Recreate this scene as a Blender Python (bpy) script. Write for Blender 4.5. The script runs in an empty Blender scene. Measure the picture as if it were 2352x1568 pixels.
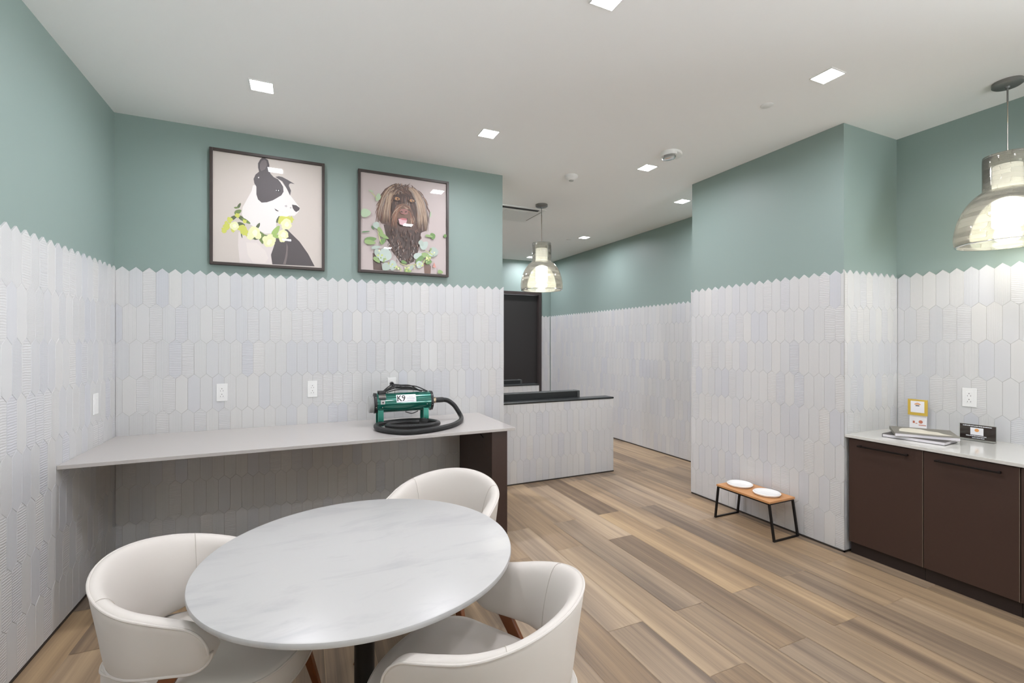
import bpy, bmesh, math, random
from mathutils import Vector, Matrix
C = bpy.context.scene.collection
PI = math.pi
S = 1.11          # survey unit -> metres
# ------------------------------------------------------------------ colour
def lin(c):
    return tuple(((v/255)/12.92 if v/255 <= .04045 else ((v/255+.055)/1.055)**2.4) for v in c)
def rgba(c): return (*lin(c), 1.0)
# ------------------------------------------------------------------ materials
def new_mat(name):
    m = bpy.data.materials.new(name); m.use_nodes = True
    nt = m.node_tree; b = nt.nodes['Principled BSDF']
    return m, nt, b
def N(nt, t, **kw):
    n = nt.nodes.new(t)
    for k, v in kw.items():
        if k.startswith('i_'):
            n.inputs[k[2:].replace('_', ' ')].default_value = v
        else: setattr(n, k, v)
    return n
def pmat(name, col, rough=.5, metal=0., spec=.5, coat=0., bump=None, var=0., scale=20.):
    m, nt, b = new_mat(name)
    b.inputs['Base Color'].default_value = rgba(col)
    b.inputs['Roughness'].default_value = rough
    b.inputs['Metallic'].default_value = metal
    b.inputs['Specular IOR Level'].default_value = spec
    if coat:
        b.inputs['Coat Weight'].default_value = coat; b.inputs['Coat Roughness'].default_value = .03
    tc = N(nt, 'ShaderNodeTexCoord')
    if var:
        n = N(nt, 'ShaderNodeTexNoise', i_Scale=scale, i_Detail=4.)
        nt.links.new(tc.outputs['Object'], n.inputs['Vector'])
        r = N(nt, 'ShaderNodeMixRGB', blend_type='MULTIPLY')
        mp = N(nt, 'ShaderNodeMapRange'); mp.inputs[3].default_value = 1-var; mp.inputs[4].default_value = 1+var
        nt.links.new(n.outputs['Fac'], mp.inputs[0])
        r.inputs[0].default_value = 1; r.inputs[1].default_value = rgba(col)
        nt.links.new(mp.outputs[0], r.inputs[2]); nt.links.new(r.outputs[0], b.inputs['Base Color'])
    if bump:
        n2 = N(nt, 'ShaderNodeTexNoise', i_Scale=bump[0], i_Detail=3.)
        nt.links.new(tc.outputs['Object'], n2.inputs['Vector'])
        bp = N(nt, 'ShaderNodeBump', i_Strength=bump[1], i_Distance=bump[2])
        nt.links.new(n2.outputs['Fac'], bp.inputs['Height']); nt.links.new(bp.outputs[0], b.inputs['Normal'])
    return m
def emat(name, col, strength):
    m, nt, b = new_mat(name)
    b.inputs['Base Color'].default_value = (.8, .8, .8, 1)
    b.inputs['Emission Color'].default_value = (*col, 1); b.inputs['Emission Strength'].default_value = strength
    return m
M = {}
M['paint'] = pmat('teal_paint', (137, 154, 148), .5, spec=.5, bump=(260, .08, .002))
M['ceiling'] = pmat('ceiling_paint', (243, 243, 242), .75, spec=.2)
M['plain'] = pmat('white_wall_paint', (226, 226, 222), .6)
M['dark_trim'] = pmat('dark_base_trim', (52, 47, 42), .5)
M['quartz'] = pmat('grey_quartz', (190, 185, 181), .22, var=.05, scale=420)
M['quartz_light'] = pmat('pale_quartz', (206, 205, 199), .10, var=.03, scale=420)
M['cabinet'] = pmat('espresso_laminate', (61, 43, 36), .42, var=.06, scale=60)
M['cabinet_edge'] = pmat('cabinet_edge_strip', (112, 98, 86), .5)
M['handle'] = pmat('dark_bronze_handle', (24, 18, 16), .35, metal=.4)
M['leather'] = pmat('off_white_leatherette', (204, 198, 191), .42, spec=.4, bump=(900, .12, .0008))
M['seam'] = pmat('leather_seam', (186, 179, 170), .6)
M['walnut'] = pmat('walnut_wood', (112, 62, 28), .38, var=.25, scale=14)
M['black_metal'] = pmat('black_metal', (18, 17, 17), .4, metal=.3)
M['white_plastic'] = pmat('white_plastic', (232, 232, 230), .32)
M['slot'] = pmat('outlet_slot', (60, 58, 55), .5)
M['bamboo'] = pmat('bamboo_board', (196, 142, 92), .4, var=.12, scale=9)
M['ceramic'] = pmat('white_ceramic', (236, 236, 234), .15)
M['vinyl'] = pmat('black_vinyl', (34, 37, 37), .33, bump=(300, .1, .001))
M['vinyl_edge'] = pmat('charcoal_vinyl_edge', (70, 72, 70), .35)
M['door'] = pmat('black_door', (38, 35, 34), .45)
M['door_frame'] = pmat('dark_bronze_frame', (56, 48, 46), .4)
M['frame'] = pmat('dark_picture_frame', (60, 50, 46), .4, var=.1, scale=30)
M['chrome'] = pmat('chrome', (200, 200, 200), .15, metal=1.)
M['brass'] = pmat('brass', (186, 168, 146), .25, metal=1.)
M['green_metal'] = pmat('green_enamel', (0, 92, 78), .22, metal=.35, coat=.7)
M['green_strip'] = pmat('green_bracket', (26, 118, 100), .3, metal=.3)
M['black_plastic'] = pmat('black_plastic', (20, 20, 20), .4)
M['grey_plastic'] = pmat('grey_plastic_grille', (178, 178, 176), .3)
M['cord'] = pmat('black_cord', (28, 28, 28), .5)
M['ink'] = pmat('black_ink', (22, 20, 20), .5)
M['ink_grey'] = pmat('grey_ink', (110, 108, 112), .5)
M['ink_orange'] = pmat('orange_ink', (226, 160, 96), .5)
M['ink_red'] = pmat('reddish_ink', (196, 120, 96), .5)
M['paper'] = pmat('white_paper', (238, 237, 240), .45)
M['yellow'] = pmat('mustard_card', (206, 174, 72), .5)
M['brown_card'] = pmat('chocolate_card', (64, 38, 34), .25)
M['cover_grey'] = pmat('grey_book_cover', (126, 122, 112), .5, var=.05, scale=30)
M['cover_dark'] = pmat('dark_book_cover', (66, 62, 60), .45)
M['cover_cream'] = pmat('cream_cover_art', (222, 216, 200), .4, var=.12, scale=24)
M['pages'] = pmat('book_pages', (226, 222, 226), .7)
M['grey_metal'] = pmat('brushed_grey_metal', (128, 128, 126), .35, metal=.6)
M['dark_slot'] = pmat('vent_slot', (28, 28, 28), .6)
M['clear'] = None
def glass_mat(name, tint, body, rough, trans, diff):
    # thin sheet: tinted see-through + a little milky body + fresnel gloss
    m, nt, b = new_mat(name)
    nt.nodes.remove(b); out = nt.nodes['Material Output']
    tr = N(nt, 'ShaderNodeBsdfTransparent'); tr.inputs[0].default_value = rgba(tint)
    df = N(nt, 'ShaderNodeBsdfTranslucent'); df.inputs[0].default_value = rgba(body)
    d2 = N(nt, 'ShaderNodeBsdfDiffuse'); d2.inputs[0].default_value = rgba(body)
    ad = N(nt, 'ShaderNodeMixShader'); ad.inputs[0].default_value = .5
    nt.links.new(df.outputs[0], ad.inputs[1]); nt.links.new(d2.outputs[0], ad.inputs[2])
    mx = N(nt, 'ShaderNodeMixShader'); mx.inputs[0].default_value = diff
    nt.links.new(tr.outputs[0], mx.inputs[1]); nt.links.new(ad.outputs[0], mx.inputs[2])
    gl = N(nt, 'ShaderNodeBsdfGlossy'); gl.inputs['Roughness'].default_value = rough
    fr = N(nt, 'ShaderNodeFresnel'); fr.inputs[0].default_value = 1.45
    m2 = N(nt, 'ShaderNodeMixShader')
    nt.links.new(fr.outputs[0], m2.inputs[0]); nt.links.new(mx.outputs[0], m2.inputs[1]); nt.links.new(gl.outputs[0], m2.inputs[2])
    nt.links.new(m2.outputs[0], out.inputs[0])
    return m, nt, mx, df, d2
M['clear'] = glass_mat('clear_plastic', (246, 247, 244), (230, 230, 226), .08, .8, .03)[0]
M['pane'] = glass_mat('added_window_pane', (246, 249, 248), (240, 240, 240), .01, 1., .0)[0]
M['frost'] = glass_mat('frosted_strobe_lens', (250, 250, 248), (240, 240, 238), .12, .5, .45)[0]
def shade_mat():
    m, nt, mx, df, d2 = glass_mat('cracked_amber_glass', (251, 250, 243), (232, 230, 218), .06, .5, .3)
    # patchwork of glass pieces, wavering fused seams between them
    tc = N(nt, 'ShaderNodeTexCoord')
    ns = N(nt, 'ShaderNodeTexNoise', i_Scale=5., i_Detail=2.)
    nt.links.new(tc.outputs['UV'], ns.inputs['Vector'])
    ad = N(nt, 'ShaderNodeMixRGB', blend_type='ADD'); ad.inputs[0].default_value = .09
    nt.links.new(tc.outputs['UV'], ad.inputs[1]); nt.links.new(ns.outputs['Color'], ad.inputs[2])
    br = N(nt, 'ShaderNodeTexBrick', offset=.37, squash=1.3)
    br.inputs['Scale'].default_value = 5.; br.inputs['Mortar Size'].default_value = .006
    br.inputs['Brick Width'].default_value = .9; br.inputs['Row Height'].default_value = .42
    br.inputs['Color1'].default_value = (.16, .16, .16, 1); br.inputs['Color2'].default_value = (.36, .36, .36, 1)
    br.inputs['Mortar'].default_value = (.5, .5, .5, 1)
    nt.links.new(ad.outputs[0], br.inputs['Vector'])
    nt.links.new(br.outputs['Color'], mx.inputs[0])
    mc = N(nt, 'ShaderNodeMixRGB'); mc.inputs[1].default_value = rgba((232, 230, 218)); mc.inputs[2].default_value = rgba((176, 172, 156))
    nt.links.new(br.outputs['Fac'], mc.inputs[0])
    nt.links.new(mc.outputs[0], df.inputs[0]); nt.links.new(mc.outputs[0], d2.inputs[0])
    return m
M['shade'] = shade_mat()
def tile_mat():
    m, nt, b = new_mat('picket_tile_glaze')
    at = N(nt, 'ShaderNodeAttribute', attribute_name='tile'); sp = N(nt, 'ShaderNodeSeparateColor')
    nt.links.new(at.outputs['Color'], sp.inputs[0])
    uv = N(nt, 'ShaderNodeUVMap')
    ramp = N(nt, 'ShaderNodeValToRGB'); e = ramp.color_ramp.elements
    e[0].color = rgba((198, 199, 203)); e[0].position = 0; e[1].color = rgba((207, 206, 204)); e[1].position = 1
    el = ramp.color_ramp.elements.new(.5); el.color = rgba((203, 203, 203))
    nt.links.new(sp.outputs[0], ramp.inputs[0]); nt.links.new(ramp.outputs[0], b.inputs['Base Color'])
    b.inputs['Roughness'].default_value = .33; b.inputs['Specular IOR Level'].default_value = .4
    def wav(direction, scale, dist):
        w = N(nt, 'ShaderNodeTexWave', bands_direction=direction); w.inputs['Scale'].default_value = scale
        w.inputs['Distortion'].default_value = dist; w.inputs['Detail'].default_value = 2.; w.inputs['Detail Scale'].default_value = .6
        nt.links.new(uv.outputs[0], w.inputs['Vector']); return w
    wh = wav('Y', 26, 3.5); wv = wav('X', 60, 1.2); wf = wav('Y', 70, 1.)
    # relief by tile kind: ripples, fine verticals, woven cross-hatch, smooth
    def sel(lo, hi, w, amp):
        g = N(nt, 'ShaderNodeMath', operation='GREATER_THAN'); g.inputs[1].default_value = lo; nt.links.new(sp.outputs[1], g.inputs[0])
        l = N(nt, 'ShaderNodeMath', operation='LESS_THAN'); l.inputs[1].default_value = hi; nt.links.new(sp.outputs[1], l.inputs[0])
        k = N(nt, 'ShaderNodeMath', operation='MULTIPLY'); nt.links.new(g.outputs[0], k.inputs[0]); nt.links.new(l.outputs[0], k.inputs[1])
        k2 = N(nt, 'ShaderNodeMath', operation='MULTIPLY'); k2.inputs[1].default_value = amp; nt.links.new(k.outputs[0], k2.inputs[0])
        k3 = N(nt, 'ShaderNodeMath', operation='MULTIPLY'); nt.links.new(k2.outputs[0], k3.inputs[0]); nt.links.new(w.outputs['Fac'], k3.inputs[1])
        return k3
    parts = [sel(-1, .24, wh, 1.), sel(.24, .5, wf, .45), sel(.24, .8, wv, .4)]
    cur = parts[0]
    for p in parts[1:]:
        a = N(nt, 'ShaderNodeMath', operation='ADD'); nt.links.new(cur.outputs[0], a.inputs[0]); nt.links.new(p.outputs[0], a.inputs[1]); cur = a
    bp = N(nt, 'ShaderNodeBump', i_Strength=.6, i_Distance=.0016)
    nt.links.new(cur.outputs[0], bp.inputs['Height']); nt.links.new(bp.outputs[0], b.inputs['Normal'])
    return m
M['tile'] = tile_mat()
M['grout'] = pmat('tile_grout', (160, 153, 143), .8)
def plank_mat():
    m, nt, b = new_mat('wood_look_plank')
    at = N(nt, 'ShaderNodeAttribute', attribute_name='tile'); sp = N(nt, 'ShaderNodeSeparateColor')
    nt.links.new(at.outputs['Color'], sp.inputs[0])
    uv = N(nt, 'ShaderNodeUVMap')
    def streak(sx, sy, detail):
        mp = N(nt, 'ShaderNodeMapping'); mp.inputs['Scale'].default_value = (sx, sy, 1); nt.links.new(uv.outputs[0], mp.inputs[0])
        n = N(nt, 'ShaderNodeTexNoise', i_Scale=1., i_Detail=detail, i_Roughness=.6); nt.links.new(mp.outputs[0], n.inputs['Vector']); return n
    n1 = streak(22, .7, 3.); n2 = streak(130, 1.6, 3.); n3 = streak(5, .35, 1.)
    a = N(nt, 'ShaderNodeMath', operation='MULTIPLY'); a.inputs[1].default_value = .46; nt.links.new(n1.outputs['Fac'], a.inputs[0])
    b2 = N(nt, 'ShaderNodeMath', operation='MULTIPLY_ADD'); b2.inputs[1].default_value = .14; nt.links.new(n2.outputs['Fac'], b2.inputs[0]); nt.links.new(a.outputs[0], b2.inputs[2])
    c = N(nt, 'ShaderNodeMath', operation='MULTIPLY_ADD'); c.inputs[1].default_value = .4; nt.links.new(n3.outputs['Fac'], c.inputs[0]); nt.links.new(b2.outputs[0], c.inputs[2])
    d = N(nt, 'ShaderNodeMath', operation='MULTIPLY_ADD'); d.inputs[1].default_value = .17; nt.links.new(sp.outputs[0], d.inputs[0]); nt.links.new(c.outputs[0], d.inputs[2])
    ramp = N(nt, 'ShaderNodeValToRGB'); e = ramp.color_ramp.elements
    e[0].position = .36; e[0].color = rgba((100, 83, 68)); e[1].position = .80; e[1].color = rgba((186, 160, 125))
    el = e.new(.50); el.color = rgba((126, 107, 87)); el = e.new(.64); el.color = rgba((157, 133, 105))
    nt.links.new(d.outputs[0], ramp.inputs[0])
    hs = N(nt, 'ShaderNodeHueSaturation'); ms = N(nt, 'ShaderNodeMapRange'); ms.inputs[3].default_value = .84; ms.inputs[4].default_value = 1.04
    nt.links.new(sp.outputs[1], ms.inputs[0]); nt.links.new(ms.outputs[0], hs.inputs['Saturation']); nt.links.new(ramp.outputs[0], hs.inputs['Color'])
    nt.links.new(hs.outputs[0], b.inputs['Base Color'])
    b.inputs['Roughness'].default_value = .36; b.inputs['Specular IOR Level'].default_value = .35
    bp = N(nt, 'ShaderNodeBump', i_Strength=.06, i_Distance=.001); nt.links.new(n2.outputs['Fac'], bp.inputs['Height']); nt.links.new(bp.outputs[0], b.inputs['Normal'])
    return m
M['plank'] = plank_mat()
M['floor_grout'] = pmat('floor_grout', (176, 152, 122), .7)
def marble_mat():
    m, nt, b = new_mat('white_marble')
    tc = N(nt, 'ShaderNodeTexCoord'); mp = N(nt, 'ShaderNodeMapping'); mp.inputs['Rotation'].default_value = (0, 0, -.75); mp.inputs['Scale'].default_value = (2.2, 6.5, 3)
    nt.links.new(tc.outputs['Object'], mp.inputs[0])
    n = N(nt, 'ShaderNodeTexNoise', i_Scale=1.5, i_Detail=9., i_Roughness=.62, i_Distortion=.5); nt.links.new(mp.outputs[0], n.inputs['Vector'])
    r = N(nt, 'ShaderNodeValToRGB'); e = r.color_ramp.elements
    e[0].position = .22; e[0].color = rgba((156, 156, 158)); e[1].position = .5; e[1].color = rgba((181, 180, 178))
    el = e.new(.4); el.color = rgba((174, 173, 172))
    nt.links.new(n.outputs['Fac'], r.inputs[0]); nt.links.new(r.outputs[0], b.inputs['Base Color'])
    b.inputs['Roughness'].default_value = .3
    return m
M['marble'] = marble_mat()
def hose_mat():
    m, nt, b = new_mat('ribbed_black_hose')
    b.inputs['Base Color'].default_value = rgba((24, 24, 24)); b.inputs['Roughness'].default_value = .27
    uv = N(nt, 'ShaderNodeUVMap'); w = N(nt, 'ShaderNodeTexWave', bands_direction='X'); w.inputs['Scale'].default_value = 60
    nt.links.new(uv.outputs[0], w.inputs['Vector'])
    bp = N(nt, 'ShaderNodeBump', i_Strength=.8, i_Distance=.002); nt.links.new(w.outputs['Fac'], bp.inputs['Height']); nt.links.new(bp.outputs[0], b.inputs['Normal'])
    return m
M['hose'] = hose_mat()
def art_mat():
    m, nt, b = new_mat('glossy_photo_print')
    at = N(nt, 'ShaderNodeAttribute', attribute_name='ink'); nt.links.new(at.outputs['Color'], b.inputs['Base Color'])
    b.inputs['Roughness'].default_value = .5; b.inputs['Coat Weight'].default_value = 1.; b.inputs['Coat Roughness'].default_value = .012
    return m
M['art'] = art_mat()
M['lens'] = emat('downlight_lens', (1, 1, 1), 34.)
M['bulb'] = emat('lamp_sleeve', (1, .985, .95), 6.)
# ------------------------------------------------------------------ mesh building
class MB:
    def __init__(s): s.v = []; s.f = []; s.uv = []; s.col = []
    def add(s, vs, fs, uvs=None, col=None):
        o = len(s.v); s.v += [tuple(p) for p in vs]
        for i, f in enumerate(fs):
            s.f.append([o+k for k in f]); s.uv.append(uvs[i] if uvs else None); s.col.append(col)
    def box(s, x0, x1, y0, y1, z0, z1):
        vs = [(x, y, z) for z in (z0, z1) for y in (y0, y1) for x in (x0, x1)]
        s.add(vs, [(0, 2, 3, 1), (4, 5, 7, 6), (0, 1, 5, 4), (2, 6, 7, 3), (0, 4, 6, 2), (1, 3, 7, 5)])
    def hexa(s, a, b):     # two quads, lower and upper, four points each
        s.add(list(a)+list(b), [(3, 2, 1, 0), (4, 5, 6, 7), (0, 1, 5, 4), (1, 2, 6, 5), (2, 3, 7, 6), (3, 0, 4, 7)])
    def prism(s, pts, z0, z1):
        n = len(pts); s.add([(x, y, z0) for x, y in pts]+[(x, y, z1) for x, y in pts],
                            [tuple(range(n))[::-1], tuple(range(n, 2*n))]+[(i, (i+1) % n, n+(i+1) % n, n+i) for i in range(n)])
    def rings(s, rings, close=False, cap0=True, cap1=True, uvl=None):
        n = len(rings[0]); o = len(s.v); fs = []; uvs = []
        R = len(rings)
        for i in range(R if close else R-1):
            j = (i+1) % R
            for k in range(n):
                l = (k+1) % n
                fs.append((i*n+k, i*n+l, j*n+l, j*n+k))
                if uvl:
                    a, b = uvl[i], uvl[i+1] if i+1 < len(uvl) else uvl[i]+.01
                    uvs.append([(a, k/n), (a, (k+1)/n), (b, (k+1)/n), (b, k/n)])
                else: uvs.append(None)
        if not close and cap0: fs.append(tuple(range(n))[::-1]); uvs.append(None)
        if not close and cap1: fs.append(tuple((R-1)*n+k for k in range(n))); uvs.append(None)
        s.add([p for r in rings for p in r], fs, uvs)
    def lathe(s, prof, c=(0, 0, 0), n=40, axis='Z', cap0=False, cap1=False, uv=False):
        R = []
        for r, h in prof:
            ring = []
            for k in range(n):
                a = 2*PI*k/n; p = (r*math.cos(a), r*math.sin(a), h)
                if axis == 'X': p = (h, r*math.cos(a), r*math.sin(a))
                if axis == 'Y': p = (r*math.sin(a), h, r*math.cos(a))
                ring.append((c[0]+p[0], c[1]+p[1], c[2]+p[2]))
            R.append(ring)
        uvl = None
        if uv:
            uvl = [0]
            for (r0, h0), (r1, h1) in zip(prof, prof[1:]): uvl.append(uvl[-1]+math.hypot(r1-r0, h1-h0)*3)
            o = len(s.f)
        s.rings(R, cap0=cap0, cap1=cap1, uvl=uvl)
        if uv:   # swap so that u runs round and v runs down
            for i in range(o, len(s.f)):
                if s.uv[i]: s.uv[i] = [(b, a) for a, b in s.uv[i]]
    def tube(s, path, r, n=10, close=False, caps=True):
        P = [Vector(p) for p in path]; m = len(P); rad = r if isinstance(r, (list, tuple)) else [r]*m
        T = []
        for i in range(m):
            a = P[(i-1) % m] if close else P[max(i-1, 0)]; b = P[(i+1) % m] if close else P[min(i+1, m-1)]
            t = b-a; T.append(t.normalized() if t.length > 1e-9 else Vector((1, 0, 0)))
        up = Vector((0, 0, 1)) if abs(T[0].z) < .9 else Vector((1, 0, 0))
        u = T[0].cross(up).normalized(); R = []; L = [0]
        for i in range(m):
            u = (u-T[i]*u.dot(T[i])); u = u.normalized() if u.length > 1e-6 else T[i].orthogonal().normalized(); w = T[i].cross(u)
            R.append([P[i]+(u*math.cos(2*PI*k/n)+w*math.sin(2*PI*k/n))*rad[i] for k in range(n)])
            if i: L.append(L[-1]+(P[i]-P[i-1]).length)
        s.rings(R, close=close, cap0=caps, cap1=caps, uvl=None if close else L)
    def build(s, name, mat, parent=None, smooth=False, bevel=0., subsurf=0, seg=2, loc=None, attr=None):
        me = bpy.data.meshes.new(name)
        me.from_pydata(s.v, [], s.f); me.update()
        if any(s.uv):
            uvl = me.uv_layers.new(name='UVMap'); i = 0; buf = [0.]*(2*len(me.loops))
            for f, u in zip(s.f, s.uv):
                for k in range(len(f)):
                    if u: buf[2*i], buf[2*i+1] = u[k]
                    i += 1
            uvl.data.foreach_set('uv', buf)
        if attr:
            a = me.attributes.new(attr, 'FLOAT_COLOR', 'FACE'); buf = []
            for c in s.col: buf += list(c or (.5, .5, .5, 1))
            a.data.foreach_set('color', buf)
        mats = mat if isinstance(mat, (list, tuple)) else [mat]
        for k in mats: me.materials.append(k)
        o = bpy.data.objects.new(name, me); C.objects.link(o)
        if loc is not None: o.location = loc
        if parent is not None: o.parent = parent
        if smooth:
            me.polygons.foreach_set('use_smooth', [True]*len(me.polygons))
        if bevel:
            b = o.modifiers.new('bevel', 'BEVEL'); b.width = bevel; b.segments = seg; b.limit_method = 'ANGLE'; b.angle_limit = .6
        if subsurf:
            q = o.modifiers.new('subsurf', 'SUBSURF'); q.levels = subsurf; q.render_levels = subsurf
        if smooth and not subsurf:
            try: me.set_sharp_from_angle(angle=.7)
            except Exception: pass
        return o
def tag(o, label=None, cat=None, group=None, kind=None):
    if label: o['label'] = label
    if cat: o['category'] = cat
    if group: o['group'] = group
    if kind: o['kind'] = kind
    return o
def thing(name, loc, label, cat, group=None, rz=0.):
    o = bpy.data.objects.new(name, None); C.objects.link(o); o.location = loc; o.rotation_euler = (0, 0, rz)
    o.empty_display_size = .05
    return tag(o, label, cat, group)
def copy_tree(o, parent=None):
    c = o.copy(); C.objects.link(c)
    if parent is not None: c.parent = parent
    for ch in list(o.children): copy_tree(ch, c)
    return c
def catmull(P, n=8, close=False):
    P = [Vector(p) for p in P]; m = len(P); out = []
    for i in range(m if close else m-1):
        g = (lambda k: P[k % m]) if close else (lambda k: P[min(max(k, 0), m-1)])
        a, b, c, d = g(i-1), g(i), g(i+1), g(i+2)
        for k in range(n):
            t = k/n
            out.append(.5*((2*b)+(c-a)*t+(2*a-5*b+4*c-d)*t*t+(3*b-a-3*c+d)*t**3))
    if not close: out.append(P[-1])
    return out
EXPOSURE = 0.12; SKY = 17.5
M['kick'] = pmat('kick_board', (38, 26, 22), .55)
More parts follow.
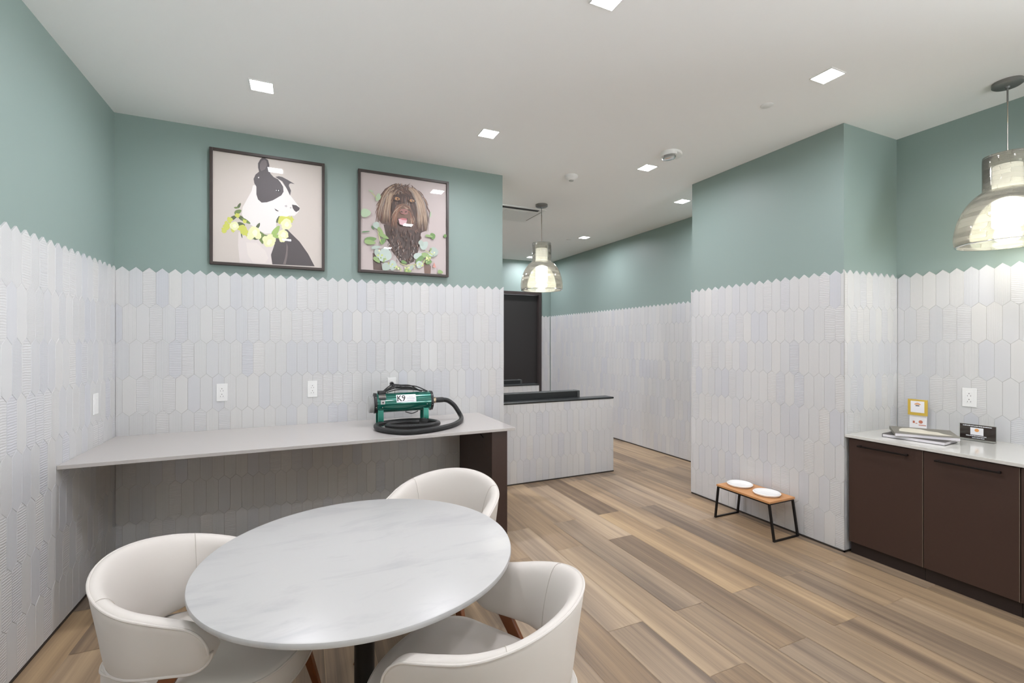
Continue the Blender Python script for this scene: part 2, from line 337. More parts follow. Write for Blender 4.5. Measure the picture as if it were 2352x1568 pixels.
ART_A = """white_f:347,730 336,678 293,592 255,516 248,452 278,399 347,350 410,315 456,292 520,298 559,354 561,436 599,490 665,483 731,487 760,517 782,551 781,574 748,612 698,671 657,741 599,807 568,819 378,739
body_black:559,264 520,155 511,90 524,8 928,14 864,131 781,242 698,317 649,363 616,277
body_sheen:657,223 653,141 641,74 624,16 649,16 665,100 669,184
chest:219,283 215,164 231,4 521,9 511,98 536,172 559,256 456,279 316,292
chest2:286,194 301,83 347,14 456,13 488,64 456,134 378,201
black:429,999 410,976 393,941 393,902 402,865 370,833 353,791 359,752 378,722 378,650 393,604 425,579 472,587 528,612 568,640 608,669 628,705 624,753 599,791 576,817 536,832 507,860 492,899 496,940 484,986 456,1000
ear_in:425,970 410,935 410,895 421,873 456,894 476,936 469,976 448,985
black:551,836 584,847 616,844 665,824 735,792 698,795 682,787 678,768 698,725 690,675 657,741 616,802
black:708,592 748,590 782,569 778,547 748,525 731,536 715,558
greymark:636,571 653,583 665,573 653,559
greymark:686,563 702,569 704,556 690,552
black:542,538 559,529 584,516 576,512 555,518
eye:554,712 572,724 594,721 602,707 584,695 561,699
glint:557,712 564,715 564,706 557,706
glint:576,715 584,717 586,707 577,705
glint:392,812 402,817 403,806 395,803
dgreen:238,554 241,549 240,538 235,523 229,511 220,503 212,503 207,510 208,521 215,534 224,546 233,553
mgreen:224,510 222,506 213,502 202,498 191,497 183,500 179,505 183,510 191,513 202,515 213,513 222,512
mgreen:244,490 244,480 237,465 224,450 209,440 194,439 185,447 182,461 189,476 202,486 220,492 235,493
dgreen:212,439 211,430 200,415 185,399 167,386 150,383 141,388 141,400 150,415 168,427 187,436 204,440
dgreen:274,391 267,389 253,391 237,398 224,408 219,421 222,432 231,439 245,437 259,426 268,413 274,400
mgreen:326,373 318,369 300,371 278,378 259,388 246,400 246,413 256,419 274,416 293,406 311,393 323,380
dgreen:410,388 411,381 411,369 406,353 397,338 388,329 378,329 373,337 374,350 382,365 393,378 403,386
mgreen:461,269 451,263 429,261 402,262 377,269 360,283 358,298 370,310 391,313 417,306 440,292 456,279
mgreen:437,192 429,195 417,208 403,228 396,251 396,269 406,281 418,279 430,267 439,245 443,221 441,201
dgreen:410,243 406,238 393,232 378,226 363,225 351,230 347,238 351,247 363,254 378,256 393,253 406,248
mgreen:495,264 489,259 474,254 454,253 435,254 421,262 418,271 425,279 440,284 459,282 477,277 491,269
dgreen:278,353 271,345 256,339 237,335 218,337 205,345 202,359 209,371 224,378 244,376 261,369 274,360
dgreen:588,472 591,467 590,452 587,434 580,416 572,404 564,401 558,408 559,422 565,440 575,457 583,469
dgreen:252,231 249,233 246,241 242,252 241,263 241,273 244,277 248,274 250,267 253,254 253,243 253,235
mgreen:359,235 356,232 347,230 336,227 325,226 315,227 312,231 315,236 325,238 336,240 347,238 356,237
lgreen:590,379 594,366 588,342 577,312 559,286 539,271 521,272 513,287 518,312 535,338 558,362 577,376
lgreen:624,269 616,264 598,259 573,257 550,259 533,267 528,278 536,288 555,292 579,291 602,283 619,276
yellow:115,293 117,281 112,272 101,264 94,264 83,263 82,268 69,281 77,289 72,301 72,310 82,313 94,317 106,323 106,307 113,307
yellow:149,332 143,319 139,310 132,299 120,293 105,292 93,302 99,312 80,325 91,340 104,354 108,353 120,368 135,352 146,352 141,342
yellow:172,389 158,376 154,365 150,355 142,359 130,363 130,364 127,376 119,384 124,391 120,400 130,416 142,413 152,414 161,408 168,401
yellow:130,362 130,355 123,344 119,344 113,343 106,348 101,345 102,352 97,358 99,365 99,366 108,376 113,374 119,378 123,371 126,366
yellow:197,304 191,293 183,286 182,284 172,273 165,284 157,282 157,293 153,301 153,312 160,315 163,329 172,322 179,325 185,324 198,312
yellow:296,314 303,296 288,291 275,266 263,273 249,273 237,271 235,298 211,306 213,322 226,345 250,354 263,357 278,344 288,337 289,329
yellow:301,282 296,268 300,256 292,247 278,261 266,258 261,256 252,267 242,277 256,287 253,298 266,303 278,309 290,302 301,308 310,297
yellow:224,437 237,432 223,424 219,416 209,408 204,420 198,422 196,422 182,434 189,442 196,450 200,459 209,455 218,454 227,457 229,445
yellow:288,389 290,380 285,373 281,373 274,370 267,371 261,374 261,379 255,385 260,393 259,401 268,408 274,401 281,400 289,403 294,398
yellow:695,445 687,430 678,420 654,386 641,404 627,380 614,414 586,420 580,434 586,459 605,477 628,492 641,496 654,495 686,469 680,464
yellow:730,449 713,436 715,419 701,418 690,415 678,421 667,411 661,426 664,442 654,455 667,465 676,482 690,467 704,485 713,469 724,457
yellow:608,416 610,410 603,400 602,400 592,395 583,394 580,401 580,405 575,413 576,419 576,422 581,431 592,434 601,437 606,429 613,425
cream:222,343 224,327 209,314 200,301 183,294 169,303 158,310 146,318 141,334 143,350 157,366 171,371 183,378 198,379 212,366 218,358
cream:410,299 407,277 393,261 377,251 359,248 337,240 327,251 314,269 304,291 310,312 319,327 338,349 359,349 377,345 393,338 408,320
cream:422,268 424,257 418,245 404,233 393,236 381,235 371,241 366,252 366,263 363,277 371,288 382,293 393,302 404,297 414,293 422,281
cream:353,254 355,243 348,235 336,227 325,218 311,225 304,228 294,236 292,250 299,262 304,273 312,278 325,287 334,286 348,279 352,267
cream:546,222 547,201 527,179 511,169 492,172 470,165 455,177 444,196 440,213 444,236 455,253 469,271 492,276 513,263 528,256 535,242
cream:557,240 554,226 542,212 533,202 520,200 507,201 494,207 489,220 487,233 494,246 498,257 507,268 520,269 533,267 543,264 550,251
cream:488,242 481,231 477,220 466,217 456,208 447,212 439,218 433,227 430,237 433,247 436,256 447,264 456,271 466,266 476,258 487,252
cream:528,269 527,258 522,252 513,241 505,238 494,238 485,248 481,254 476,266 481,277 483,286 495,289 505,293 513,291 524,291 527,282
cream:672,298 675,277 654,264 643,245 624,248 603,252 591,258 577,269 580,291 576,310 590,330 606,337 624,348 643,339 656,334 671,318
cream:653,259 649,246 641,235 634,225 620,225 606,223 594,228 590,240 584,254 590,266 597,283 609,288 620,288 634,288 642,281 653,273
cream:701,404 709,386 693,368 678,353 657,349 639,355 625,358 616,379 599,394 605,413 621,430 635,446 657,455 678,447 694,439 698,425
cream:673,381 668,368 664,355 652,350 641,349 628,344 619,352 610,364 609,375 612,388 620,398 630,411 641,414 654,410 667,404 669,395
cream2:207,340 198,329 191,318 183,322 172,324 172,327 168,338 167,344 174,352 183,357 194,359 197,348
cream2:389,294 384,283 382,267 367,257 351,268 348,278 341,289 344,302 351,310 367,325 382,314 386,309
cream2:516,220 520,206 507,202 496,186 483,186 469,198 477,217 480,230 484,235 496,240 507,240 524,233
cream2:647,297 646,283 639,269 625,273 616,269 601,281 597,292 608,303 617,317 625,325 638,319 653,312
cream2:683,399 679,389 668,375 658,373 647,376 639,380 636,394 643,405 647,414 658,424 672,419 672,409"""
ART_B = """brown_d:395,932 342,908 271,859 222,793 196,716 183,618 192,538 232,493 271,489 315,339 342,219 395,165 449,95 521,82 605,121 660,242 688,437 764,469 773,580 764,696 735,786 670,861 577,905 503,917
brown_d:132,179 140,7 240,6 226,121 167,174
brown_m:721,120 731,3 806,1 812,83 764,123
brown_dd:253,488 289,336 342,259 449,95 577,111 670,284 688,428 577,461 467,417 342,479
brown_d:575,934 585,918 595,898 605,874 616,846 625,813 627,814 624,849 618,880 609,905 595,924 578,937
brown_m:688,786 714,770 737,749 758,722 776,691 792,652 794,652 783,694 767,729 746,756 720,776 691,789
brown_d:445,938 438,923 432,905 431,884 431,861 434,836 435,836 442,863 446,885 449,905 450,923 449,938
brown_l:397,928 385,913 374,895 368,875 365,853 365,829 367,829 375,851 384,873 390,892 396,909 402,927
brown_m:263,721 235,704 211,679 193,646 178,608 168,565 169,565 183,607 201,643 219,674 240,699 264,720
brown_m:674,838 698,821 717,805 737,788 755,769 773,746 773,746 766,774 752,799 731,819 706,834 677,843
brown_d:503,935 503,919 504,902 509,883 514,863 521,840 523,840 525,865 527,888 524,908 517,924 509,937
brown_m:382,905 368,890 357,871 349,849 345,825 342,799 343,799 352,824 361,848 370,868 377,887 385,904
brown_d:678,806 702,791 723,775 742,756 760,735 777,711 778,711 769,740 753,764 732,785 707,800 680,810
brown_l:674,804 699,789 720,770 738,750 756,726 773,699 773,699 763,730 749,756 730,779 705,795 677,806
brown_l:286,828 263,810 240,786 224,756 211,720 203,680 204,680 217,719 233,752 250,781 268,806 289,826
brown_m:662,830 684,814 702,796 720,776 738,752 755,726 755,726 748,757 734,785 716,808 692,824 664,834
brown_m:578,918 588,900 598,878 607,851 620,818 631,779 632,779 631,821 625,858 616,887 600,908 582,922
brown_l:350,887 332,871 317,854 306,834 299,811 296,789 297,788 308,810 320,829 331,848 342,865 353,884
brown_m:680,819 705,804 726,788 745,771 764,752 781,732 781,732 773,757 758,781 737,799 712,813 682,823
brown_d:365,892 350,875 338,854 328,828 322,799 318,766 320,766 329,798 339,826 349,850 359,871 368,890
brown_m:336,860 318,843 302,820 289,791 281,759 276,722 276,721 289,757 300,789 313,816 325,839 339,858
brown_d:456,928 450,912 447,892 446,868 447,840 450,809 452,809 456,841 460,869 461,893 461,913 460,929
brown_l:288,811 263,795 242,773 225,744 213,712 204,676 204,676 218,711 235,741 250,766 268,790 289,810
brown_d:346,890 328,873 311,848 300,816 293,779 290,737 292,737 303,779 315,814 327,844 338,868 349,888
brown_m:655,828 675,813 694,798 712,783 728,767 742,750 744,750 735,771 723,791 705,809 682,821 657,830
brown_m:254,725 225,706 199,681 179,648 165,611 156,567 156,567 172,608 190,645 210,675 231,700 256,722
brown_l:459,940 453,924 449,904 449,880 452,854 456,824 457,824 463,855 467,883 468,905 467,924 464,940
brown_m:260,760 232,745 207,726 188,706 174,684 164,660 164,660 179,680 197,700 215,719 236,737 261,757
brown_l:675,834 698,818 719,798 738,775 756,747 773,714 774,715 766,751 752,784 732,809 706,826 677,838
brown_l:652,854 673,838 691,816 707,791 724,760 738,724 739,724 731,764 719,798 702,825 680,845 653,856
brown_l:352,890 333,874 318,853 307,828 300,798 296,765 297,765 308,796 320,825 329,849 340,870 353,889
brown_d:606,913 620,897 632,877 646,853 659,825 671,791 671,793 667,828 659,859 645,884 628,904 609,915
brown_l:310,845 286,829 267,810 251,785 242,759 238,729 238,729 251,756 267,780 281,801 296,821 313,841
brown_l:688,761 714,745 735,727 756,706 776,682 794,653 794,653 784,686 769,715 748,737 721,755 691,765
brown_l:260,749 232,732 208,712 189,690 174,663 164,636 165,636 179,661 197,685 215,706 238,726 261,746
brown_d:603,909 617,892 628,873 642,851 655,828 669,798 670,799 666,831 659,860 646,884 628,902 607,912
brown_l:321,864 300,848 282,824 268,795 258,762 253,726 253,725 265,762 278,794 292,820 306,843 322,863
brown_m:271,742 243,725 221,702 201,672 189,638 179,600 181,600 194,637 213,669 229,696 250,720 272,741
brown_m:648,890 669,875 687,860 703,845 719,829 732,811 732,813 724,834 712,853 695,869 674,883 649,893
brown_m:338,863 318,846 302,826 289,803 281,775 276,744 278,744 289,774 302,799 313,821 325,841 339,860
brown_d:592,904 605,888 617,865 628,839 639,805 650,766 650,766 646,808 638,843 627,870 612,892 595,905
brown_m:395,915 382,898 371,877 364,849 361,818 361,781 361,781 370,818 378,848 386,874 392,895 397,914
brown_l:317,861 295,844 275,819 261,786 251,749 247,706 249,706 263,747 276,784 290,813 304,838 320,859
brown_l:400,925 388,909 379,889 372,865 370,838 368,806 368,806 377,838 384,864 390,888 396,908 403,924
brown_m:375,899 360,883 349,861 339,835 335,804 332,770 333,770 342,804 352,833 361,858 370,879 378,898
brown_d:527,932 530,914 534,892 539,864 546,831 555,793 556,793 556,834 555,868 549,897 541,918 531,933
brown_l:407,925 396,908 386,883 381,853 378,816 378,774 379,774 386,816 395,853 400,883 406,907 410,924
brown_l:288,825 261,811 239,794 222,774 211,752 204,730 206,729 219,747 236,765 253,783 270,801 289,821
brown_m:315,854 293,839 274,821 260,800 250,778 245,752 246,752 258,775 272,794 286,813 302,831 318,851
brown_l:424,938 414,924 407,908 403,889 403,870 404,850 404,850 411,870 418,889 422,905 425,922 428,938
brown_m:295,840 271,825 249,804 233,778 222,747 215,715 217,715 232,745 247,771 263,795 279,816 297,838
brown_l:631,877 648,860 663,841 678,820 694,796 709,767 709,767 705,800 694,829 678,853 657,870 634,880
brown_m:696,751 721,736 745,719 766,701 785,681 803,658 805,658 795,686 778,711 756,731 728,745 698,755
brown_l:346,882 327,866 311,846 300,823 293,796 289,767 290,767 303,795 314,819 325,840 336,860 349,879
brown_d:662,804 682,788 702,769 720,750 737,726 753,700 755,700 748,732 735,760 717,783 692,799 664,808
brown_d:660,838 681,820 701,799 719,773 735,740 752,700 753,700 745,744 732,780 714,809 691,830 663,841
brown_d:692,771 719,755 742,735 763,709 783,679 799,641 801,641 789,681 774,716 752,742 726,762 695,774
brown_m:311,845 288,828 270,805 254,776 245,744 238,707 239,707 251,742 267,774 281,800 296,823 313,843
brown_m:306,853 283,838 263,820 247,798 238,774 231,749 232,749 246,771 261,791 275,811 290,830 308,850
brown_d:407,913 395,898 386,880 381,859 379,835 379,810 381,810 389,835 397,858 403,877 407,895 411,912
brown_d:673,823 696,808 717,790 737,770 753,747 770,720 770,720 760,751 746,776 726,799 702,815 674,825
brown_m:392,908 378,893 368,874 361,853 357,830 357,804 359,804 367,829 375,850 384,870 389,889 396,907
brown_d:306,844 283,829 263,810 247,789 238,764 232,739 233,739 247,761 261,783 276,801 292,821 308,840
brown_d:603,908 617,890 628,871 641,849 655,824 667,793 669,793 664,828 657,856 645,882 627,899 606,910
brown_r:377,912 315,883 264,830 222,754 193,657 174,538 175,538 203,656 236,750 276,823 322,874 378,908
brown_d:454,925 371,893 300,839 246,764 208,671 186,561 186,559 217,670 257,760 310,831 375,885 456,922
brown_d:417,908 345,879 283,828 238,755 204,662 185,548 185,548 210,661 246,752 292,823 347,874 417,905
brown_d:477,909 385,880 310,830 253,759 214,669 193,558 194,558 219,667 261,756 315,824 388,875 477,907
brown_m:409,917 339,883 279,824 232,741 199,635 178,507 178,507 207,635 243,737 289,818 345,877 410,914
brown_r:364,910 308,878 264,820 229,741 206,640 193,516 194,516 213,640 238,740 272,818 314,873 365,908
brown_r:367,878 317,860 274,819 238,755 210,671 188,567 188,567 215,671 246,752 282,814 321,854 367,875
brown_d:416,903 349,875 292,823 247,750 214,656 190,542 192,542 219,655 257,746 302,818 354,868 417,900
brown_d:400,900 338,871 283,816 243,736 214,632 196,507 197,507 222,632 254,732 295,810 343,864 402,898
brown_d:424,882 352,861 292,819 247,756 218,674 203,573 203,573 224,672 256,752 299,813 354,855 425,879
brown_r:436,873 363,855 300,811 256,744 226,655 214,544 215,544 236,653 270,740 313,803 367,845 438,869
brown_m:417,898 352,871 299,824 257,759 228,675 211,575 211,575 233,675 265,756 306,819 356,866 418,897
brown_d:379,869 325,849 281,803 249,732 226,638 215,521 215,521 232,638 257,731 289,799 329,844 379,866
brown_d:468,915 384,882 315,830 265,762 233,681 218,585 219,585 239,680 272,760 322,825 386,877 468,914
brown_d:509,909 410,878 331,826 275,757 243,672 233,572 233,571 251,671 288,752 340,818 414,869 510,905
brown_m:400,912 343,879 295,829 258,762 232,681 215,586 217,586 240,681 270,759 306,823 349,873 402,909
brown_d:372,878 324,856 283,813 256,750 239,669 235,570 235,570 249,669 270,747 296,806 329,849 374,874
brown_d:402,912 346,875 299,815 263,734 239,631 224,509 225,509 246,631 274,731 310,810 352,869 403,909
brown_r:363,915 317,875 281,811 253,727 233,622 222,497 222,497 238,622 261,726 289,810 322,871 364,914
brown_d:384,871 332,848 290,794 261,714 246,610 240,479 242,479 254,610 275,712 304,789 339,840 385,868
brown_r:498,907 409,870 338,811 288,732 258,635 247,517 249,517 264,635 296,730 345,806 411,864 499,904
brown_d:473,907 397,874 335,824 289,760 257,681 239,588 240,588 263,680 297,756 343,819 402,868 474,904
brown_d:406,885 353,858 310,811 276,747 253,666 239,567 239,567 258,665 285,745 318,808 357,853 406,883
brown_d:360,907 321,868 289,808 265,727 249,627 239,507 239,507 256,627 275,726 300,805 329,864 363,905
brown_d:447,883 384,856 331,813 292,751 267,675 256,582 257,582 274,674 302,749 339,808 388,850 447,880
brown_d:443,879 377,855 322,811 283,751 260,675 250,585 250,585 268,674 296,746 333,804 382,846 445,877
brown_r:471,907 393,868 332,811 288,735 261,642 250,533 251,533 267,642 296,732 339,806 397,863 473,905
brown_m:446,894 377,861 322,815 285,754 263,680 257,592 258,592 270,679 293,751 331,810 381,856 447,892
brown_d:467,909 393,870 333,814 290,741 265,652 256,549 257,549 274,651 304,737 345,806 399,863 470,905
brown_d:511,919 424,879 356,824 310,756 286,677 286,588 286,588 296,677 324,752 367,815 429,870 513,917
brown_d:411,868 357,843 314,793 289,721 278,630 282,518 283,518 288,630 303,720 328,788 364,835 413,865
brown_r:425,905 371,868 328,816 297,752 279,676 272,587 274,587 286,675 307,750 338,813 377,863 427,904
brown_d:502,890 424,860 361,815 317,756 292,685 283,602 285,602 300,684 331,751 372,806 429,851 503,887
brown_r:445,912 382,871 335,820 306,757 295,686 300,606 300,606 300,686 315,756 343,815 386,866 446,910
brown_d:456,919 390,875 339,820 306,752 290,675 292,587 293,587 299,675 318,750 352,814 396,869 459,917
brown_r:414,914 363,870 325,811 303,739 295,653 300,556 302,556 302,653 313,737 336,808 370,866 417,913
brown_m:371,892 338,855 311,803 296,735 290,652 293,554 295,554 300,652 313,734 328,800 349,850 374,889
brown_d:420,917 370,871 332,811 310,739 303,655 308,559 308,559 307,656 318,739 340,809 375,868 421,915
brown_r:372,904 339,863 315,808 303,740 300,660 308,568 308,568 307,661 313,740 327,805 346,859 374,903
brown_m:481,899 409,859 354,799 318,721 300,628 300,519 302,519 310,628 332,719 367,793 417,851 482,897
brown_r:386,882 352,849 328,804 314,749 313,682 321,606 322,606 318,684 324,749 336,803 359,845 389,879
brown_d:384,890 353,854 328,805 310,745 300,674 297,591 297,591 307,674 321,744 338,804 360,851 386,889
brown_r:370,871 345,840 328,793 318,729 317,650 324,557 324,557 325,651 332,729 342,791 354,838 372,870
brown_m:389,898 359,856 333,800 317,730 307,647 303,551 303,551 311,647 325,730 342,799 364,854 390,897
brown_r:407,887 367,850 336,796 320,729 315,648 322,554 324,554 324,648 333,729 352,794 375,845 410,885
brown_m:422,870 381,841 350,799 331,746 324,682 327,610 328,610 331,684 342,745 361,796 388,836 424,868
brown_d:564,888 624,875 674,836 717,769 752,672 778,543 780,544 762,675 731,776 687,846 631,885 566,892
brown_d:566,882 627,870 680,831 724,762 763,662 794,529 794,529 773,665 738,769 692,841 634,880 566,885
brown_d:531,880 607,866 669,819 717,736 755,617 778,458 780,459 766,620 732,744 682,830 613,878 532,884
brown_d:573,890 628,874 673,830 709,756 738,650 756,512 758,512 749,652 726,762 688,840 637,885 575,894
brown_m:560,897 625,879 674,835 710,762 735,660 745,527 746,527 744,662 724,767 687,844 631,888 561,900
brown_d:539,885 607,871 662,831 705,762 737,665 756,537 756,537 742,666 714,767 670,838 612,878 541,888
brown_m:545,882 609,869 663,834 707,773 745,685 773,570 774,570 752,687 719,778 673,841 613,878 546,884
brown_g:538,885 606,869 662,824 706,747 739,640 760,499 762,499 746,641 717,752 671,831 612,877 539,888
brown_d:560,880 618,868 664,828 702,761 730,666 746,541 748,541 735,667 710,765 673,834 621,873 560,883
brown_m:534,888 602,873 657,831 702,766 735,674 756,554 758,554 741,676 710,770 664,839 606,879 534,890
brown_m:575,900 630,875 670,820 702,732 723,611 731,456 732,456 732,612 719,736 687,828 639,884 578,904
brown_m:546,880 613,861 664,813 706,730 735,612 752,461 753,461 744,615 719,735 677,820 618,870 548,883
brown_d:577,884 624,865 660,818 689,740 710,630 723,489 724,489 717,631 699,742 670,823 630,871 578,887
brown_m:564,907 620,878 666,824 702,740 731,627 752,484 752,484 742,630 719,746 681,833 630,888 567,910
brown_d:588,893 637,873 678,831 712,766 738,679 758,565 758,565 745,680 721,771 687,838 642,879 589,895
brown_d:546,902 603,873 650,814 691,725 726,605 751,452 752,453 735,607 707,731 666,823 612,882 549,905
brown_m:556,909 613,878 660,818 699,729 731,607 752,456 753,456 738,610 712,732 673,825 620,885 557,912
brown_d:587,882 624,859 653,809 678,730 698,618 712,478 713,478 709,621 695,734 670,816 634,868 589,885
brown_m:589,889 628,865 659,820 684,749 702,652 714,531 714,531 710,655 696,752 671,826 637,873 592,892
brown_d:571,885 623,864 664,820 695,751 716,657 727,537 727,537 723,658 705,755 673,825 628,870 571,888
brown_d:553,902 603,871 645,823 682,752 714,658 741,542 742,542 726,662 698,759 660,833 612,882 556,905
brown_m:561,895 606,866 642,810 671,725 692,610 705,467 706,467 699,611 682,727 653,815 613,873 563,898
brown_d:577,912 616,878 649,824 678,749 705,650 727,529 727,529 713,652 692,752 662,830 624,885 580,914
brown_m:587,884 628,858 660,803 681,716 694,598 695,449 696,449 702,600 694,719 673,808 637,864 589,887
brown_g:556,907 605,871 644,810 673,720 692,600 701,452 702,452 698,601 681,722 652,814 610,877 557,909
brown_d:550,883 598,856 637,806 667,730 689,627 705,498 705,498 698,628 678,734 648,813 605,864 553,885
brown_g:571,884 609,856 641,808 670,736 695,640 717,519 719,519 705,642 685,741 656,816 618,865 574,888
brown_d:536,895 595,866 638,818 670,750 688,660 694,547 694,547 695,661 680,752 648,824 600,873 538,898
brown_d:552,900 600,866 638,815 667,744 687,651 696,536 698,536 696,652 682,749 653,824 610,875 555,903
brown_m:531,884 582,856 621,806 650,734 670,638 677,518 677,518 675,640 659,737 630,811 587,861 532,885
brown_m:578,880 612,854 638,810 662,745 681,660 696,554 698,554 689,662 674,749 650,815 618,860 581,883
brown_m:566,910 607,874 642,821 670,752 691,666 703,562 703,562 698,667 681,756 653,828 616,880 567,913
brown_d:575,908 609,866 638,801 660,710 677,592 688,448 688,448 682,593 670,712 648,805 616,871 577,909
brown_g:552,899 600,864 638,808 669,729 689,627 701,503 702,503 696,628 678,732 649,813 606,869 553,902
brown_m:561,902 598,863 627,801 652,717 670,610 684,478 684,478 680,612 666,721 641,808 607,869 564,904
brown_m:530,907 582,868 621,814 649,741 664,650 667,539 667,539 670,651 657,744 630,818 588,873 531,908
brown_d:557,909 596,868 627,810 649,735 664,640 671,526 671,526 673,641 662,739 639,816 605,874 560,910
brown_d:531,902 581,861 620,803 650,722 674,622 689,499 691,499 685,625 667,729 635,810 591,870 535,905
brown_d:587,882 616,850 637,803 652,737 660,652 662,547 663,547 666,652 660,739 646,806 621,855 588,883
brown_d:539,887 585,853 618,798 641,721 652,623 650,503 652,503 659,623 650,724 628,801 591,858 541,889
brown_g:548,892 582,855 610,803 634,734 653,647 667,543 669,543 663,648 649,737 625,809 592,861 550,895
brown_d:534,878 577,845 610,795 635,725 650,635 657,524 657,526 657,636 645,727 620,800 582,850 535,879
brown_m:534,899 577,859 609,803 630,731 641,641 639,534 641,534 648,642 641,734 620,808 584,864 535,900
brown_m:542,879 581,841 612,783 634,699 648,590 653,456 655,456 656,591 646,701 625,788 591,848 545,882
brown_g:582,902 606,858 623,799 634,721 639,625 638,509 639,509 649,625 649,722 638,803 617,863 587,903
brown_g:527,893 571,851 605,793 628,715 644,617 648,501 648,501 649,618 639,717 614,798 578,856 530,894
brown_m:367,910 306,879 254,820 213,736 183,627 162,493 164,493 190,626 224,734 264,815 311,874 368,908
brown_d:466,899 371,871 293,814 236,729 199,616 181,477 182,477 207,615 247,725 303,808 375,864 466,897
brown_r:473,913 379,879 302,819 240,732 196,622 167,486 168,486 200,621 246,731 307,815 381,875 473,912
brown_m:478,917 381,885 303,833 247,759 213,667 200,556 201,556 221,666 260,755 314,824 386,877 479,913
brown_l:414,898 340,871 281,820 236,746 206,650 190,533 190,533 211,650 245,744 289,815 345,865 414,895
brown_l:406,897 339,868 283,810 240,724 211,611 194,471 196,471 218,610 250,721 292,805 343,861 407,894
brown_l:435,871 357,855 293,814 242,749 207,661 188,552 188,552 215,660 253,745 302,806 361,848 435,868
brown_d:384,902 329,874 281,824 242,752 210,661 188,551 188,551 217,661 250,750 289,819 333,869 385,900
brown_m:438,884 360,859 296,805 247,724 211,617 189,484 190,484 215,617 253,722 302,801 363,855 438,883
brown_r:416,874 346,856 290,816 249,756 221,677 208,580 208,580 226,677 256,754 296,811 349,850 416,873
brown_d:395,914 332,878 282,814 247,726 226,615 219,479 221,479 233,615 258,725 293,810 338,871 396,913
brown_l:449,877 368,855 302,811 251,745 217,657 199,548 199,548 221,656 257,742 306,806 370,851 449,875
brown_m:399,865 339,846 289,804 251,736 226,645 213,531 213,531 231,645 257,735 293,800 340,843 399,864
brown_d:425,908 361,874 306,819 261,741 229,643 207,526 207,524 235,642 271,739 314,814 365,869 427,905
brown_m:496,889 404,863 328,811 271,737 232,641 210,523 211,523 239,640 281,732 336,804 407,855 498,887
brown_r:453,922 372,883 307,823 260,745 231,648 219,534 219,534 239,647 271,741 317,816 378,875 454,919
brown_l:361,909 317,875 281,823 254,755 239,670 233,570 235,570 247,670 267,752 292,819 324,870 363,907
brown_r:431,917 361,877 304,810 261,721 233,610 218,477 218,477 240,610 271,720 314,806 367,870 432,915
brown_d:389,883 338,858 295,814 263,750 240,670 228,572 228,572 246,670 271,749 303,809 342,853 390,882
brown_m:403,915 347,877 303,819 271,742 250,648 242,538 242,538 256,648 278,741 310,815 352,873 404,914
brown_r:474,893 397,864 336,815 290,749 263,665 249,565 250,565 267,665 297,746 342,811 400,859 474,892
brown_d:404,915 352,878 308,823 276,751 257,666 247,565 249,565 264,665 286,750 318,819 357,873 406,914
brown_r:427,913 365,873 314,814 275,736 249,640 233,524 235,524 256,638 285,734 324,810 370,869 428,910
brown_d:378,865 331,844 293,801 267,739 251,656 245,556 246,556 257,656 275,736 302,798 336,839 379,864
brown_m:449,871 375,846 317,798 275,725 251,631 243,517 245,517 260,631 288,722 327,790 379,839 449,868
brown_r:464,880 389,853 331,805 290,737 268,652 264,548 264,548 275,651 302,735 340,799 393,846 466,878
brown_l:434,884 372,854 324,799 290,721 271,622 265,503 267,503 278,622 302,720 335,794 378,848 435,882
brown_l:429,897 370,863 324,810 290,741 271,656 264,556 265,556 276,656 300,740 332,806 375,858 431,895
brown_l:493,922 414,875 353,810 310,725 288,621 283,499 285,499 293,621 320,722 360,805 418,870 495,919
brown_m:496,909 413,868 349,808 306,730 285,636 283,524 283,524 289,636 314,729 356,804 416,864 498,907
brown_l:502,880 421,850 357,800 310,729 282,640 271,532 272,532 288,640 318,726 363,795 424,845 503,878
brown_m:420,880 370,849 331,796 302,724 283,632 276,521 278,521 290,632 311,722 339,794 375,845 421,878
brown_l:511,910 422,870 356,816 308,750 283,671 281,582 281,582 290,671 317,747 363,811 427,865 513,908
brown_m:445,880 386,850 340,800 307,731 289,645 285,542 285,542 296,645 318,729 350,795 392,844 446,878
brown_l:417,897 363,859 322,803 297,729 288,638 292,533 293,533 296,640 310,727 335,798 370,853 420,894
brown_m:360,904 329,864 306,809 290,741 281,660 278,565 279,565 289,660 303,740 320,808 339,861 363,903
brown_l:485,909 414,869 357,818 317,755 290,682 281,600 281,600 296,681 324,752 364,813 418,864 486,907
brown_l:486,878 411,845 354,794 318,721 304,632 311,527 311,527 313,633 331,720 365,788 416,838 488,874
brown_l:489,878 417,846 361,796 321,729 300,645 295,546 296,546 307,645 333,726 371,790 422,839 491,874
brown_r:406,878 367,844 336,788 318,711 313,616 317,501 318,501 321,616 332,711 350,785 375,839 409,877
brown_l:425,877 377,843 340,790 318,719 310,630 315,523 317,523 315,630 327,717 347,788 381,839 427,875
brown_l:407,878 365,844 333,793 313,726 302,645 302,547 303,547 306,645 318,726 340,791 370,841 409,877
brown_m:418,903 374,861 339,808 315,741 304,665 304,577 304,578 311,665 327,740 350,804 381,856 421,900
brown_d:365,874 342,841 325,793 317,729 317,651 325,558 325,558 325,652 331,730 339,791 352,839 368,873
brown_d:436,904 389,859 356,799 336,722 331,633 338,529 338,529 336,633 346,722 365,796 396,856 438,903
brown_r:388,893 354,851 332,795 322,725 325,641 339,543 339,543 331,642 332,725 342,794 361,849 390,892
brown_m:555,882 625,874 681,836 723,770 752,671 766,541 767,542 759,672 732,774 689,844 630,880 555,884
brown_t:531,885 607,875 667,840 714,779 748,687 767,568 767,568 753,690 723,783 674,846 610,882 532,887
brown_m:581,887 642,873 688,828 724,751 751,640 764,493 764,493 759,641 738,755 701,836 648,882 582,889
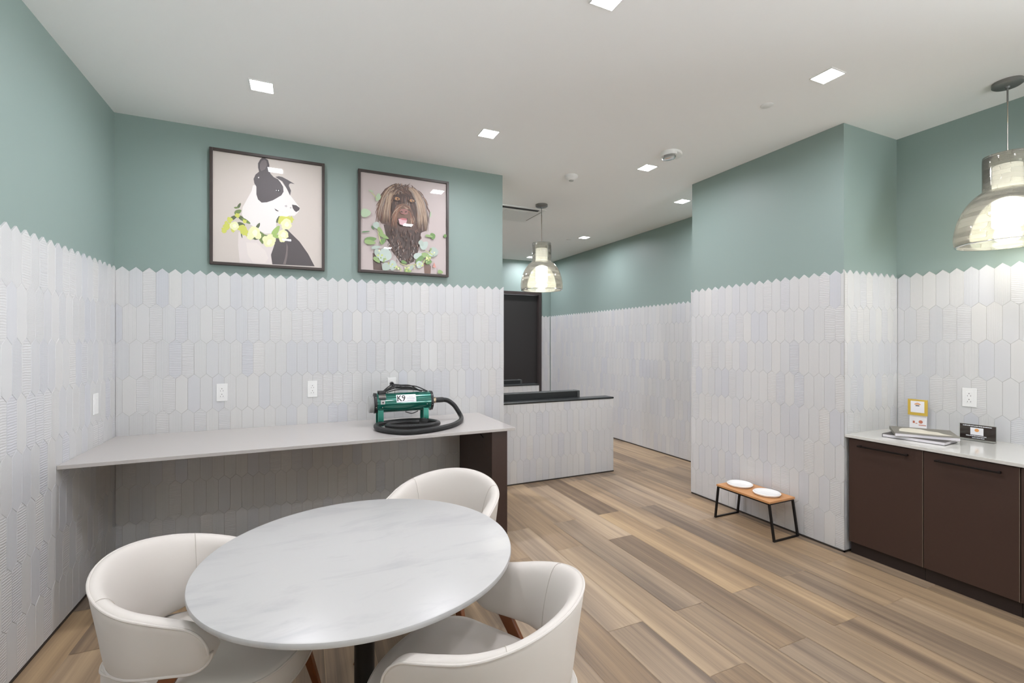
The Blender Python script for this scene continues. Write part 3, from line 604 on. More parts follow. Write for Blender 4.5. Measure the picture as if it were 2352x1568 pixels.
brown_d:575,883 635,873 684,838 724,776 755,687 777,568 777,570 762,689 734,781 692,845 639,880 575,885
brown_m:555,904 624,885 678,838 719,762 745,657 758,521 758,521 752,658 728,766 687,845 628,892 556,907
brown_d:582,885 637,874 681,838 719,775 746,686 767,570 767,570 752,687 724,779 687,843 639,879 584,888
brown_l:549,878 613,868 664,829 703,760 730,662 744,533 744,533 735,663 710,762 671,833 616,871 549,879
brown_d:546,880 614,869 667,833 709,774 739,687 758,573 759,573 748,690 723,779 678,843 620,878 548,884
brown_t:564,882 624,868 671,826 707,754 734,652 748,518 748,518 738,652 714,756 677,830 627,873 564,883
brown_d:559,880 624,869 674,830 712,766 737,672 749,552 749,552 742,674 719,769 680,835 627,874 560,883
brown_d:530,895 599,873 653,821 694,739 719,623 730,476 731,476 727,625 705,742 663,828 605,880 531,898
brown_m:536,892 605,874 659,834 702,771 735,685 756,572 758,572 742,686 713,776 669,843 610,882 538,895
brown_d:530,877 599,863 655,824 696,757 723,662 735,538 735,538 727,663 702,760 660,828 602,868 530,878
brown_d:555,904 616,878 663,824 699,742 723,630 734,488 734,488 730,631 710,746 674,830 621,884 556,907
brown_m:580,907 624,879 660,830 692,757 717,658 737,536 738,536 727,661 705,761 674,838 632,887 582,909
brown_d:549,883 609,861 657,810 698,726 730,608 753,458 755,458 737,611 707,730 666,815 613,868 550,885
brown_t:543,903 602,877 652,824 692,746 723,641 745,508 745,508 728,642 699,749 659,829 606,882 543,905
brown_l:552,878 607,860 652,819 685,752 710,661 726,542 726,542 719,662 696,757 662,825 613,868 553,880
brown_d:555,900 606,871 646,815 677,730 698,615 707,469 707,469 703,616 687,732 656,820 612,877 556,903
brown_t:563,894 612,868 652,813 688,730 717,618 741,478 741,478 723,620 696,734 660,818 616,871 564,895
brown_m:548,880 600,860 641,818 671,752 692,662 701,547 702,547 699,663 682,756 650,824 606,866 549,883
brown_l:530,899 591,870 642,814 684,730 717,617 738,477 739,477 720,618 691,732 648,818 593,874 530,900
brown_m:571,887 614,861 648,810 674,730 691,621 699,484 699,484 695,622 681,731 655,813 618,865 571,888
brown_t:532,874 595,851 644,800 682,717 709,603 723,458 723,458 713,605 689,720 652,805 599,856 534,875
brown_d:536,898 595,869 638,821 669,752 687,662 692,549 692,549 695,663 681,756 650,829 602,877 538,900
brown_l:556,902 602,869 638,810 664,726 681,615 688,477 689,477 688,616 675,729 649,815 609,874 557,904
brown_m:543,907 596,871 637,816 667,739 687,638 694,514 695,514 695,640 681,744 650,824 605,879 546,909
brown_m:546,900 598,870 639,824 671,759 694,675 706,572 706,572 699,676 680,761 648,829 603,875 548,903
brown_t:550,898 598,864 637,804 667,719 689,606 703,464 705,464 698,607 678,722 648,810 605,870 553,900
brown_m:564,904 605,869 641,813 670,732 695,628 713,502 713,502 699,630 678,735 648,815 610,873 566,905
brown_l:568,892 612,860 644,804 667,721 680,613 684,478 684,478 685,613 674,724 650,808 616,864 570,894
brown_l:564,890 609,859 644,805 671,726 692,625 703,497 705,497 699,626 684,730 655,810 616,864 566,893
brown_m:570,909 609,870 638,813 659,734 671,633 674,511 675,511 678,635 670,736 649,818 616,875 573,910
brown_m:561,879 603,853 638,809 666,749 688,670 705,571 706,571 695,671 677,752 648,815 610,859 564,882
brown_t:567,902 600,864 628,808 649,730 664,631 673,511 673,511 670,632 659,732 638,811 607,868 570,903
brown_m:561,904 603,864 635,800 655,710 664,593 663,452 663,452 669,595 663,711 642,803 609,868 563,905
brown_t:560,904 596,865 625,810 650,737 670,646 685,536 685,536 675,647 659,740 634,814 602,870 563,905
brown_t:570,890 606,858 632,806 649,736 656,647 653,538 655,539 662,648 659,739 642,810 613,861 573,893
brown_d:577,910 609,865 632,798 650,705 662,588 666,445 667,445 670,588 663,707 645,801 617,870 580,912
brown_m:556,892 591,853 620,789 644,701 664,588 678,449 680,450 671,590 656,705 632,794 599,858 559,894
brown_l:542,892 587,854 618,799 641,725 652,630 652,513 652,513 660,630 653,727 631,805 593,860 543,894
brown_m:570,888 598,850 618,793 635,714 645,613 650,491 652,491 655,615 649,716 634,798 607,856 574,890
brown_d:552,894 589,856 618,803 644,735 662,650 674,547 674,547 669,651 653,737 630,808 596,860 555,895
brown_l:566,904 602,860 627,796 642,711 649,605 646,478 646,478 653,606 649,712 634,799 606,863 567,904
brown_l:575,890 596,849 616,788 631,704 645,597 655,468 656,469 652,598 644,706 628,791 606,854 578,893
brown_m:568,907 599,864 621,809 634,740 639,656 635,559 635,559 645,657 644,741 631,811 606,868 571,909
brown_g:484,924 385,888 303,824 238,735 192,620 161,481 162,481 196,618 246,731 310,819 388,883 485,923
brown_g:414,873 342,854 282,803 236,719 204,605 186,461 186,461 211,605 246,716 290,798 346,848 414,870
brown_l:375,899 320,870 272,818 236,739 208,636 192,508 192,508 211,636 239,737 275,815 321,869 375,898
brown_t:484,878 388,858 308,815 249,747 206,656 179,543 179,543 207,656 251,746 311,811 388,855 484,877
brown_t:436,871 357,854 293,810 242,741 204,647 181,529 182,529 207,647 245,740 295,808 359,851 436,871
brown_m:493,924 397,887 317,824 256,735 213,623 186,488 188,488 219,622 265,731 325,816 402,880 495,922
brown_m:496,900 393,871 311,818 249,740 208,640 188,517 189,517 214,638 257,736 317,813 396,866 496,899
brown_t:379,913 321,882 274,829 236,759 210,671 193,565 193,565 215,670 246,756 282,824 327,875 381,910
brown_m:506,883 409,863 329,823 267,761 225,681 200,583 200,583 229,680 274,757 333,816 410,858 506,880
brown_g:452,923 368,885 300,829 247,752 213,657 193,546 193,546 218,657 256,749 307,823 371,880 453,920
brown_m:416,902 346,869 292,809 254,725 232,616 224,482 224,482 236,616 260,724 299,806 350,865 417,900
brown_g:432,899 357,866 296,806 251,720 221,608 207,471 207,471 226,607 258,717 303,803 360,861 432,897
brown_g:500,877 406,854 327,806 267,732 226,636 203,516 204,516 231,635 274,730 332,800 407,849 502,874
brown_l:409,892 343,865 290,819 251,754 226,671 215,570 215,570 232,670 258,751 297,814 346,860 410,890
brown_m:449,871 378,850 318,804 274,732 240,638 221,521 222,521 245,638 278,731 322,800 379,846 449,870
brown_m:477,903 396,871 329,820 278,750 240,662 218,557 218,557 245,662 283,749 335,816 399,866 478,900
brown_t:409,895 347,866 297,819 258,752 231,669 215,568 215,568 238,669 267,750 306,814 353,861 410,893
brown_g:421,912 356,877 302,825 263,759 236,679 224,583 224,583 240,677 268,757 307,821 359,873 421,910
brown_t:375,865 329,843 292,794 264,720 246,621 235,497 236,497 249,621 270,720 297,793 332,840 375,864
brown_g:456,922 379,883 318,829 275,761 249,679 238,585 239,585 254,679 285,757 328,824 385,877 457,919
brown_m:384,865 339,846 302,808 275,751 257,677 249,586 250,586 261,677 281,750 307,805 342,843 385,864
brown_t:466,899 392,866 335,814 292,744 265,656 253,551 253,551 270,656 299,742 340,811 395,863 466,898
brown_t:449,893 379,859 324,803 283,721 257,618 246,494 247,494 264,618 292,720 332,798 384,854 450,890
brown_t:368,914 333,877 304,824 283,757 270,679 264,587 264,587 274,679 290,757 311,823 338,874 370,914
brown_t:431,874 370,850 321,808 286,750 267,675 261,585 261,585 271,675 292,749 325,805 372,846 432,871
brown_t:425,902 365,866 318,815 285,749 263,667 253,571 253,571 265,667 289,747 324,813 368,864 427,900
brown_l:392,892 347,856 311,798 283,717 264,616 251,491 251,491 267,616 289,717 317,796 352,854 393,890
brown_t:499,904 417,869 353,819 308,756 285,680 281,591 281,591 289,680 315,754 359,815 420,864 499,903
brown_g:438,887 381,853 335,795 302,715 279,611 268,486 268,486 282,611 307,714 340,793 384,850 438,885
brown_t:413,870 357,843 313,791 282,716 263,621 257,503 257,503 270,621 290,715 321,788 361,838 414,869
brown_l:432,884 378,853 333,799 302,725 283,631 278,518 278,518 290,631 313,724 343,795 382,848 434,883
brown_l:427,869 374,840 333,789 306,714 289,616 285,497 285,497 292,616 310,712 338,786 377,838 427,869
brown_m:360,904 332,864 311,805 296,729 288,636 285,527 285,527 290,637 300,729 315,804 336,863 361,904
brown_g:452,918 392,873 345,813 313,739 293,650 289,547 289,547 297,650 318,737 350,810 395,870 452,917
brown_g:471,910 403,868 352,808 318,730 303,637 304,528 304,528 308,637 328,729 361,804 409,863 473,909
brown_l:475,885 407,855 354,810 318,751 302,681 302,598 302,598 308,680 329,749 363,804 411,848 477,883
brown_g:417,874 365,844 329,795 307,729 302,647 311,549 311,549 307,648 315,729 336,793 370,839 418,873
brown_t:463,890 399,853 350,794 315,716 296,620 290,506 292,506 302,620 324,715 357,791 403,849 464,889
brown_t:495,925 421,877 365,816 328,744 310,661 310,568 310,568 315,661 336,742 372,813 425,873 496,924
brown_l:475,928 406,877 352,814 315,739 296,652 293,556 293,556 302,652 324,737 360,810 410,873 477,925
brown_t:404,905 363,863 331,803 308,729 296,641 293,538 293,538 303,641 320,727 342,800 371,859 407,904
brown_m:477,888 409,850 357,795 324,726 308,641 310,542 310,542 311,641 328,725 361,794 410,848 478,887
brown_l:438,904 388,859 350,796 327,717 317,622 320,512 321,512 322,623 335,717 359,795 393,856 439,903
brown_l:449,912 393,866 352,809 327,739 318,658 324,568 325,568 325,658 338,737 363,805 400,861 450,910
brown_t:421,897 377,855 343,801 324,734 317,655 321,565 322,565 321,655 329,734 350,799 381,853 422,895
brown_l:396,882 365,843 342,786 328,711 321,618 322,508 324,508 328,618 338,711 352,785 372,841 399,880
brown_g:570,912 638,892 694,840 737,756 767,640 785,489 785,489 771,641 742,759 699,844 641,895 571,913
brown_g:568,890 630,879 682,839 728,769 766,669 795,538 796,538 769,670 732,771 687,841 632,882 570,892
brown_g:531,884 606,874 667,839 714,778 751,687 773,570 773,570 758,690 724,783 675,846 610,882 531,887
brown_t:550,889 621,873 675,823 717,736 744,612 756,452 758,452 752,613 728,740 687,829 627,880 552,892
brown_g:570,903 628,882 677,828 719,741 752,621 776,466 777,466 758,622 727,745 685,833 632,887 571,904
brown_t:588,894 638,880 678,839 710,770 734,675 749,551 749,552 737,675 714,771 681,841 639,882 588,895
brown_t:550,900 618,884 673,843 714,778 744,686 760,568 760,568 748,687 720,780 678,848 621,888 550,902
brown_t:563,893 624,875 674,828 716,752 748,645 770,506 770,506 755,646 726,756 684,835 630,882 564,895
brown_t:532,903 605,880 664,828 712,742 748,623 770,473 771,473 751,625 717,744 669,830 607,884 532,904
brown_t:556,909 618,885 669,836 705,762 730,661 741,532 742,532 737,662 714,766 677,843 624,892 556,910
brown_g:556,902 618,878 667,823 705,734 731,613 744,458 744,458 734,613 710,736 673,825 621,880 557,903
brown_g:539,877 607,866 664,830 709,767 742,679 763,562 763,562 745,679 713,769 667,833 609,869 539,878
brown_t:582,883 632,868 674,831 706,770 728,685 742,575 744,575 734,686 713,774 680,835 637,873 584,884
brown_l:584,908 632,883 674,835 709,762 737,666 758,544 759,544 744,667 719,766 682,840 638,888 585,910
brown_l:543,902 603,877 652,825 692,747 724,642 745,508 745,508 728,643 699,750 659,830 606,882 543,903
brown_l:536,899 605,877 656,831 695,764 719,671 728,554 728,554 726,672 705,767 666,838 609,883 538,902
brown_t:588,884 631,865 667,825 701,761 728,674 752,562 752,562 735,676 710,765 677,831 637,871 589,885
brown_t:543,879 605,858 655,806 695,724 727,608 748,459 749,459 734,610 706,727 664,814 610,865 545,882
brown_l:577,905 625,879 663,831 689,761 707,669 713,553 714,553 710,670 695,762 667,834 628,882 577,907
brown_t:568,880 616,860 652,816 680,747 698,652 705,529 706,529 703,652 688,750 660,821 620,865 570,882
brown_t:527,890 595,864 649,808 691,722 721,605 737,456 738,456 727,606 701,726 659,814 599,870 527,893
brown_l:556,893 612,868 657,816 694,740 720,636 737,506 737,506 726,637 702,742 664,821 616,873 556,895
brown_t:580,905 625,877 663,826 689,754 706,658 713,541 713,541 710,660 695,756 669,830 630,880 580,907
brown_l:553,898 609,871 655,824 691,755 717,663 734,551 734,551 720,665 695,757 659,828 612,874 555,899
brown_t:588,912 621,877 648,823 669,745 684,646 692,524 694,524 691,647 680,749 659,826 628,882 591,913
brown_l:568,883 616,858 653,806 682,726 705,618 716,482 717,482 707,618 688,727 657,808 617,860 568,884
brown_t:543,875 592,853 631,809 663,744 687,655 702,542 702,542 694,656 674,747 642,815 599,859 545,878
brown_t:549,882 599,858 639,811 669,744 691,652 702,538 702,538 695,653 675,746 645,815 603,861 550,883
brown_l:585,894 618,864 645,813 666,740 681,645 689,528 689,528 685,646 673,742 652,816 623,868 587,895
brown_g:530,884 581,854 624,798 660,712 689,601 710,459 712,461 696,602 671,717 635,803 588,860 531,887
brown_t:545,908 592,870 631,813 663,734 685,632 699,508 701,508 692,633 673,737 642,818 599,875 546,909
brown_t:567,900 605,865 635,808 657,726 673,620 680,491 680,491 677,621 664,727 642,810 610,869 568,902
brown_t:552,889 598,858 635,808 666,735 688,641 703,526 703,526 694,642 674,739 644,813 603,863 553,890
brown_t:542,900 588,866 627,815 659,746 684,660 702,554 702,554 689,661 666,749 634,819 592,870 542,902
brown_t:555,902 600,864 635,800 657,709 669,592 669,449 669,449 673,592 663,710 639,801 605,866 556,903
brown_t:575,893 612,859 637,808 653,736 660,643 659,531 659,531 669,645 664,739 648,811 618,864 578,895
brown_t:566,879 599,848 628,791 650,711 669,605 681,473 681,473 673,606 657,712 635,795 605,850 567,880
brown_l:571,908 607,865 634,798 650,705 659,587 656,443 656,443 660,587 655,706 638,799 610,866 573,908
brown_g:570,879 602,846 628,791 650,711 669,608 682,481 682,481 674,610 659,714 637,795 607,850 573,880
brown_l:548,894 591,855 623,795 648,712 663,607 671,478 671,478 671,608 659,716 634,800 598,860 550,895
brown_g:535,904 577,861 610,803 638,726 659,630 673,516 673,516 666,632 649,730 621,809 584,868 536,905
brown_t:581,890 607,853 628,791 645,706 656,598 662,466 662,466 660,598 652,707 637,794 613,855 582,892
brown_t:546,893 581,853 612,790 638,706 660,598 678,469 678,469 667,601 648,709 623,795 588,856 549,895
brown_g:543,878 585,844 617,789 639,712 655,615 660,494 662,494 659,616 646,715 623,793 589,848 545,879
brown_g:556,892 588,851 614,791 637,711 655,611 669,489 669,489 662,612 648,715 624,795 595,855 557,893
brown_t:550,904 591,860 623,798 645,716 659,616 663,496 664,496 662,616 650,717 627,800 595,863 552,904
brown_dd:364,801 431,825 541,843 609,796 632,699 609,580 577,486 449,489 368,539 342,667
brown_dd:492,816 491,803 491,788 492,773 493,757 498,741 498,741 499,757 499,774 499,789 498,804 493,816
brown_dd:571,818 574,804 577,788 582,770 589,751 596,731 598,731 595,754 592,774 587,791 581,806 574,819
brown_dd:425,744 421,730 418,717 416,706 414,695 413,685 414,685 418,695 421,706 424,717 425,730 427,744
brown_dd:392,741 386,727 382,711 378,694 375,675 372,653 372,653 378,675 384,694 388,711 390,726 393,741
brown_dd:436,803 434,789 431,776 429,762 428,749 428,735 428,735 432,749 435,762 438,776 439,789 439,803
brown_m:582,742 584,729 588,714 593,700 602,686 610,672 610,672 609,689 605,705 599,719 593,732 585,744
brown_g:610,780 613,766 618,751 625,737 635,722 645,706 645,707 641,725 637,741 630,756 621,770 612,783
brown_g:538,775 538,760 539,744 543,727 549,709 555,689 556,690 556,711 555,730 552,747 548,762 541,775
brown_dd:528,799 527,785 528,773 531,762 536,752 542,745 542,745 542,755 542,765 539,776 535,788 530,799
brown_d:410,726 404,712 400,697 397,681 396,663 395,646 396,646 402,663 407,681 410,696 413,711 413,726
brown_dd:443,803 439,789 436,775 435,762 436,749 438,736 438,736 443,749 446,762 447,776 447,789 447,803
brown_g:402,712 396,700 392,689 389,677 386,667 384,658 384,658 389,667 393,676 397,687 400,700 403,712
brown_d:504,816 503,804 503,790 504,778 509,766 513,754 513,754 514,767 514,780 514,793 511,805 507,818
brown_dd:473,752 468,739 467,726 467,712 470,700 473,686 473,687 477,700 478,714 479,727 478,740 475,752
brown_d:564,803 566,789 570,778 574,766 580,756 587,749 588,749 585,759 581,770 577,780 573,791 566,804
brown_d:563,795 566,781 568,766 573,750 578,734 585,716 585,716 582,735 580,752 575,769 570,783 564,795
brown_m:567,811 568,796 571,781 577,766 584,750 591,732 592,732 589,751 587,769 582,785 577,800 570,813
brown_dd:498,734 496,720 496,709 498,699 500,690 504,682 506,682 507,691 509,701 507,711 504,722 502,734
brown_m:403,783 396,769 392,752 389,735 386,716 386,695 388,695 395,716 400,735 404,752 406,769 406,783
brown_g:420,795 416,781 411,766 410,750 407,732 407,715 407,715 411,732 416,750 418,765 421,780 421,795
brown_g:521,764 521,749 521,734 524,717 528,701 532,682 534,682 534,702 532,720 531,736 527,751 523,764
brown_m:534,805 534,790 535,775 539,756 543,737 549,716 550,716 550,739 549,759 546,778 542,793 536,806
brown_m:513,746 511,731 513,716 514,699 518,680 523,660 523,660 524,681 524,700 521,717 518,732 514,746
brown_m:466,801 463,786 460,770 460,752 461,732 464,710 464,710 467,732 470,752 470,771 470,788 468,801
brown_dd:482,774 481,760 479,746 481,731 482,716 485,700 485,700 488,716 489,732 489,747 486,761 485,774
brown_d:588,739 591,725 595,710 600,695 609,679 617,662 617,662 614,681 610,699 605,715 598,729 591,740
brown_dd:409,762 403,747 399,732 396,715 393,696 392,676 392,676 397,696 402,715 406,731 409,747 410,761
brown_dd:549,809 550,795 553,780 556,764 561,746 567,727 568,727 567,747 564,766 560,783 556,798 550,810
brown_m:364,790 357,776 352,761 346,745 342,727 338,709 338,709 346,727 353,744 359,760 363,775 367,790
brown_m:510,809 509,794 509,779 510,762 514,746 518,727 520,727 521,747 521,765 520,781 517,796 511,809
brown_d:500,764 500,750 500,736 502,722 504,710 507,696 507,696 509,710 509,724 507,737 506,751 502,764
brown_m:538,747 539,732 541,716 543,700 549,680 555,660 556,660 555,682 553,701 550,720 546,735 541,747
brown_m:500,751 499,737 499,722 502,707 503,692 507,676 507,676 509,694 509,709 507,724 506,739 502,751
brown_g:457,716 453,704 450,691 450,680 452,670 453,660 454,660 457,670 460,680 461,691 461,704 460,716
brown_dd:520,790 520,778 521,764 524,752 528,741 532,731 534,731 534,742 534,755 531,767 528,779 523,791
brown_d:499,762 498,749 498,734 499,720 502,706 506,691 507,691 509,707 509,722 509,736 506,750 502,762
brown_dd:496,788 496,773 496,759 498,742 500,726 503,709 503,709 503,726 503,744 503,759 500,774 498,788
brown_g:496,788 496,774 496,757 498,740 499,721 502,701 503,701 503,722 503,741 503,759 500,774 498,788
brown_m:370,790 361,776 356,760 350,742 347,722 345,701 345,701 353,722 360,741 365,759 370,775 372,790
brown_d:364,800 357,788 350,774 345,760 340,747 336,734 338,734 345,746 352,759 357,773 361,786 365,800
brown_m:404,702 485,729 559,707 591,628 573,534 513,487 435,504 377,557 372,630
brown_l:486,694 518,680 546,663 570,643 589,620 605,592 605,592 593,622 575,647 552,669 523,685 488,696
brown_l:435,696 416,682 402,651 392,603 389,541 389,461 390,461 393,541 399,603 409,650 420,680 435,695
brown_r:528,684 546,679 561,660 574,626 582,577 589,512 589,512 588,577 581,627 568,663 550,682 528,685
brown_r:516,691 539,686 560,671 578,646 593,608 606,559 606,561 598,610 584,648 566,676 542,691 516,692
brown_r:491,679 521,661 546,640 566,613 582,582 593,546 593,546 587,585 573,617 552,645 524,666 491,680
brown_l:520,677 545,671 564,657 582,632 598,597 609,549 610,551 603,598 591,636 573,663 548,677 521,679
brown_r:446,674 425,670 407,646 392,606 382,547 374,473 374,472 388,547 402,605 417,643 431,665 446,671
brown_r:441,648 421,640 406,620 392,587 382,544 375,491 375,491 386,543 399,586 411,617 425,637 441,647
brown_t:457,695 429,677 406,655 385,628 368,598 354,566 356,566 372,597 392,625 411,650 434,672 459,694
brown_m:524,706 543,677 559,640 567,592 571,534 568,468 570,468 575,536 573,593 564,641 548,680 524,707
brown_t:516,705 542,680 559,650 568,613 568,570 561,519 561,519 573,570 574,615 564,652 545,684 516,706
brown_t:454,674 422,655 396,626 379,590 370,546 368,496 370,496 375,546 386,588 403,623 425,651 454,672
brown_m:464,663 439,670 416,661 396,640 382,607 372,562 372,562 386,606 403,637 420,656 439,665 463,662
brown_r:509,676 535,661 552,640 564,613 570,581 568,542 570,542 575,582 573,617 560,645 539,666 510,679
brown_l:528,696 543,675 559,652 575,631 592,610 610,587 610,587 598,612 582,636 567,658 549,679 531,699
brown_r:445,694 420,672 399,642 385,605 378,558 375,506 377,506 382,558 392,603 406,640 422,670 446,692
brown_m:518,726 542,694 559,662 571,631 578,602 580,573 580,573 582,603 577,633 564,665 546,696 520,727
brown_m:449,719 418,696 393,657 377,601 367,529 365,442 365,442 374,529 386,600 403,655 424,692 450,717
brown_t:517,711 545,699 563,669 573,622 573,556 564,472 564,472 577,556 580,623 570,671 549,702 517,712
brown_r:496,658 528,665 550,652 567,622 578,571 582,501 584,501 584,572 575,625 557,658 530,670 496,660
brown_l:520,672 541,660 556,640 568,612 578,577 584,532 585,532 582,577 575,615 561,643 543,663 520,674
brown_m:460,696 431,684 407,656 386,611 371,551 360,474 360,474 374,551 392,610 411,653 434,681 460,695
brown_l:499,667 527,669 546,656 560,627 571,581 577,514 577,516 578,581 571,631 555,663 530,676 499,670
brown_r:489,667 516,667 535,660 549,645 559,621 563,587 563,587 563,622 555,648 539,666 517,672 489,670
brown_t:474,667 443,667 417,657 400,637 392,607 392,571 393,571 396,607 407,635 421,651 443,662 474,665
brown_l:445,681 414,657 389,627 368,591 353,548 342,499 342,499 356,547 374,590 393,625 417,655 445,680
brown_r:447,712 416,695 389,669 370,635 359,595 356,547 356,547 365,593 379,632 397,663 421,690 449,710
brown_l:488,685 523,674 552,648 578,612 602,563 621,501 621,501 606,565 584,616 557,653 525,677 489,686
brown_r:468,666 436,660 411,643 397,620 396,588 404,552 406,552 402,590 406,618 418,638 438,653 470,663
brown_m:460,724 431,695 404,656 381,605 361,543 345,472 345,472 367,542 390,602 414,652 438,691 463,722
brown_t:507,722 534,691 557,656 578,617 596,572 613,523 613,523 599,573 582,618 561,660 538,694 509,724
brown_t:506,675 536,665 557,641 570,598 574,539 567,462 568,462 580,539 578,601 566,645 541,671 506,677
brown_l:431,687 411,669 393,635 378,585 365,521 354,443 354,443 370,521 385,585 402,632 417,666 432,686
brown_r:516,694 538,675 560,652 580,626 599,596 616,562 617,562 602,597 584,628 564,656 542,677 517,695
brown_d:438,680 416,671 395,651 374,622 356,583 339,536 340,536 361,582 382,618 402,647 420,666 439,679
brown_m:466,658 435,642 413,613 400,572 397,519 406,457 406,457 403,521 409,572 421,611 439,638 467,656
brown_d:503,684 528,679 550,656 573,616 593,557 613,479 613,481 598,558 580,618 557,660 531,682 503,685
brown_r:496,662 523,653 545,643 567,630 587,613 606,593 606,595 591,617 573,637 550,651 525,660 496,665
brown_r:475,725 436,695 404,660 379,621 363,578 354,533 354,533 367,578 385,618 409,657 439,692 477,725
brown_m:470,726 429,702 397,670 377,630 367,581 367,526 368,526 371,581 384,628 403,667 432,700 471,725
brown_d:496,715 531,691 555,661 567,623 570,578 560,526 560,526 573,578 573,625 560,663 535,695 498,716
brown_t:434,672 411,661 393,633 382,593 378,541 378,476 378,476 382,541 390,593 402,632 416,657 435,671
brown_r:500,702 530,690 552,663 570,622 582,566 591,492 591,492 588,566 578,625 559,669 534,695 500,705
brown_m:443,721 418,686 402,646 393,601 393,551 400,496 400,496 399,551 403,601 411,645 425,684 445,720
brown_t:530,696 549,677 560,653 566,625 566,591 559,548 559,548 573,590 577,627 571,658 555,682 531,697
brown_t:482,692 521,679 553,653 578,615 596,563 609,496 609,497 603,565 588,620 561,660 525,685 482,695
brown_m:470,670 431,657 402,627 382,581 375,521 378,444 379,444 382,521 393,580 411,623 436,651 470,667
brown_r:456,656 428,661 402,653 382,631 370,598 361,554 363,553 374,597 388,628 406,648 427,656 456,655
brown_l:527,686 545,670 563,646 584,616 606,577 630,531 631,531 613,580 593,620 573,652 550,675 528,689
brown_t:496,680 521,679 546,662 571,631 596,585 623,522 623,522 600,587 577,635 552,667 524,684 496,682
brown_r:457,715 428,677 407,632 395,580 390,522 395,458 396,458 397,522 404,580 417,631 435,675 460,714
brown_m:477,706 434,677 402,640 382,592 375,537 379,476 379,476 381,538 390,591 410,636 438,674 478,705
brown_l:520,687 545,670 566,642 580,602 591,549 595,486 596,486 598,551 591,605 575,647 552,676 521,690
brown_r:484,658 513,666 539,662 561,647 582,621 600,582 600,582 585,622 566,651 542,667 513,670 484,660
brown_r:453,650 422,643 396,626 374,596 359,557 347,507 347,507 363,556 381,593 402,621 425,640 454,648
brown_l:479,663 439,666 403,650 374,617 353,570 339,507 339,507 359,568 382,613 409,642 441,658 478,661
brown_r:516,712 545,692 568,662 587,623 599,575 605,514 606,514 603,576 593,627 575,667 549,696 517,714
brown_d:517,653 536,661 553,651 574,622 596,573 620,504 621,504 602,576 582,627 561,658 538,669 517,656
brown_m:486,701 525,684 555,655 574,615 584,561 584,494 585,494 588,561 580,616 560,658 528,687 486,702
brown_d:521,712 535,689 549,660 563,623 577,581 591,529 592,529 582,582 571,627 557,663 542,692 524,714
brown_d:530,667 555,666 571,658 582,645 591,622 593,591 593,591 598,623 592,648 578,666 556,674 530,670
brown_r:461,686 435,677 414,660 397,637 389,607 385,573 386,573 393,607 404,635 420,656 438,672 463,685
brown_r:520,660 536,661 550,646 566,611 580,558 595,486 595,486 584,558 571,613 556,648 538,665 520,661
brown_d:496,657 530,648 557,627 582,593 606,546 625,484 625,484 609,547 588,596 563,631 531,652 498,658
brown_r:502,662 527,666 548,648 568,610 588,548 606,464 606,464 591,549 574,612 553,652 528,670 502,663
brown_r:447,687 422,679 400,651 382,606 367,544 354,467 354,467 371,544 388,605 407,648 427,675 449,686
brown_r:441,669 410,651 384,631 364,610 350,586 340,562 342,562 354,585 370,606 389,626 413,647 441,667
brown_r:445,701 416,675 390,636 368,587 350,526 336,456 338,456 356,526 377,585 399,633 421,671 447,700
brown_m:432,715 411,690 390,657 372,618 357,572 345,519 345,519 363,571 381,616 399,655 417,687 435,714
brown_l:434,685 418,672 403,655 392,630 382,600 377,566 377,566 389,600 402,627 413,650 424,669 436,682
brown_d:461,679 434,657 409,627 386,587 367,539 349,482 349,482 371,538 395,585 417,623 439,655 463,677
brown_l:468,658 435,650 406,628 384,593 370,548 363,493 363,492 377,548 393,591 414,622 438,643 468,656
brown_r:478,667 446,662 418,638 396,597 379,541 370,467 370,467 385,539 403,596 425,633 449,656 478,665
brown_r:471,665 436,656 406,640 385,617 372,591 370,559 371,559 379,590 393,613 413,633 438,650 473,662
brown_m:485,663 521,667 546,653 561,622 567,571 563,499 563,499 571,571 568,625 552,658 523,672 485,666
brown_l:439,710 420,682 404,646 393,600 388,546 385,483 386,483 390,546 399,600 410,645 424,681 441,710
brown_r:482,650 520,651 545,642 559,627 564,601 559,563 559,563 570,601 568,631 552,651 523,658 482,653
brown_d:492,652 531,661 563,652 589,625 613,578 631,512 631,512 618,581 598,630 568,660 531,667 491,655
brown_m:521,684 549,681 570,662 584,627 593,573 595,502 596,502 596,573 591,628 575,666 552,685 521,686
brown_t:474,705 434,686 399,661 371,630 349,592 333,549 335,549 353,591 377,626 404,657 436,682 475,704
brown_l:425,930 406,904 389,879 372,855 357,833 342,811 342,811 360,830 378,853 395,875 411,902 427,929
brown_g:406,923 411,899 410,878 407,855 399,833 385,809 385,808 403,830 416,854 421,878 418,902 409,924
brown_d:484,924 491,903 500,880 513,858 530,835 549,814 549,814 536,840 524,864 511,887 500,907 488,925
brown_m:392,914 407,893 428,871 454,851 489,833 528,813 530,814 492,836 460,858 434,878 411,897 393,915
brown_m:532,928 491,907 473,883 486,861 527,850 591,843 592,844 530,856 493,870 485,883 496,900 534,927
brown_l:459,910 449,894 442,878 442,861 447,848 456,838 457,838 454,851 454,864 456,878 459,892 463,909
brown_l:468,922 457,900 454,879 457,859 468,840 486,824 486,824 473,843 466,861 463,880 464,900 470,922
brown_g:493,909 464,893 456,871 471,851 506,836 561,823 561,824 510,843 478,860 467,874 471,888 495,907
brown_g:424,934 427,907 427,880 424,855 420,830 413,804 414,804 428,829 436,855 439,883 436,909 428,934
brown_d:427,914 420,893 434,874 466,861 514,854 580,851 580,853 517,861 471,873 443,884 429,897 431,914
brown_d:375,893 386,879 404,866 432,855 467,846 510,839 510,839 468,851 435,863 410,873 390,883 377,894
brown_g:550,920 518,904 496,887 485,869 486,853 500,843 500,843 495,856 498,866 507,879 524,897 552,918
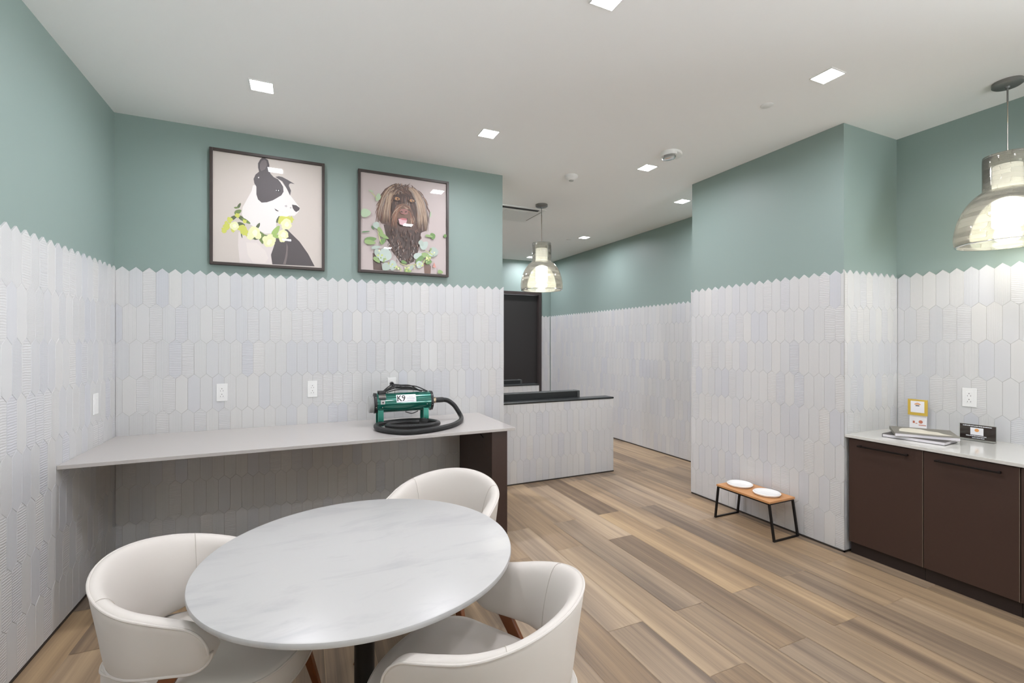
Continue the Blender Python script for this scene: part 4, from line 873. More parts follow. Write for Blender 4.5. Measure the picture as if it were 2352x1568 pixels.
brown_m:514,914 510,898 516,878 530,858 550,838 581,816 581,816 555,840 535,863 523,882 516,899 516,914
brown_l:342,892 357,877 375,860 396,844 420,826 445,808 445,808 424,830 402,849 382,866 361,880 343,893
brown_m:516,935 471,908 445,883 441,856 459,836 496,821 496,823 463,841 450,860 454,879 475,903 517,933
brown_m:496,919 459,899 429,878 409,854 399,831 399,809 400,809 406,830 420,849 438,870 464,893 498,917
brown_g:365,893 396,880 420,866 438,853 452,838 460,820 460,820 456,840 445,858 425,874 400,887 367,895
brown_d:513,934 459,909 414,885 378,864 350,845 332,829 333,828 354,839 382,855 418,875 463,902 514,932
brown_d:421,932 434,905 442,882 447,858 450,834 449,810 450,810 457,834 457,860 452,885 441,909 422,933
brown_g:517,929 511,909 507,889 507,871 510,855 516,841 516,841 516,856 516,873 516,889 517,909 520,929
brown_g:377,895 406,882 429,868 445,854 457,839 463,821 463,821 464,841 454,860 436,877 411,889 378,898
brown_d:447,905 464,890 484,877 503,864 525,853 548,844 548,844 530,859 511,873 492,887 471,898 449,908
brown_m:568,925 516,903 467,879 424,851 385,821 352,789 352,789 389,816 429,844 473,870 518,897 570,923
brown_m:395,904 389,888 379,870 368,853 354,833 335,810 335,810 360,828 378,846 392,866 397,887 397,904
brown_m:352,894 402,882 447,868 488,851 523,834 555,814 555,815 527,839 493,860 452,877 406,889 353,898
brown_d:496,927 495,905 498,884 503,865 513,846 524,830 525,830 518,850 514,869 509,888 503,907 499,927
brown_g:510,929 473,907 441,884 414,864 393,844 377,826 378,825 397,840 420,856 446,877 477,900 511,927
brown_d:553,937 491,909 442,882 407,854 385,828 378,803 378,803 389,825 411,849 446,875 493,904 553,935
brown_d:389,903 400,884 425,865 464,848 516,831 581,815 581,816 518,838 470,858 432,875 407,890 392,904
brown_d:382,918 382,897 379,877 374,860 365,844 353,828 353,826 371,840 384,856 390,877 390,898 385,919
brown_d:560,955 523,924 496,898 485,874 489,855 506,845 506,845 493,858 493,874 503,894 525,920 561,954
brown_m:438,904 443,888 459,873 482,859 514,846 555,834 556,835 517,850 486,865 464,879 447,892 439,904
brown_m:560,940 514,915 482,892 463,871 457,853 467,841 468,841 464,854 471,866 489,885 520,909 561,938
brown_d:452,918 466,898 475,878 484,859 491,839 495,818 495,818 499,841 496,864 488,885 474,904 454,920
brown_g:577,313 582,305 584,299 582,293 577,283 567,269 568,269 581,280 589,290 592,300 588,309 578,314
brown_d:637,253 632,246 630,240 628,235 630,229 632,225 634,225 634,230 635,235 637,239 638,245 639,251
brown_d:324,394 322,387 322,379 324,372 328,363 332,353 333,353 333,364 333,373 332,382 329,389 327,394
brown_m:324,273 325,266 327,259 328,253 329,244 329,235 331,235 333,244 336,254 335,261 331,269 325,274
brown_d:347,449 349,443 349,437 347,430 345,422 340,410 340,410 350,419 357,428 360,438 356,447 349,450
brown_dd:432,175 435,169 434,165 434,162 431,157 424,151 424,151 435,154 442,157 445,165 442,172 435,176
brown_m:518,354 511,349 509,341 510,334 517,330 525,329 527,329 521,335 520,339 520,341 520,345 521,353
brown_m:573,251 573,245 571,239 570,232 567,224 564,214 564,212 574,221 580,230 582,239 581,246 575,253
brown_m:457,398 454,392 454,385 457,379 461,375 468,372 468,372 466,378 464,383 463,388 461,393 460,398
brown_d:435,453 432,447 431,440 431,434 432,425 434,417 434,417 439,425 443,433 445,442 442,449 438,454
brown_m:435,286 438,279 439,274 438,270 436,264 431,256 432,255 441,261 445,268 446,275 443,283 436,288
brown_g:491,242 481,237 474,230 474,221 478,214 486,209 488,210 485,217 485,222 486,226 488,232 493,240
brown_m:485,250 475,245 468,237 467,229 471,221 479,217 479,217 478,225 478,230 479,234 482,240 486,248
brown_d:478,142 474,136 471,130 471,125 474,118 478,115 479,115 482,120 484,125 485,130 484,136 482,141
brown_d:667,338 657,333 652,324 655,314 664,308 678,304 678,305 669,313 664,320 663,324 664,328 670,336
brown_d:413,303 418,295 420,290 418,285 414,278 403,268 404,266 418,274 427,283 429,291 425,300 416,304
brown_d:325,349 314,345 308,338 310,328 318,324 329,323 329,323 322,330 321,334 321,335 322,339 327,348
brown_dd:322,352 313,345 307,336 308,326 317,319 331,313 331,314 322,324 318,331 318,336 318,341 324,350
brown_d:500,146 499,140 498,133 498,127 499,118 500,111 500,111 504,118 507,127 507,135 506,141 503,147
brown_m:625,306 617,300 613,291 616,283 623,275 634,268 635,268 627,278 623,286 623,293 623,298 627,305
brown_dd:371,439 361,433 356,423 359,413 367,405 379,399 381,400 374,410 371,419 370,424 370,428 374,437
brown_dd:311,414 303,408 299,399 300,389 307,380 317,372 318,372 313,383 310,393 310,399 310,405 314,413
brown_g:449,149 438,144 432,133 435,123 443,115 457,108 457,108 449,120 445,128 443,133 445,140 450,147
brown_dd:328,245 320,240 314,232 311,225 314,217 320,211 321,211 321,219 322,225 324,230 327,235 331,244
brown_g:566,171 567,165 567,159 567,152 566,144 561,133 563,132 571,141 578,150 580,160 577,167 568,172
brown_d:325,449 317,443 314,434 315,424 322,415 333,408 333,408 328,419 325,428 324,434 324,440 327,448
brown_m:492,444 482,438 475,432 474,423 478,415 485,410 486,410 484,418 485,424 486,428 489,434 493,442
brown_m:650,269 644,264 639,255 638,246 638,237 641,229 642,229 644,237 646,246 649,254 650,261 653,269
brown_dd:346,256 346,250 346,242 346,235 347,227 349,217 349,217 354,227 356,236 356,245 353,253 349,258
brown_m:652,304 644,298 639,290 639,283 644,275 650,270 650,270 649,278 649,284 649,289 650,295 653,303
brown_dd:416,241 409,235 404,226 404,216 409,207 416,197 416,197 411,209 410,217 411,225 413,232 417,240
brown_d:559,343 566,335 568,329 570,324 568,316 564,305 564,305 574,314 580,324 580,334 573,341 561,345
brown_d:674,395 680,388 681,382 681,377 680,369 675,359 675,359 687,367 692,375 692,385 687,393 675,397
brown_g:589,244 595,236 595,232 593,227 589,219 580,206 581,206 595,214 606,222 609,234 603,242 592,246
brown_dd:281,343 275,336 272,329 271,320 272,310 275,301 276,301 278,311 279,320 281,328 282,335 282,341
brown_dd:422,255 413,249 407,240 409,231 417,224 429,219 429,219 422,229 420,235 418,240 420,245 424,253
brown_dd:374,412 371,405 371,398 374,389 378,380 384,372 384,372 384,383 382,392 381,400 379,407 375,413
brown_d:485,390 475,385 470,379 468,372 474,365 481,363 482,363 479,369 481,373 481,377 482,382 486,389
brown_dd:631,323 630,316 630,310 631,305 635,301 641,298 641,298 644,304 644,309 642,315 639,319 635,324
brown_g:406,250 411,242 413,237 414,234 416,229 414,221 414,221 420,227 422,234 421,241 416,246 407,251
brown_d:534,445 534,439 534,433 534,428 534,422 535,414 535,414 541,420 543,428 543,434 541,442 536,447
brown_dd:542,221 543,215 542,211 542,206 541,200 536,192 536,192 546,196 552,204 555,211 552,219 545,224
brown_m:557,157 549,152 545,144 548,135 555,130 566,126 567,126 560,135 559,141 557,145 557,149 560,156
brown_m:652,330 648,325 645,320 645,315 646,310 649,306 650,306 653,310 656,314 657,319 657,324 655,330
brown_dd:641,335 646,328 646,323 646,316 644,306 637,294 637,294 650,303 659,314 660,325 655,334 644,338
brown_dd:617,394 620,387 621,380 623,374 623,365 623,355 624,355 628,365 631,374 630,383 625,390 620,395
brown_dd:495,373 499,367 500,362 500,357 499,349 495,341 496,340 504,348 509,355 509,364 504,370 496,375
brown_dd:573,275 574,269 574,263 574,255 573,248 570,239 571,237 577,246 582,255 582,264 580,270 574,276
brown_d:591,192 584,187 578,181 575,174 577,166 581,161 582,161 582,167 584,172 585,179 588,184 593,191
brown_m:454,278 454,271 453,268 453,265 452,259 447,251 447,251 457,254 464,260 467,268 464,275 457,280
brown_dd:570,425 570,419 570,414 568,410 567,404 564,395 564,395 574,400 580,407 581,415 578,422 573,427
brown_dd:531,266 524,260 518,253 517,245 520,237 525,230 525,230 527,239 528,245 530,251 531,256 534,264
brown_dd:630,261 632,254 632,248 635,241 638,234 639,225 641,225 644,234 645,244 644,251 639,258 632,263
brown_g:368,301 363,295 361,288 363,280 370,274 378,269 378,270 377,278 375,285 374,290 372,295 371,301
brown_d:413,346 418,339 420,333 421,326 421,318 418,305 418,305 427,315 432,326 431,336 424,344 414,349
brown_dd:639,346 644,339 644,336 644,335 639,329 631,320 631,319 645,323 655,329 657,338 652,345 642,349
brown_dd:685,463 684,457 684,450 684,443 684,435 685,428 687,427 691,435 694,444 694,452 691,458 687,464
brown_d:613,305 603,300 596,293 598,283 606,278 617,276 617,276 610,284 609,289 609,290 610,295 614,303
brown_dd:392,450 385,444 382,435 384,425 389,417 397,408 397,408 395,419 393,429 392,435 392,443 393,449
brown_d:530,471 530,463 530,457 531,450 532,444 535,438 536,438 539,445 541,453 539,459 536,466 532,471
brown_g:393,245 397,239 397,234 396,231 393,226 386,219 386,217 397,221 404,227 406,235 403,241 395,246
brown_m:333,285 324,279 318,270 317,260 322,250 332,242 332,242 329,254 329,263 331,269 332,275 336,283
brown_g:542,117 545,110 546,103 548,98 549,93 552,86 552,86 557,93 560,101 559,108 553,116 545,120
brown_g:393,126 396,118 399,112 400,107 402,100 403,92 404,92 410,100 411,108 410,117 403,125 395,128
brown_g:606,165 607,157 607,152 607,149 606,141 603,132 603,132 613,138 618,146 620,155 616,162 609,166
brown_dd:587,149 589,142 589,136 591,130 593,122 593,115 595,115 599,122 600,131 599,138 595,145 589,150
brown_m:548,271 543,265 541,259 539,253 541,246 542,241 543,241 545,248 546,253 548,258 549,264 550,270
brown_d:606,192 599,186 595,177 596,169 602,160 612,152 612,152 606,162 602,171 602,177 603,184 607,191
brown_d:577,306 582,300 585,295 585,291 584,288 580,280 580,280 588,285 593,291 592,298 587,304 578,308
brown_dd:447,205 439,200 435,194 435,186 439,181 445,179 446,179 445,185 446,189 446,192 447,197 449,204
brown_dd:553,254 548,248 545,240 548,232 552,226 559,221 560,222 559,230 559,236 557,241 557,246 556,253
brown_g:461,117 457,111 454,103 456,97 460,91 467,86 467,86 464,93 463,100 463,105 463,110 464,116
brown_m:649,329 649,323 649,318 649,314 650,310 649,305 650,305 655,309 657,313 657,319 655,324 652,329
brown_dd:581,263 580,256 580,251 578,246 577,240 574,232 575,231 581,237 587,244 588,251 587,258 584,264
brown_d:482,152 482,146 484,140 485,133 486,126 488,117 488,117 491,126 492,133 492,141 489,149 484,154
brown_d:475,184 473,177 471,171 473,165 478,160 485,156 485,156 484,162 482,169 481,172 479,177 478,184
brown_m:603,225 607,219 609,212 610,207 613,202 613,197 614,196 617,202 618,209 616,216 612,221 605,226
brown_d:500,221 504,214 506,209 506,204 503,196 496,186 498,186 507,194 514,201 516,211 511,219 503,222
brown_dd:486,352 488,345 488,340 486,334 484,326 475,315 477,315 488,323 496,331 499,340 496,349 488,354
brown_dd:614,370 605,364 598,355 596,346 600,336 607,329 607,329 605,339 603,346 605,354 609,360 616,369
brown_d:598,304 591,298 587,290 588,280 592,271 599,264 600,264 600,274 600,283 600,289 600,295 600,303
brown_dd:607,294 605,288 602,283 600,276 599,269 598,260 599,260 605,266 610,274 613,281 612,288 610,294
brown_dd:543,340 534,335 528,328 530,319 535,313 545,310 545,310 542,318 542,323 542,326 542,330 546,338
brown_d:581,430 570,425 563,417 563,407 571,402 584,398 585,399 578,407 575,413 575,415 577,419 582,428
brown_d:482,409 478,403 475,395 477,388 479,379 484,372 485,372 485,382 485,389 486,395 485,403 485,409
brown_dd:492,452 482,445 477,438 474,428 477,418 482,408 484,408 482,419 484,428 485,435 488,443 493,450
brown_m:400,165 406,156 409,151 409,149 410,145 409,137 410,137 418,141 422,150 421,159 413,164 403,167
brown_dd:574,295 571,289 568,284 567,279 567,274 567,269 568,269 573,273 575,278 577,283 578,288 577,294
brown_d:283,435 289,428 289,425 289,423 285,418 274,409 275,409 288,413 297,418 300,427 295,434 285,438
brown_m:552,424 559,417 561,410 563,404 561,395 557,385 557,385 566,394 570,404 568,413 563,420 553,425
brown_m:506,430 502,425 499,418 498,409 499,402 503,393 503,393 506,402 507,410 509,417 509,424 509,430
brown_m:345,443 347,435 347,432 349,430 349,427 346,420 346,419 354,422 361,428 361,437 356,442 347,445
brown_dd:518,325 516,319 516,311 516,304 517,296 520,288 520,288 524,296 527,305 527,313 525,320 521,325
brown_dd:347,265 338,260 331,254 328,245 331,237 339,234 339,235 338,241 339,245 340,249 343,254 350,263
brown_d:414,340 409,334 406,326 409,318 414,309 422,301 422,303 418,313 417,320 416,326 416,333 417,340
brown_m:392,390 395,384 396,379 395,373 390,365 384,357 385,357 395,364 400,372 403,379 400,387 395,392
brown_m:329,320 328,314 329,308 332,303 335,298 340,294 340,294 339,299 338,305 336,310 333,315 331,321
brown_d:660,454 659,449 656,443 656,438 655,433 653,427 655,427 659,432 663,437 664,443 664,449 662,454
brown_d:447,338 449,330 449,325 447,319 447,310 445,301 445,301 452,309 456,318 457,325 454,333 449,338
brown_dd:673,372 666,365 662,358 664,350 670,343 680,336 681,338 674,345 671,353 670,358 670,364 674,372
brown_d:414,224 417,216 417,212 417,209 413,201 406,191 407,191 420,197 428,205 431,214 425,222 416,226
brown_g:413,309 417,301 417,296 417,291 416,283 411,273 411,271 422,280 429,289 429,299 424,306 416,311
brown_d:675,405 673,398 673,390 674,383 678,374 684,365 684,365 687,377 688,385 687,394 684,400 680,407
brown_m:473,202 463,196 457,189 457,180 463,172 474,166 474,166 467,175 464,182 464,187 467,192 474,201
brown_d:618,333 623,325 624,320 624,315 621,306 614,295 616,294 628,303 637,313 638,323 631,331 620,335
brown_m:463,283 456,278 450,270 449,261 452,253 456,245 457,245 459,254 460,261 463,268 464,274 466,281
brown_m:450,410 452,403 452,398 452,392 450,384 449,375 449,375 457,383 461,390 461,399 459,407 453,412
brown_d:350,335 354,328 356,324 354,320 352,313 343,304 343,304 356,309 364,316 365,325 361,333 352,336
brown_g:671,311 677,304 678,300 680,299 680,295 675,290 677,289 685,291 691,298 691,305 684,311 674,314
brown_d:495,214 489,207 485,201 485,195 486,189 491,184 492,184 495,189 498,195 499,200 499,206 498,212
brown_m:628,457 623,450 621,444 623,437 628,432 635,428 635,429 631,435 630,440 628,444 628,449 630,456
brown_d:549,424 548,417 546,410 548,403 549,395 553,387 553,387 557,395 559,404 559,413 556,419 552,424
brown_g:580,206 571,201 567,191 570,181 578,174 589,167 591,167 585,179 582,187 581,192 581,197 582,205
brown_dd:347,375 356,369 359,364 359,362 359,358 353,350 353,350 361,354 367,360 367,368 360,374 349,377
brown_dd:498,467 491,461 486,454 485,447 488,440 493,435 493,435 492,443 493,448 493,453 496,459 499,466
brown_d:510,284 503,278 498,270 498,261 499,254 504,246 506,246 504,255 506,263 507,269 509,275 511,283
brown_d:320,276 314,270 311,263 310,254 311,245 314,235 315,235 320,245 322,254 324,261 324,269 322,275
brown_d:468,205 468,197 467,191 467,185 468,176 470,167 471,167 475,176 478,185 479,192 477,200 473,206
brown_g:477,284 470,278 466,271 464,264 467,258 473,253 473,253 474,259 477,265 478,270 478,275 479,283
brown_g:424,200 421,194 420,189 418,182 417,175 414,166 416,165 424,171 431,179 434,186 432,195 428,200
brown_d:328,444 318,438 313,430 314,422 321,415 333,410 333,410 325,419 322,425 321,429 322,434 329,443
brown_dd:454,197 453,191 452,184 452,175 453,166 454,155 456,155 460,166 463,175 463,185 461,192 457,197
brown_dd:422,264 416,258 411,250 413,241 420,234 428,227 429,227 425,237 424,245 424,250 424,255 425,263
brown_dd:367,437 365,430 364,424 367,417 370,409 374,403 375,403 374,412 374,419 372,425 371,432 368,438
brown_dd:461,194 460,187 459,181 460,176 461,171 464,167 464,167 467,172 468,177 468,182 467,189 464,194
brown_dd:346,424 352,417 354,412 353,405 352,397 345,384 345,383 357,393 364,404 364,414 359,423 347,427
brown_m:646,469 637,463 631,454 634,447 644,440 656,438 657,438 646,445 642,452 641,454 642,459 648,467
brown_d:410,258 411,250 413,245 413,239 414,234 416,225 416,225 421,232 424,240 422,248 418,255 411,259
brown_dd:518,378 521,372 521,365 521,360 518,352 516,341 516,341 524,350 530,358 531,368 528,375 521,380
brown_dd:471,184 470,177 470,170 468,162 467,152 467,141 467,141 473,151 475,161 477,170 475,177 473,184
brown_m:425,320 431,313 434,305 436,299 436,290 434,279 435,279 442,289 446,300 445,310 438,318 427,321
brown_g:589,349 582,343 578,335 580,326 584,318 592,311 592,311 591,321 589,329 589,335 589,340 592,348
brown_dd:499,380 489,374 484,367 482,358 485,350 493,343 493,344 491,353 491,359 492,365 495,372 500,379
brown_dd:602,259 598,253 596,245 598,236 603,227 610,219 612,219 607,229 606,239 605,246 603,253 603,259
brown_m:353,374 356,368 357,362 359,354 359,346 359,336 359,335 365,345 370,355 368,364 363,372 356,377
brown_g:450,185 443,180 439,172 442,166 449,162 459,161 459,161 452,166 449,171 449,172 449,176 453,184
brown_m:427,275 428,268 428,261 429,254 431,246 432,237 434,237 439,246 441,255 441,264 436,271 429,276
brown_g:449,146 445,141 443,133 445,128 449,123 456,120 457,121 453,126 452,131 450,135 450,140 452,146
brown_d:516,149 517,142 517,137 518,132 520,126 521,121 521,121 524,126 525,132 525,138 523,145 517,150
brown_d:357,338 353,333 350,326 350,320 354,315 360,311 360,311 360,318 360,323 360,326 360,331 360,338
brown_dd:338,275 339,268 340,263 342,258 345,254 346,248 347,248 350,254 352,260 350,266 346,273 339,276
brown_g:641,301 637,296 634,290 634,285 638,280 642,278 644,278 642,283 642,286 642,290 642,295 642,301
brown_d:378,196 375,190 374,184 374,179 377,174 381,169 382,170 382,175 382,180 382,185 381,190 379,196
brown_dd:377,305 371,300 367,294 365,286 365,279 368,271 368,271 374,278 378,285 379,291 381,298 379,305
brown_m:350,253 349,246 349,241 349,237 350,234 353,230 353,230 357,234 360,239 360,244 357,249 353,254
brown_g:603,276 603,270 603,265 602,260 600,254 598,248 598,248 605,253 609,259 610,265 609,271 605,278
brown_dd:563,176 561,170 560,162 559,154 559,145 559,133 560,133 563,144 566,154 567,162 567,170 564,176
brown_d:507,362 498,355 493,345 496,336 504,326 517,319 518,319 509,330 503,339 502,346 503,353 509,360
brown_dd:479,289 471,284 466,275 466,266 470,258 478,250 478,250 478,260 478,268 479,274 479,280 482,288
brown_d:317,344 320,336 321,331 321,326 321,320 320,313 321,313 327,319 329,326 329,334 325,340 318,345
brown_dd:389,260 393,253 396,248 396,246 396,242 392,236 393,235 402,239 407,245 407,253 400,259 390,263
brown_d:570,353 570,346 570,340 568,331 567,321 563,310 564,310 571,320 577,330 578,340 577,348 571,354
brown_g:591,245 592,237 592,231 592,224 592,215 591,204 591,204 599,214 603,224 605,234 600,241 593,246
brown_dd:578,177 574,171 571,165 573,159 575,154 581,150 581,150 584,156 584,161 585,166 584,171 581,177
brown_d:499,215 500,207 502,202 503,199 507,196 510,192 511,192 516,197 517,202 514,209 510,212 502,216
brown_dd:450,135 456,128 460,121 461,115 461,106 460,96 460,96 466,106 468,115 467,125 460,131 452,136
brown_d:546,122 552,116 555,111 555,108 556,105 553,98 553,98 560,101 566,108 564,116 557,121 549,125
brown_d:521,409 528,402 530,395 531,390 530,382 525,372 525,372 535,380 541,389 539,399 534,407 523,410
brown_dd:378,220 378,212 377,206 377,200 374,190 371,177 371,177 382,187 388,197 390,207 388,216 381,221
brown_d:557,399 553,393 552,385 553,378 556,370 560,364 561,364 561,373 563,380 563,387 561,393 560,399
brown_d:281,360 274,354 271,345 274,336 279,329 289,321 289,323 286,333 285,340 283,346 282,352 283,359
brown_dd:478,372 479,365 481,359 484,353 486,346 489,340 489,340 492,348 492,355 491,362 486,368 481,373
brown_dd:445,209 445,202 443,199 442,194 441,189 438,181 439,181 446,185 452,191 454,197 453,205 447,210
brown_d:485,160 475,155 468,147 468,140 477,135 486,132 486,133 481,140 479,144 479,145 481,150 486,157
brown_d:367,303 367,296 367,290 367,285 367,279 367,273 368,273 372,279 377,285 377,293 374,299 368,304
brown_d:346,410 342,405 339,398 338,392 339,384 342,378 342,378 345,384 347,390 349,397 349,403 349,410
brown_dd:345,314 335,309 329,301 328,293 333,286 343,281 343,283 338,290 336,295 336,299 339,305 346,313
brown_dd:581,333 578,326 577,319 575,311 575,303 575,293 577,291 580,301 582,311 584,319 584,326 582,333
brown_m:418,335 410,329 406,320 406,310 410,301 417,291 418,293 414,303 414,311 414,319 416,326 420,334
brown_d:599,400 592,394 587,385 587,375 589,365 598,355 598,357 598,368 599,377 600,384 600,390 603,399
brown_g:424,215 420,209 418,201 420,192 425,185 434,177 434,177 431,187 429,195 428,202 427,207 427,214
brown_m:623,457 617,450 614,442 617,433 624,425 634,419 635,419 630,429 627,437 625,443 624,449 625,456
brown_dd:521,315 516,309 511,301 511,293 513,283 517,273 518,273 520,284 521,293 521,300 523,308 524,315
brown_dd:371,268 367,263 363,256 363,251 363,246 364,242 365,242 368,246 372,250 374,255 374,260 374,266
brown_g:428,270 418,265 413,256 411,246 413,236 418,227 418,227 421,237 424,246 425,254 427,260 429,269
brown_g:350,335 345,329 342,320 342,311 347,303 354,294 354,294 352,304 350,313 349,320 349,328 352,334
brown_m:367,242 363,235 361,227 364,219 370,211 378,204 378,204 374,214 370,221 368,229 368,235 368,241
brown_m:353,266 345,261 340,254 340,245 345,237 353,230 353,231 349,240 347,246 347,253 349,259 354,266
brown_d:404,201 395,196 389,190 386,182 389,175 395,171 395,171 395,177 396,182 397,186 400,192 406,200
brown_d:422,202 418,196 416,189 414,180 414,171 416,160 416,160 421,170 427,179 428,187 428,195 427,201
brown_dd:461,162 456,156 453,149 456,140 461,133 470,128 471,128 468,137 468,145 467,150 466,155 464,161
brown_m:520,133 524,127 527,121 530,117 531,112 531,106 531,106 535,112 536,118 534,125 528,131 521,135
brown_dd:470,422 461,415 456,407 456,398 460,389 468,382 468,382 467,392 466,399 467,405 468,412 471,420
brown_d:375,420 365,414 361,405 363,397 371,390 382,384 382,385 374,393 370,400 368,405 371,412 377,419
brown_g:489,149 492,142 493,137 493,133 495,128 495,123 495,123 499,128 500,133 500,140 496,145 492,150
brown_dd:310,296 303,290 299,283 297,274 297,265 302,255 302,255 303,265 304,274 307,281 308,288 311,295
brown_dd:450,196 446,190 445,185 445,180 447,175 450,171 452,171 454,176 456,180 456,185 454,190 453,196
brown_dd:453,762 445,754 427,745 403,739 382,740 367,750 364,767 374,784 392,793 414,791 435,784 449,773
amber:439,765 434,759 421,754 406,750 390,751 381,757 378,767 385,779 396,784 411,783 427,778 436,771
brown_dd:624,762 616,754 599,746 577,741 556,741 542,751 539,766 548,780 566,789 587,788 606,780 620,771
amber:609,764 603,759 592,755 577,751 563,752 553,757 550,767 556,776 568,780 582,780 596,775 606,770
brown_dd:593,766 592,761 587,757 581,757 577,760 575,764 577,769 581,773 587,774 592,771
brown_dd:422,766 421,761 416,757 410,756 404,759 403,764 404,770 410,774 416,775 421,771
glint:592,771 589,767 587,767 584,770 587,774 589,774
nose:435,648 467,666 513,671 535,651 527,617 495,608 449,613
brown_d:471,632 468,630 463,628 456,627 449,630 445,633 445,638 447,642 454,643 461,642 467,638 471,635
brown_d:523,646 521,642 517,638 511,633 504,631 498,631 495,633 495,638 499,643 506,647 513,648 518,647
brown_dd:413,565 477,562 531,576 521,529 467,492 422,521
tongue:420,557 467,556 521,553 513,521 477,492 435,501
tongue2:431,561 467,570 521,567 513,549 467,549
eup:183,430 169,429 151,437 136,449 131,466 137,483 157,497 181,502 197,494 204,478 203,458 194,440
lgrn:249,374 239,375 222,384 203,400 188,418 182,435 189,448 203,450 219,442 233,423 245,402 250,384
lgrn:310,336 299,333 274,336 243,344 214,357 197,373 196,387 211,395 235,392 264,379 289,362 307,346
mgrn:174,328 167,316 143,300 110,286 76,279 50,284 39,299 44,318 68,333 101,340 137,340 164,335
lgrn:165,281 156,273 131,265 99,260 67,263 44,273 39,288 48,303 74,310 105,309 136,301 158,291
mgrn:272,341 276,333 274,315 264,294 250,278 233,270 217,275 207,289 210,305 224,323 243,335 261,343
dgrn:101,398 96,394 79,388 55,382 32,378 15,377 8,380 14,385 30,392 54,395 78,398 94,399
dgrn:144,415 140,417 133,423 125,432 118,442 117,450 118,456 125,456 132,449 139,440 143,429 146,420
eup:218,249 211,240 194,230 168,220 143,215 124,217 115,227 119,239 137,250 164,255 190,255 210,254
eup:197,128 183,131 168,145 153,165 147,187 153,207 169,220 190,220 207,207 214,184 213,159 207,138
eup2:342,146 322,122 286,103 243,93 208,103 193,136 201,182 228,225 263,244 297,235 327,207 342,175
lgrn:211,83 201,80 182,83 160,92 142,105 135,121 139,135 153,142 171,140 189,126 204,108 211,93
eup:336,38 327,23 304,11 276,3 250,6 235,22 232,48 245,73 265,86 292,83 315,71 332,53
eup2:402,67 396,47 381,26 360,11 338,9 322,28 317,62 322,96 338,116 360,118 381,106 396,87
eup2:763,344 770,330 769,308 758,280 739,259 713,251 688,259 674,278 675,301 695,323 721,339 746,346
eup2:726,199 719,184 698,166 667,151 635,144 609,150 596,169 600,191 621,209 653,216 688,215 714,209
mgrn:753,214 752,200 734,174 706,142 674,116 644,103 624,107 621,126 638,152 670,179 707,200 738,212
lgrn:817,179 805,171 778,169 745,170 713,177 695,192 692,210 706,222 732,226 764,219 792,204 812,190
mgrn:819,131 813,120 798,108 778,100 758,98 744,108 738,126 744,144 758,156 778,157 798,151 813,141
eup:898,242 891,222 872,201 845,186 819,185 799,202 792,235 799,269 819,289 845,291 872,279 891,261
eup2:845,196 835,191 820,190 801,192 784,200 776,211 778,225 789,235 806,236 823,229 837,217 844,205
mgrn:859,423 860,409 855,393 844,379 830,373 815,380 802,399 796,422 802,438 817,443 835,440 851,433
lgrn:830,404 823,399 805,395 780,394 758,395 741,402 737,410 744,418 762,422 785,420 808,415 824,409
mgrn:1000,423 1000,417 994,410 981,405 970,407 963,414 962,427 967,438 977,444 990,443 999,438 1000,430
eup:599,78 600,70 593,55 582,38 566,24 549,21 536,27 531,40 538,53 553,67 573,76 589,80
eup2:712,95 706,80 691,65 670,53 649,52 634,66 628,90 634,113 649,128 670,131 691,121 706,108
lgrn:577,12 568,6 550,1 528,0 504,1 491,9 486,22 495,32 511,37 535,34 556,28 571,19
mgrn:520,96 513,91 498,88 479,90 463,93 452,103 452,115 460,123 474,126 492,121 507,112 517,103
lgrn:956,21 949,14 934,9 916,7 899,9 890,19 888,33 897,45 912,50 929,47 944,38 954,29
bgrn:111,586 103,568 83,551 54,536 26,533 7,547 0,575 7,603 26,622 54,625 83,616 103,602
bgrn:218,750 210,736 194,724 178,716 164,720 160,736 167,762 179,786 194,799 207,796 217,783 221,766
bgrn:142,805 137,803 126,803 111,804 97,806 89,811 87,818 93,821 104,823 117,819 131,814 139,809
eup:709,289 698,288 681,294 664,305 655,320 656,336 669,350 687,355 702,349 713,334 717,315 716,299
bgrn:809,641 808,628 803,616 799,607 795,607 794,620 794,641 798,662 802,675 805,675 808,666 810,653
ygrn:361,75 357,66 347,66 339,68 343,78 347,83 359,82
ygrn:717,86 717,78 709,77 702,82 703,90 709,95 714,91
ygrn:560,22 560,14 550,14 546,18 543,24 552,29 560,29
lgrn:806,224 802,217 794,212 784,219 784,226 794,235 802,231
ygrn:411,51 406,43 393,37 386,43 385,55 395,63 403,61
lgrn:285,126 281,117 271,116 265,120 264,127 271,135 278,130
ygrn:728,123 727,115 719,116 713,118 712,125 719,132 728,128
lgrn:267,112 265,106 256,103 247,107 246,116 254,121 264,120
ygrn:283,122 285,117 278,113 274,118 272,125 278,126 285,127
lgrn:731,140 727,132 719,128 710,135 714,144 719,145 726,145
cream:719,106 713,101 706,98 699,102 699,108 706,116 716,112
ygrn:534,40 527,32 517,31 509,34 507,43 517,47 530,46
cream:737,141 737,137 731,136 726,137 727,142 731,146 737,146
lgrn:546,23 543,17 531,13 521,17 521,27 530,32 542,33
lgrn:447,31 443,22 434,18 428,26 425,33 434,37 443,40
ygrn:247,161 240,152 231,149 221,154 224,165 231,172 243,169
ygrn:706,90 706,83 698,83 694,86 694,92 698,95 703,96
cream:858,232 852,225 845,221 840,227 837,234 845,240 855,241
ygrn:200,152 200,147 192,146 185,149 188,154 192,159 200,159
ygrn:454,28 453,22 446,21 442,24 439,31 446,33 452,32
lgrn:813,254 810,248 803,248 798,249 799,256 803,261 810,259
lgrn:232,135 228,125 218,125 213,128 213,137 218,144 225,140
cream:214,206 211,197 201,197 194,199 192,209 201,214 210,215
lgrn:714,108 713,102 709,102 705,105 703,110 707,113 713,113
ygrn:682,98 675,90 666,88 660,92 656,102 666,107 674,107
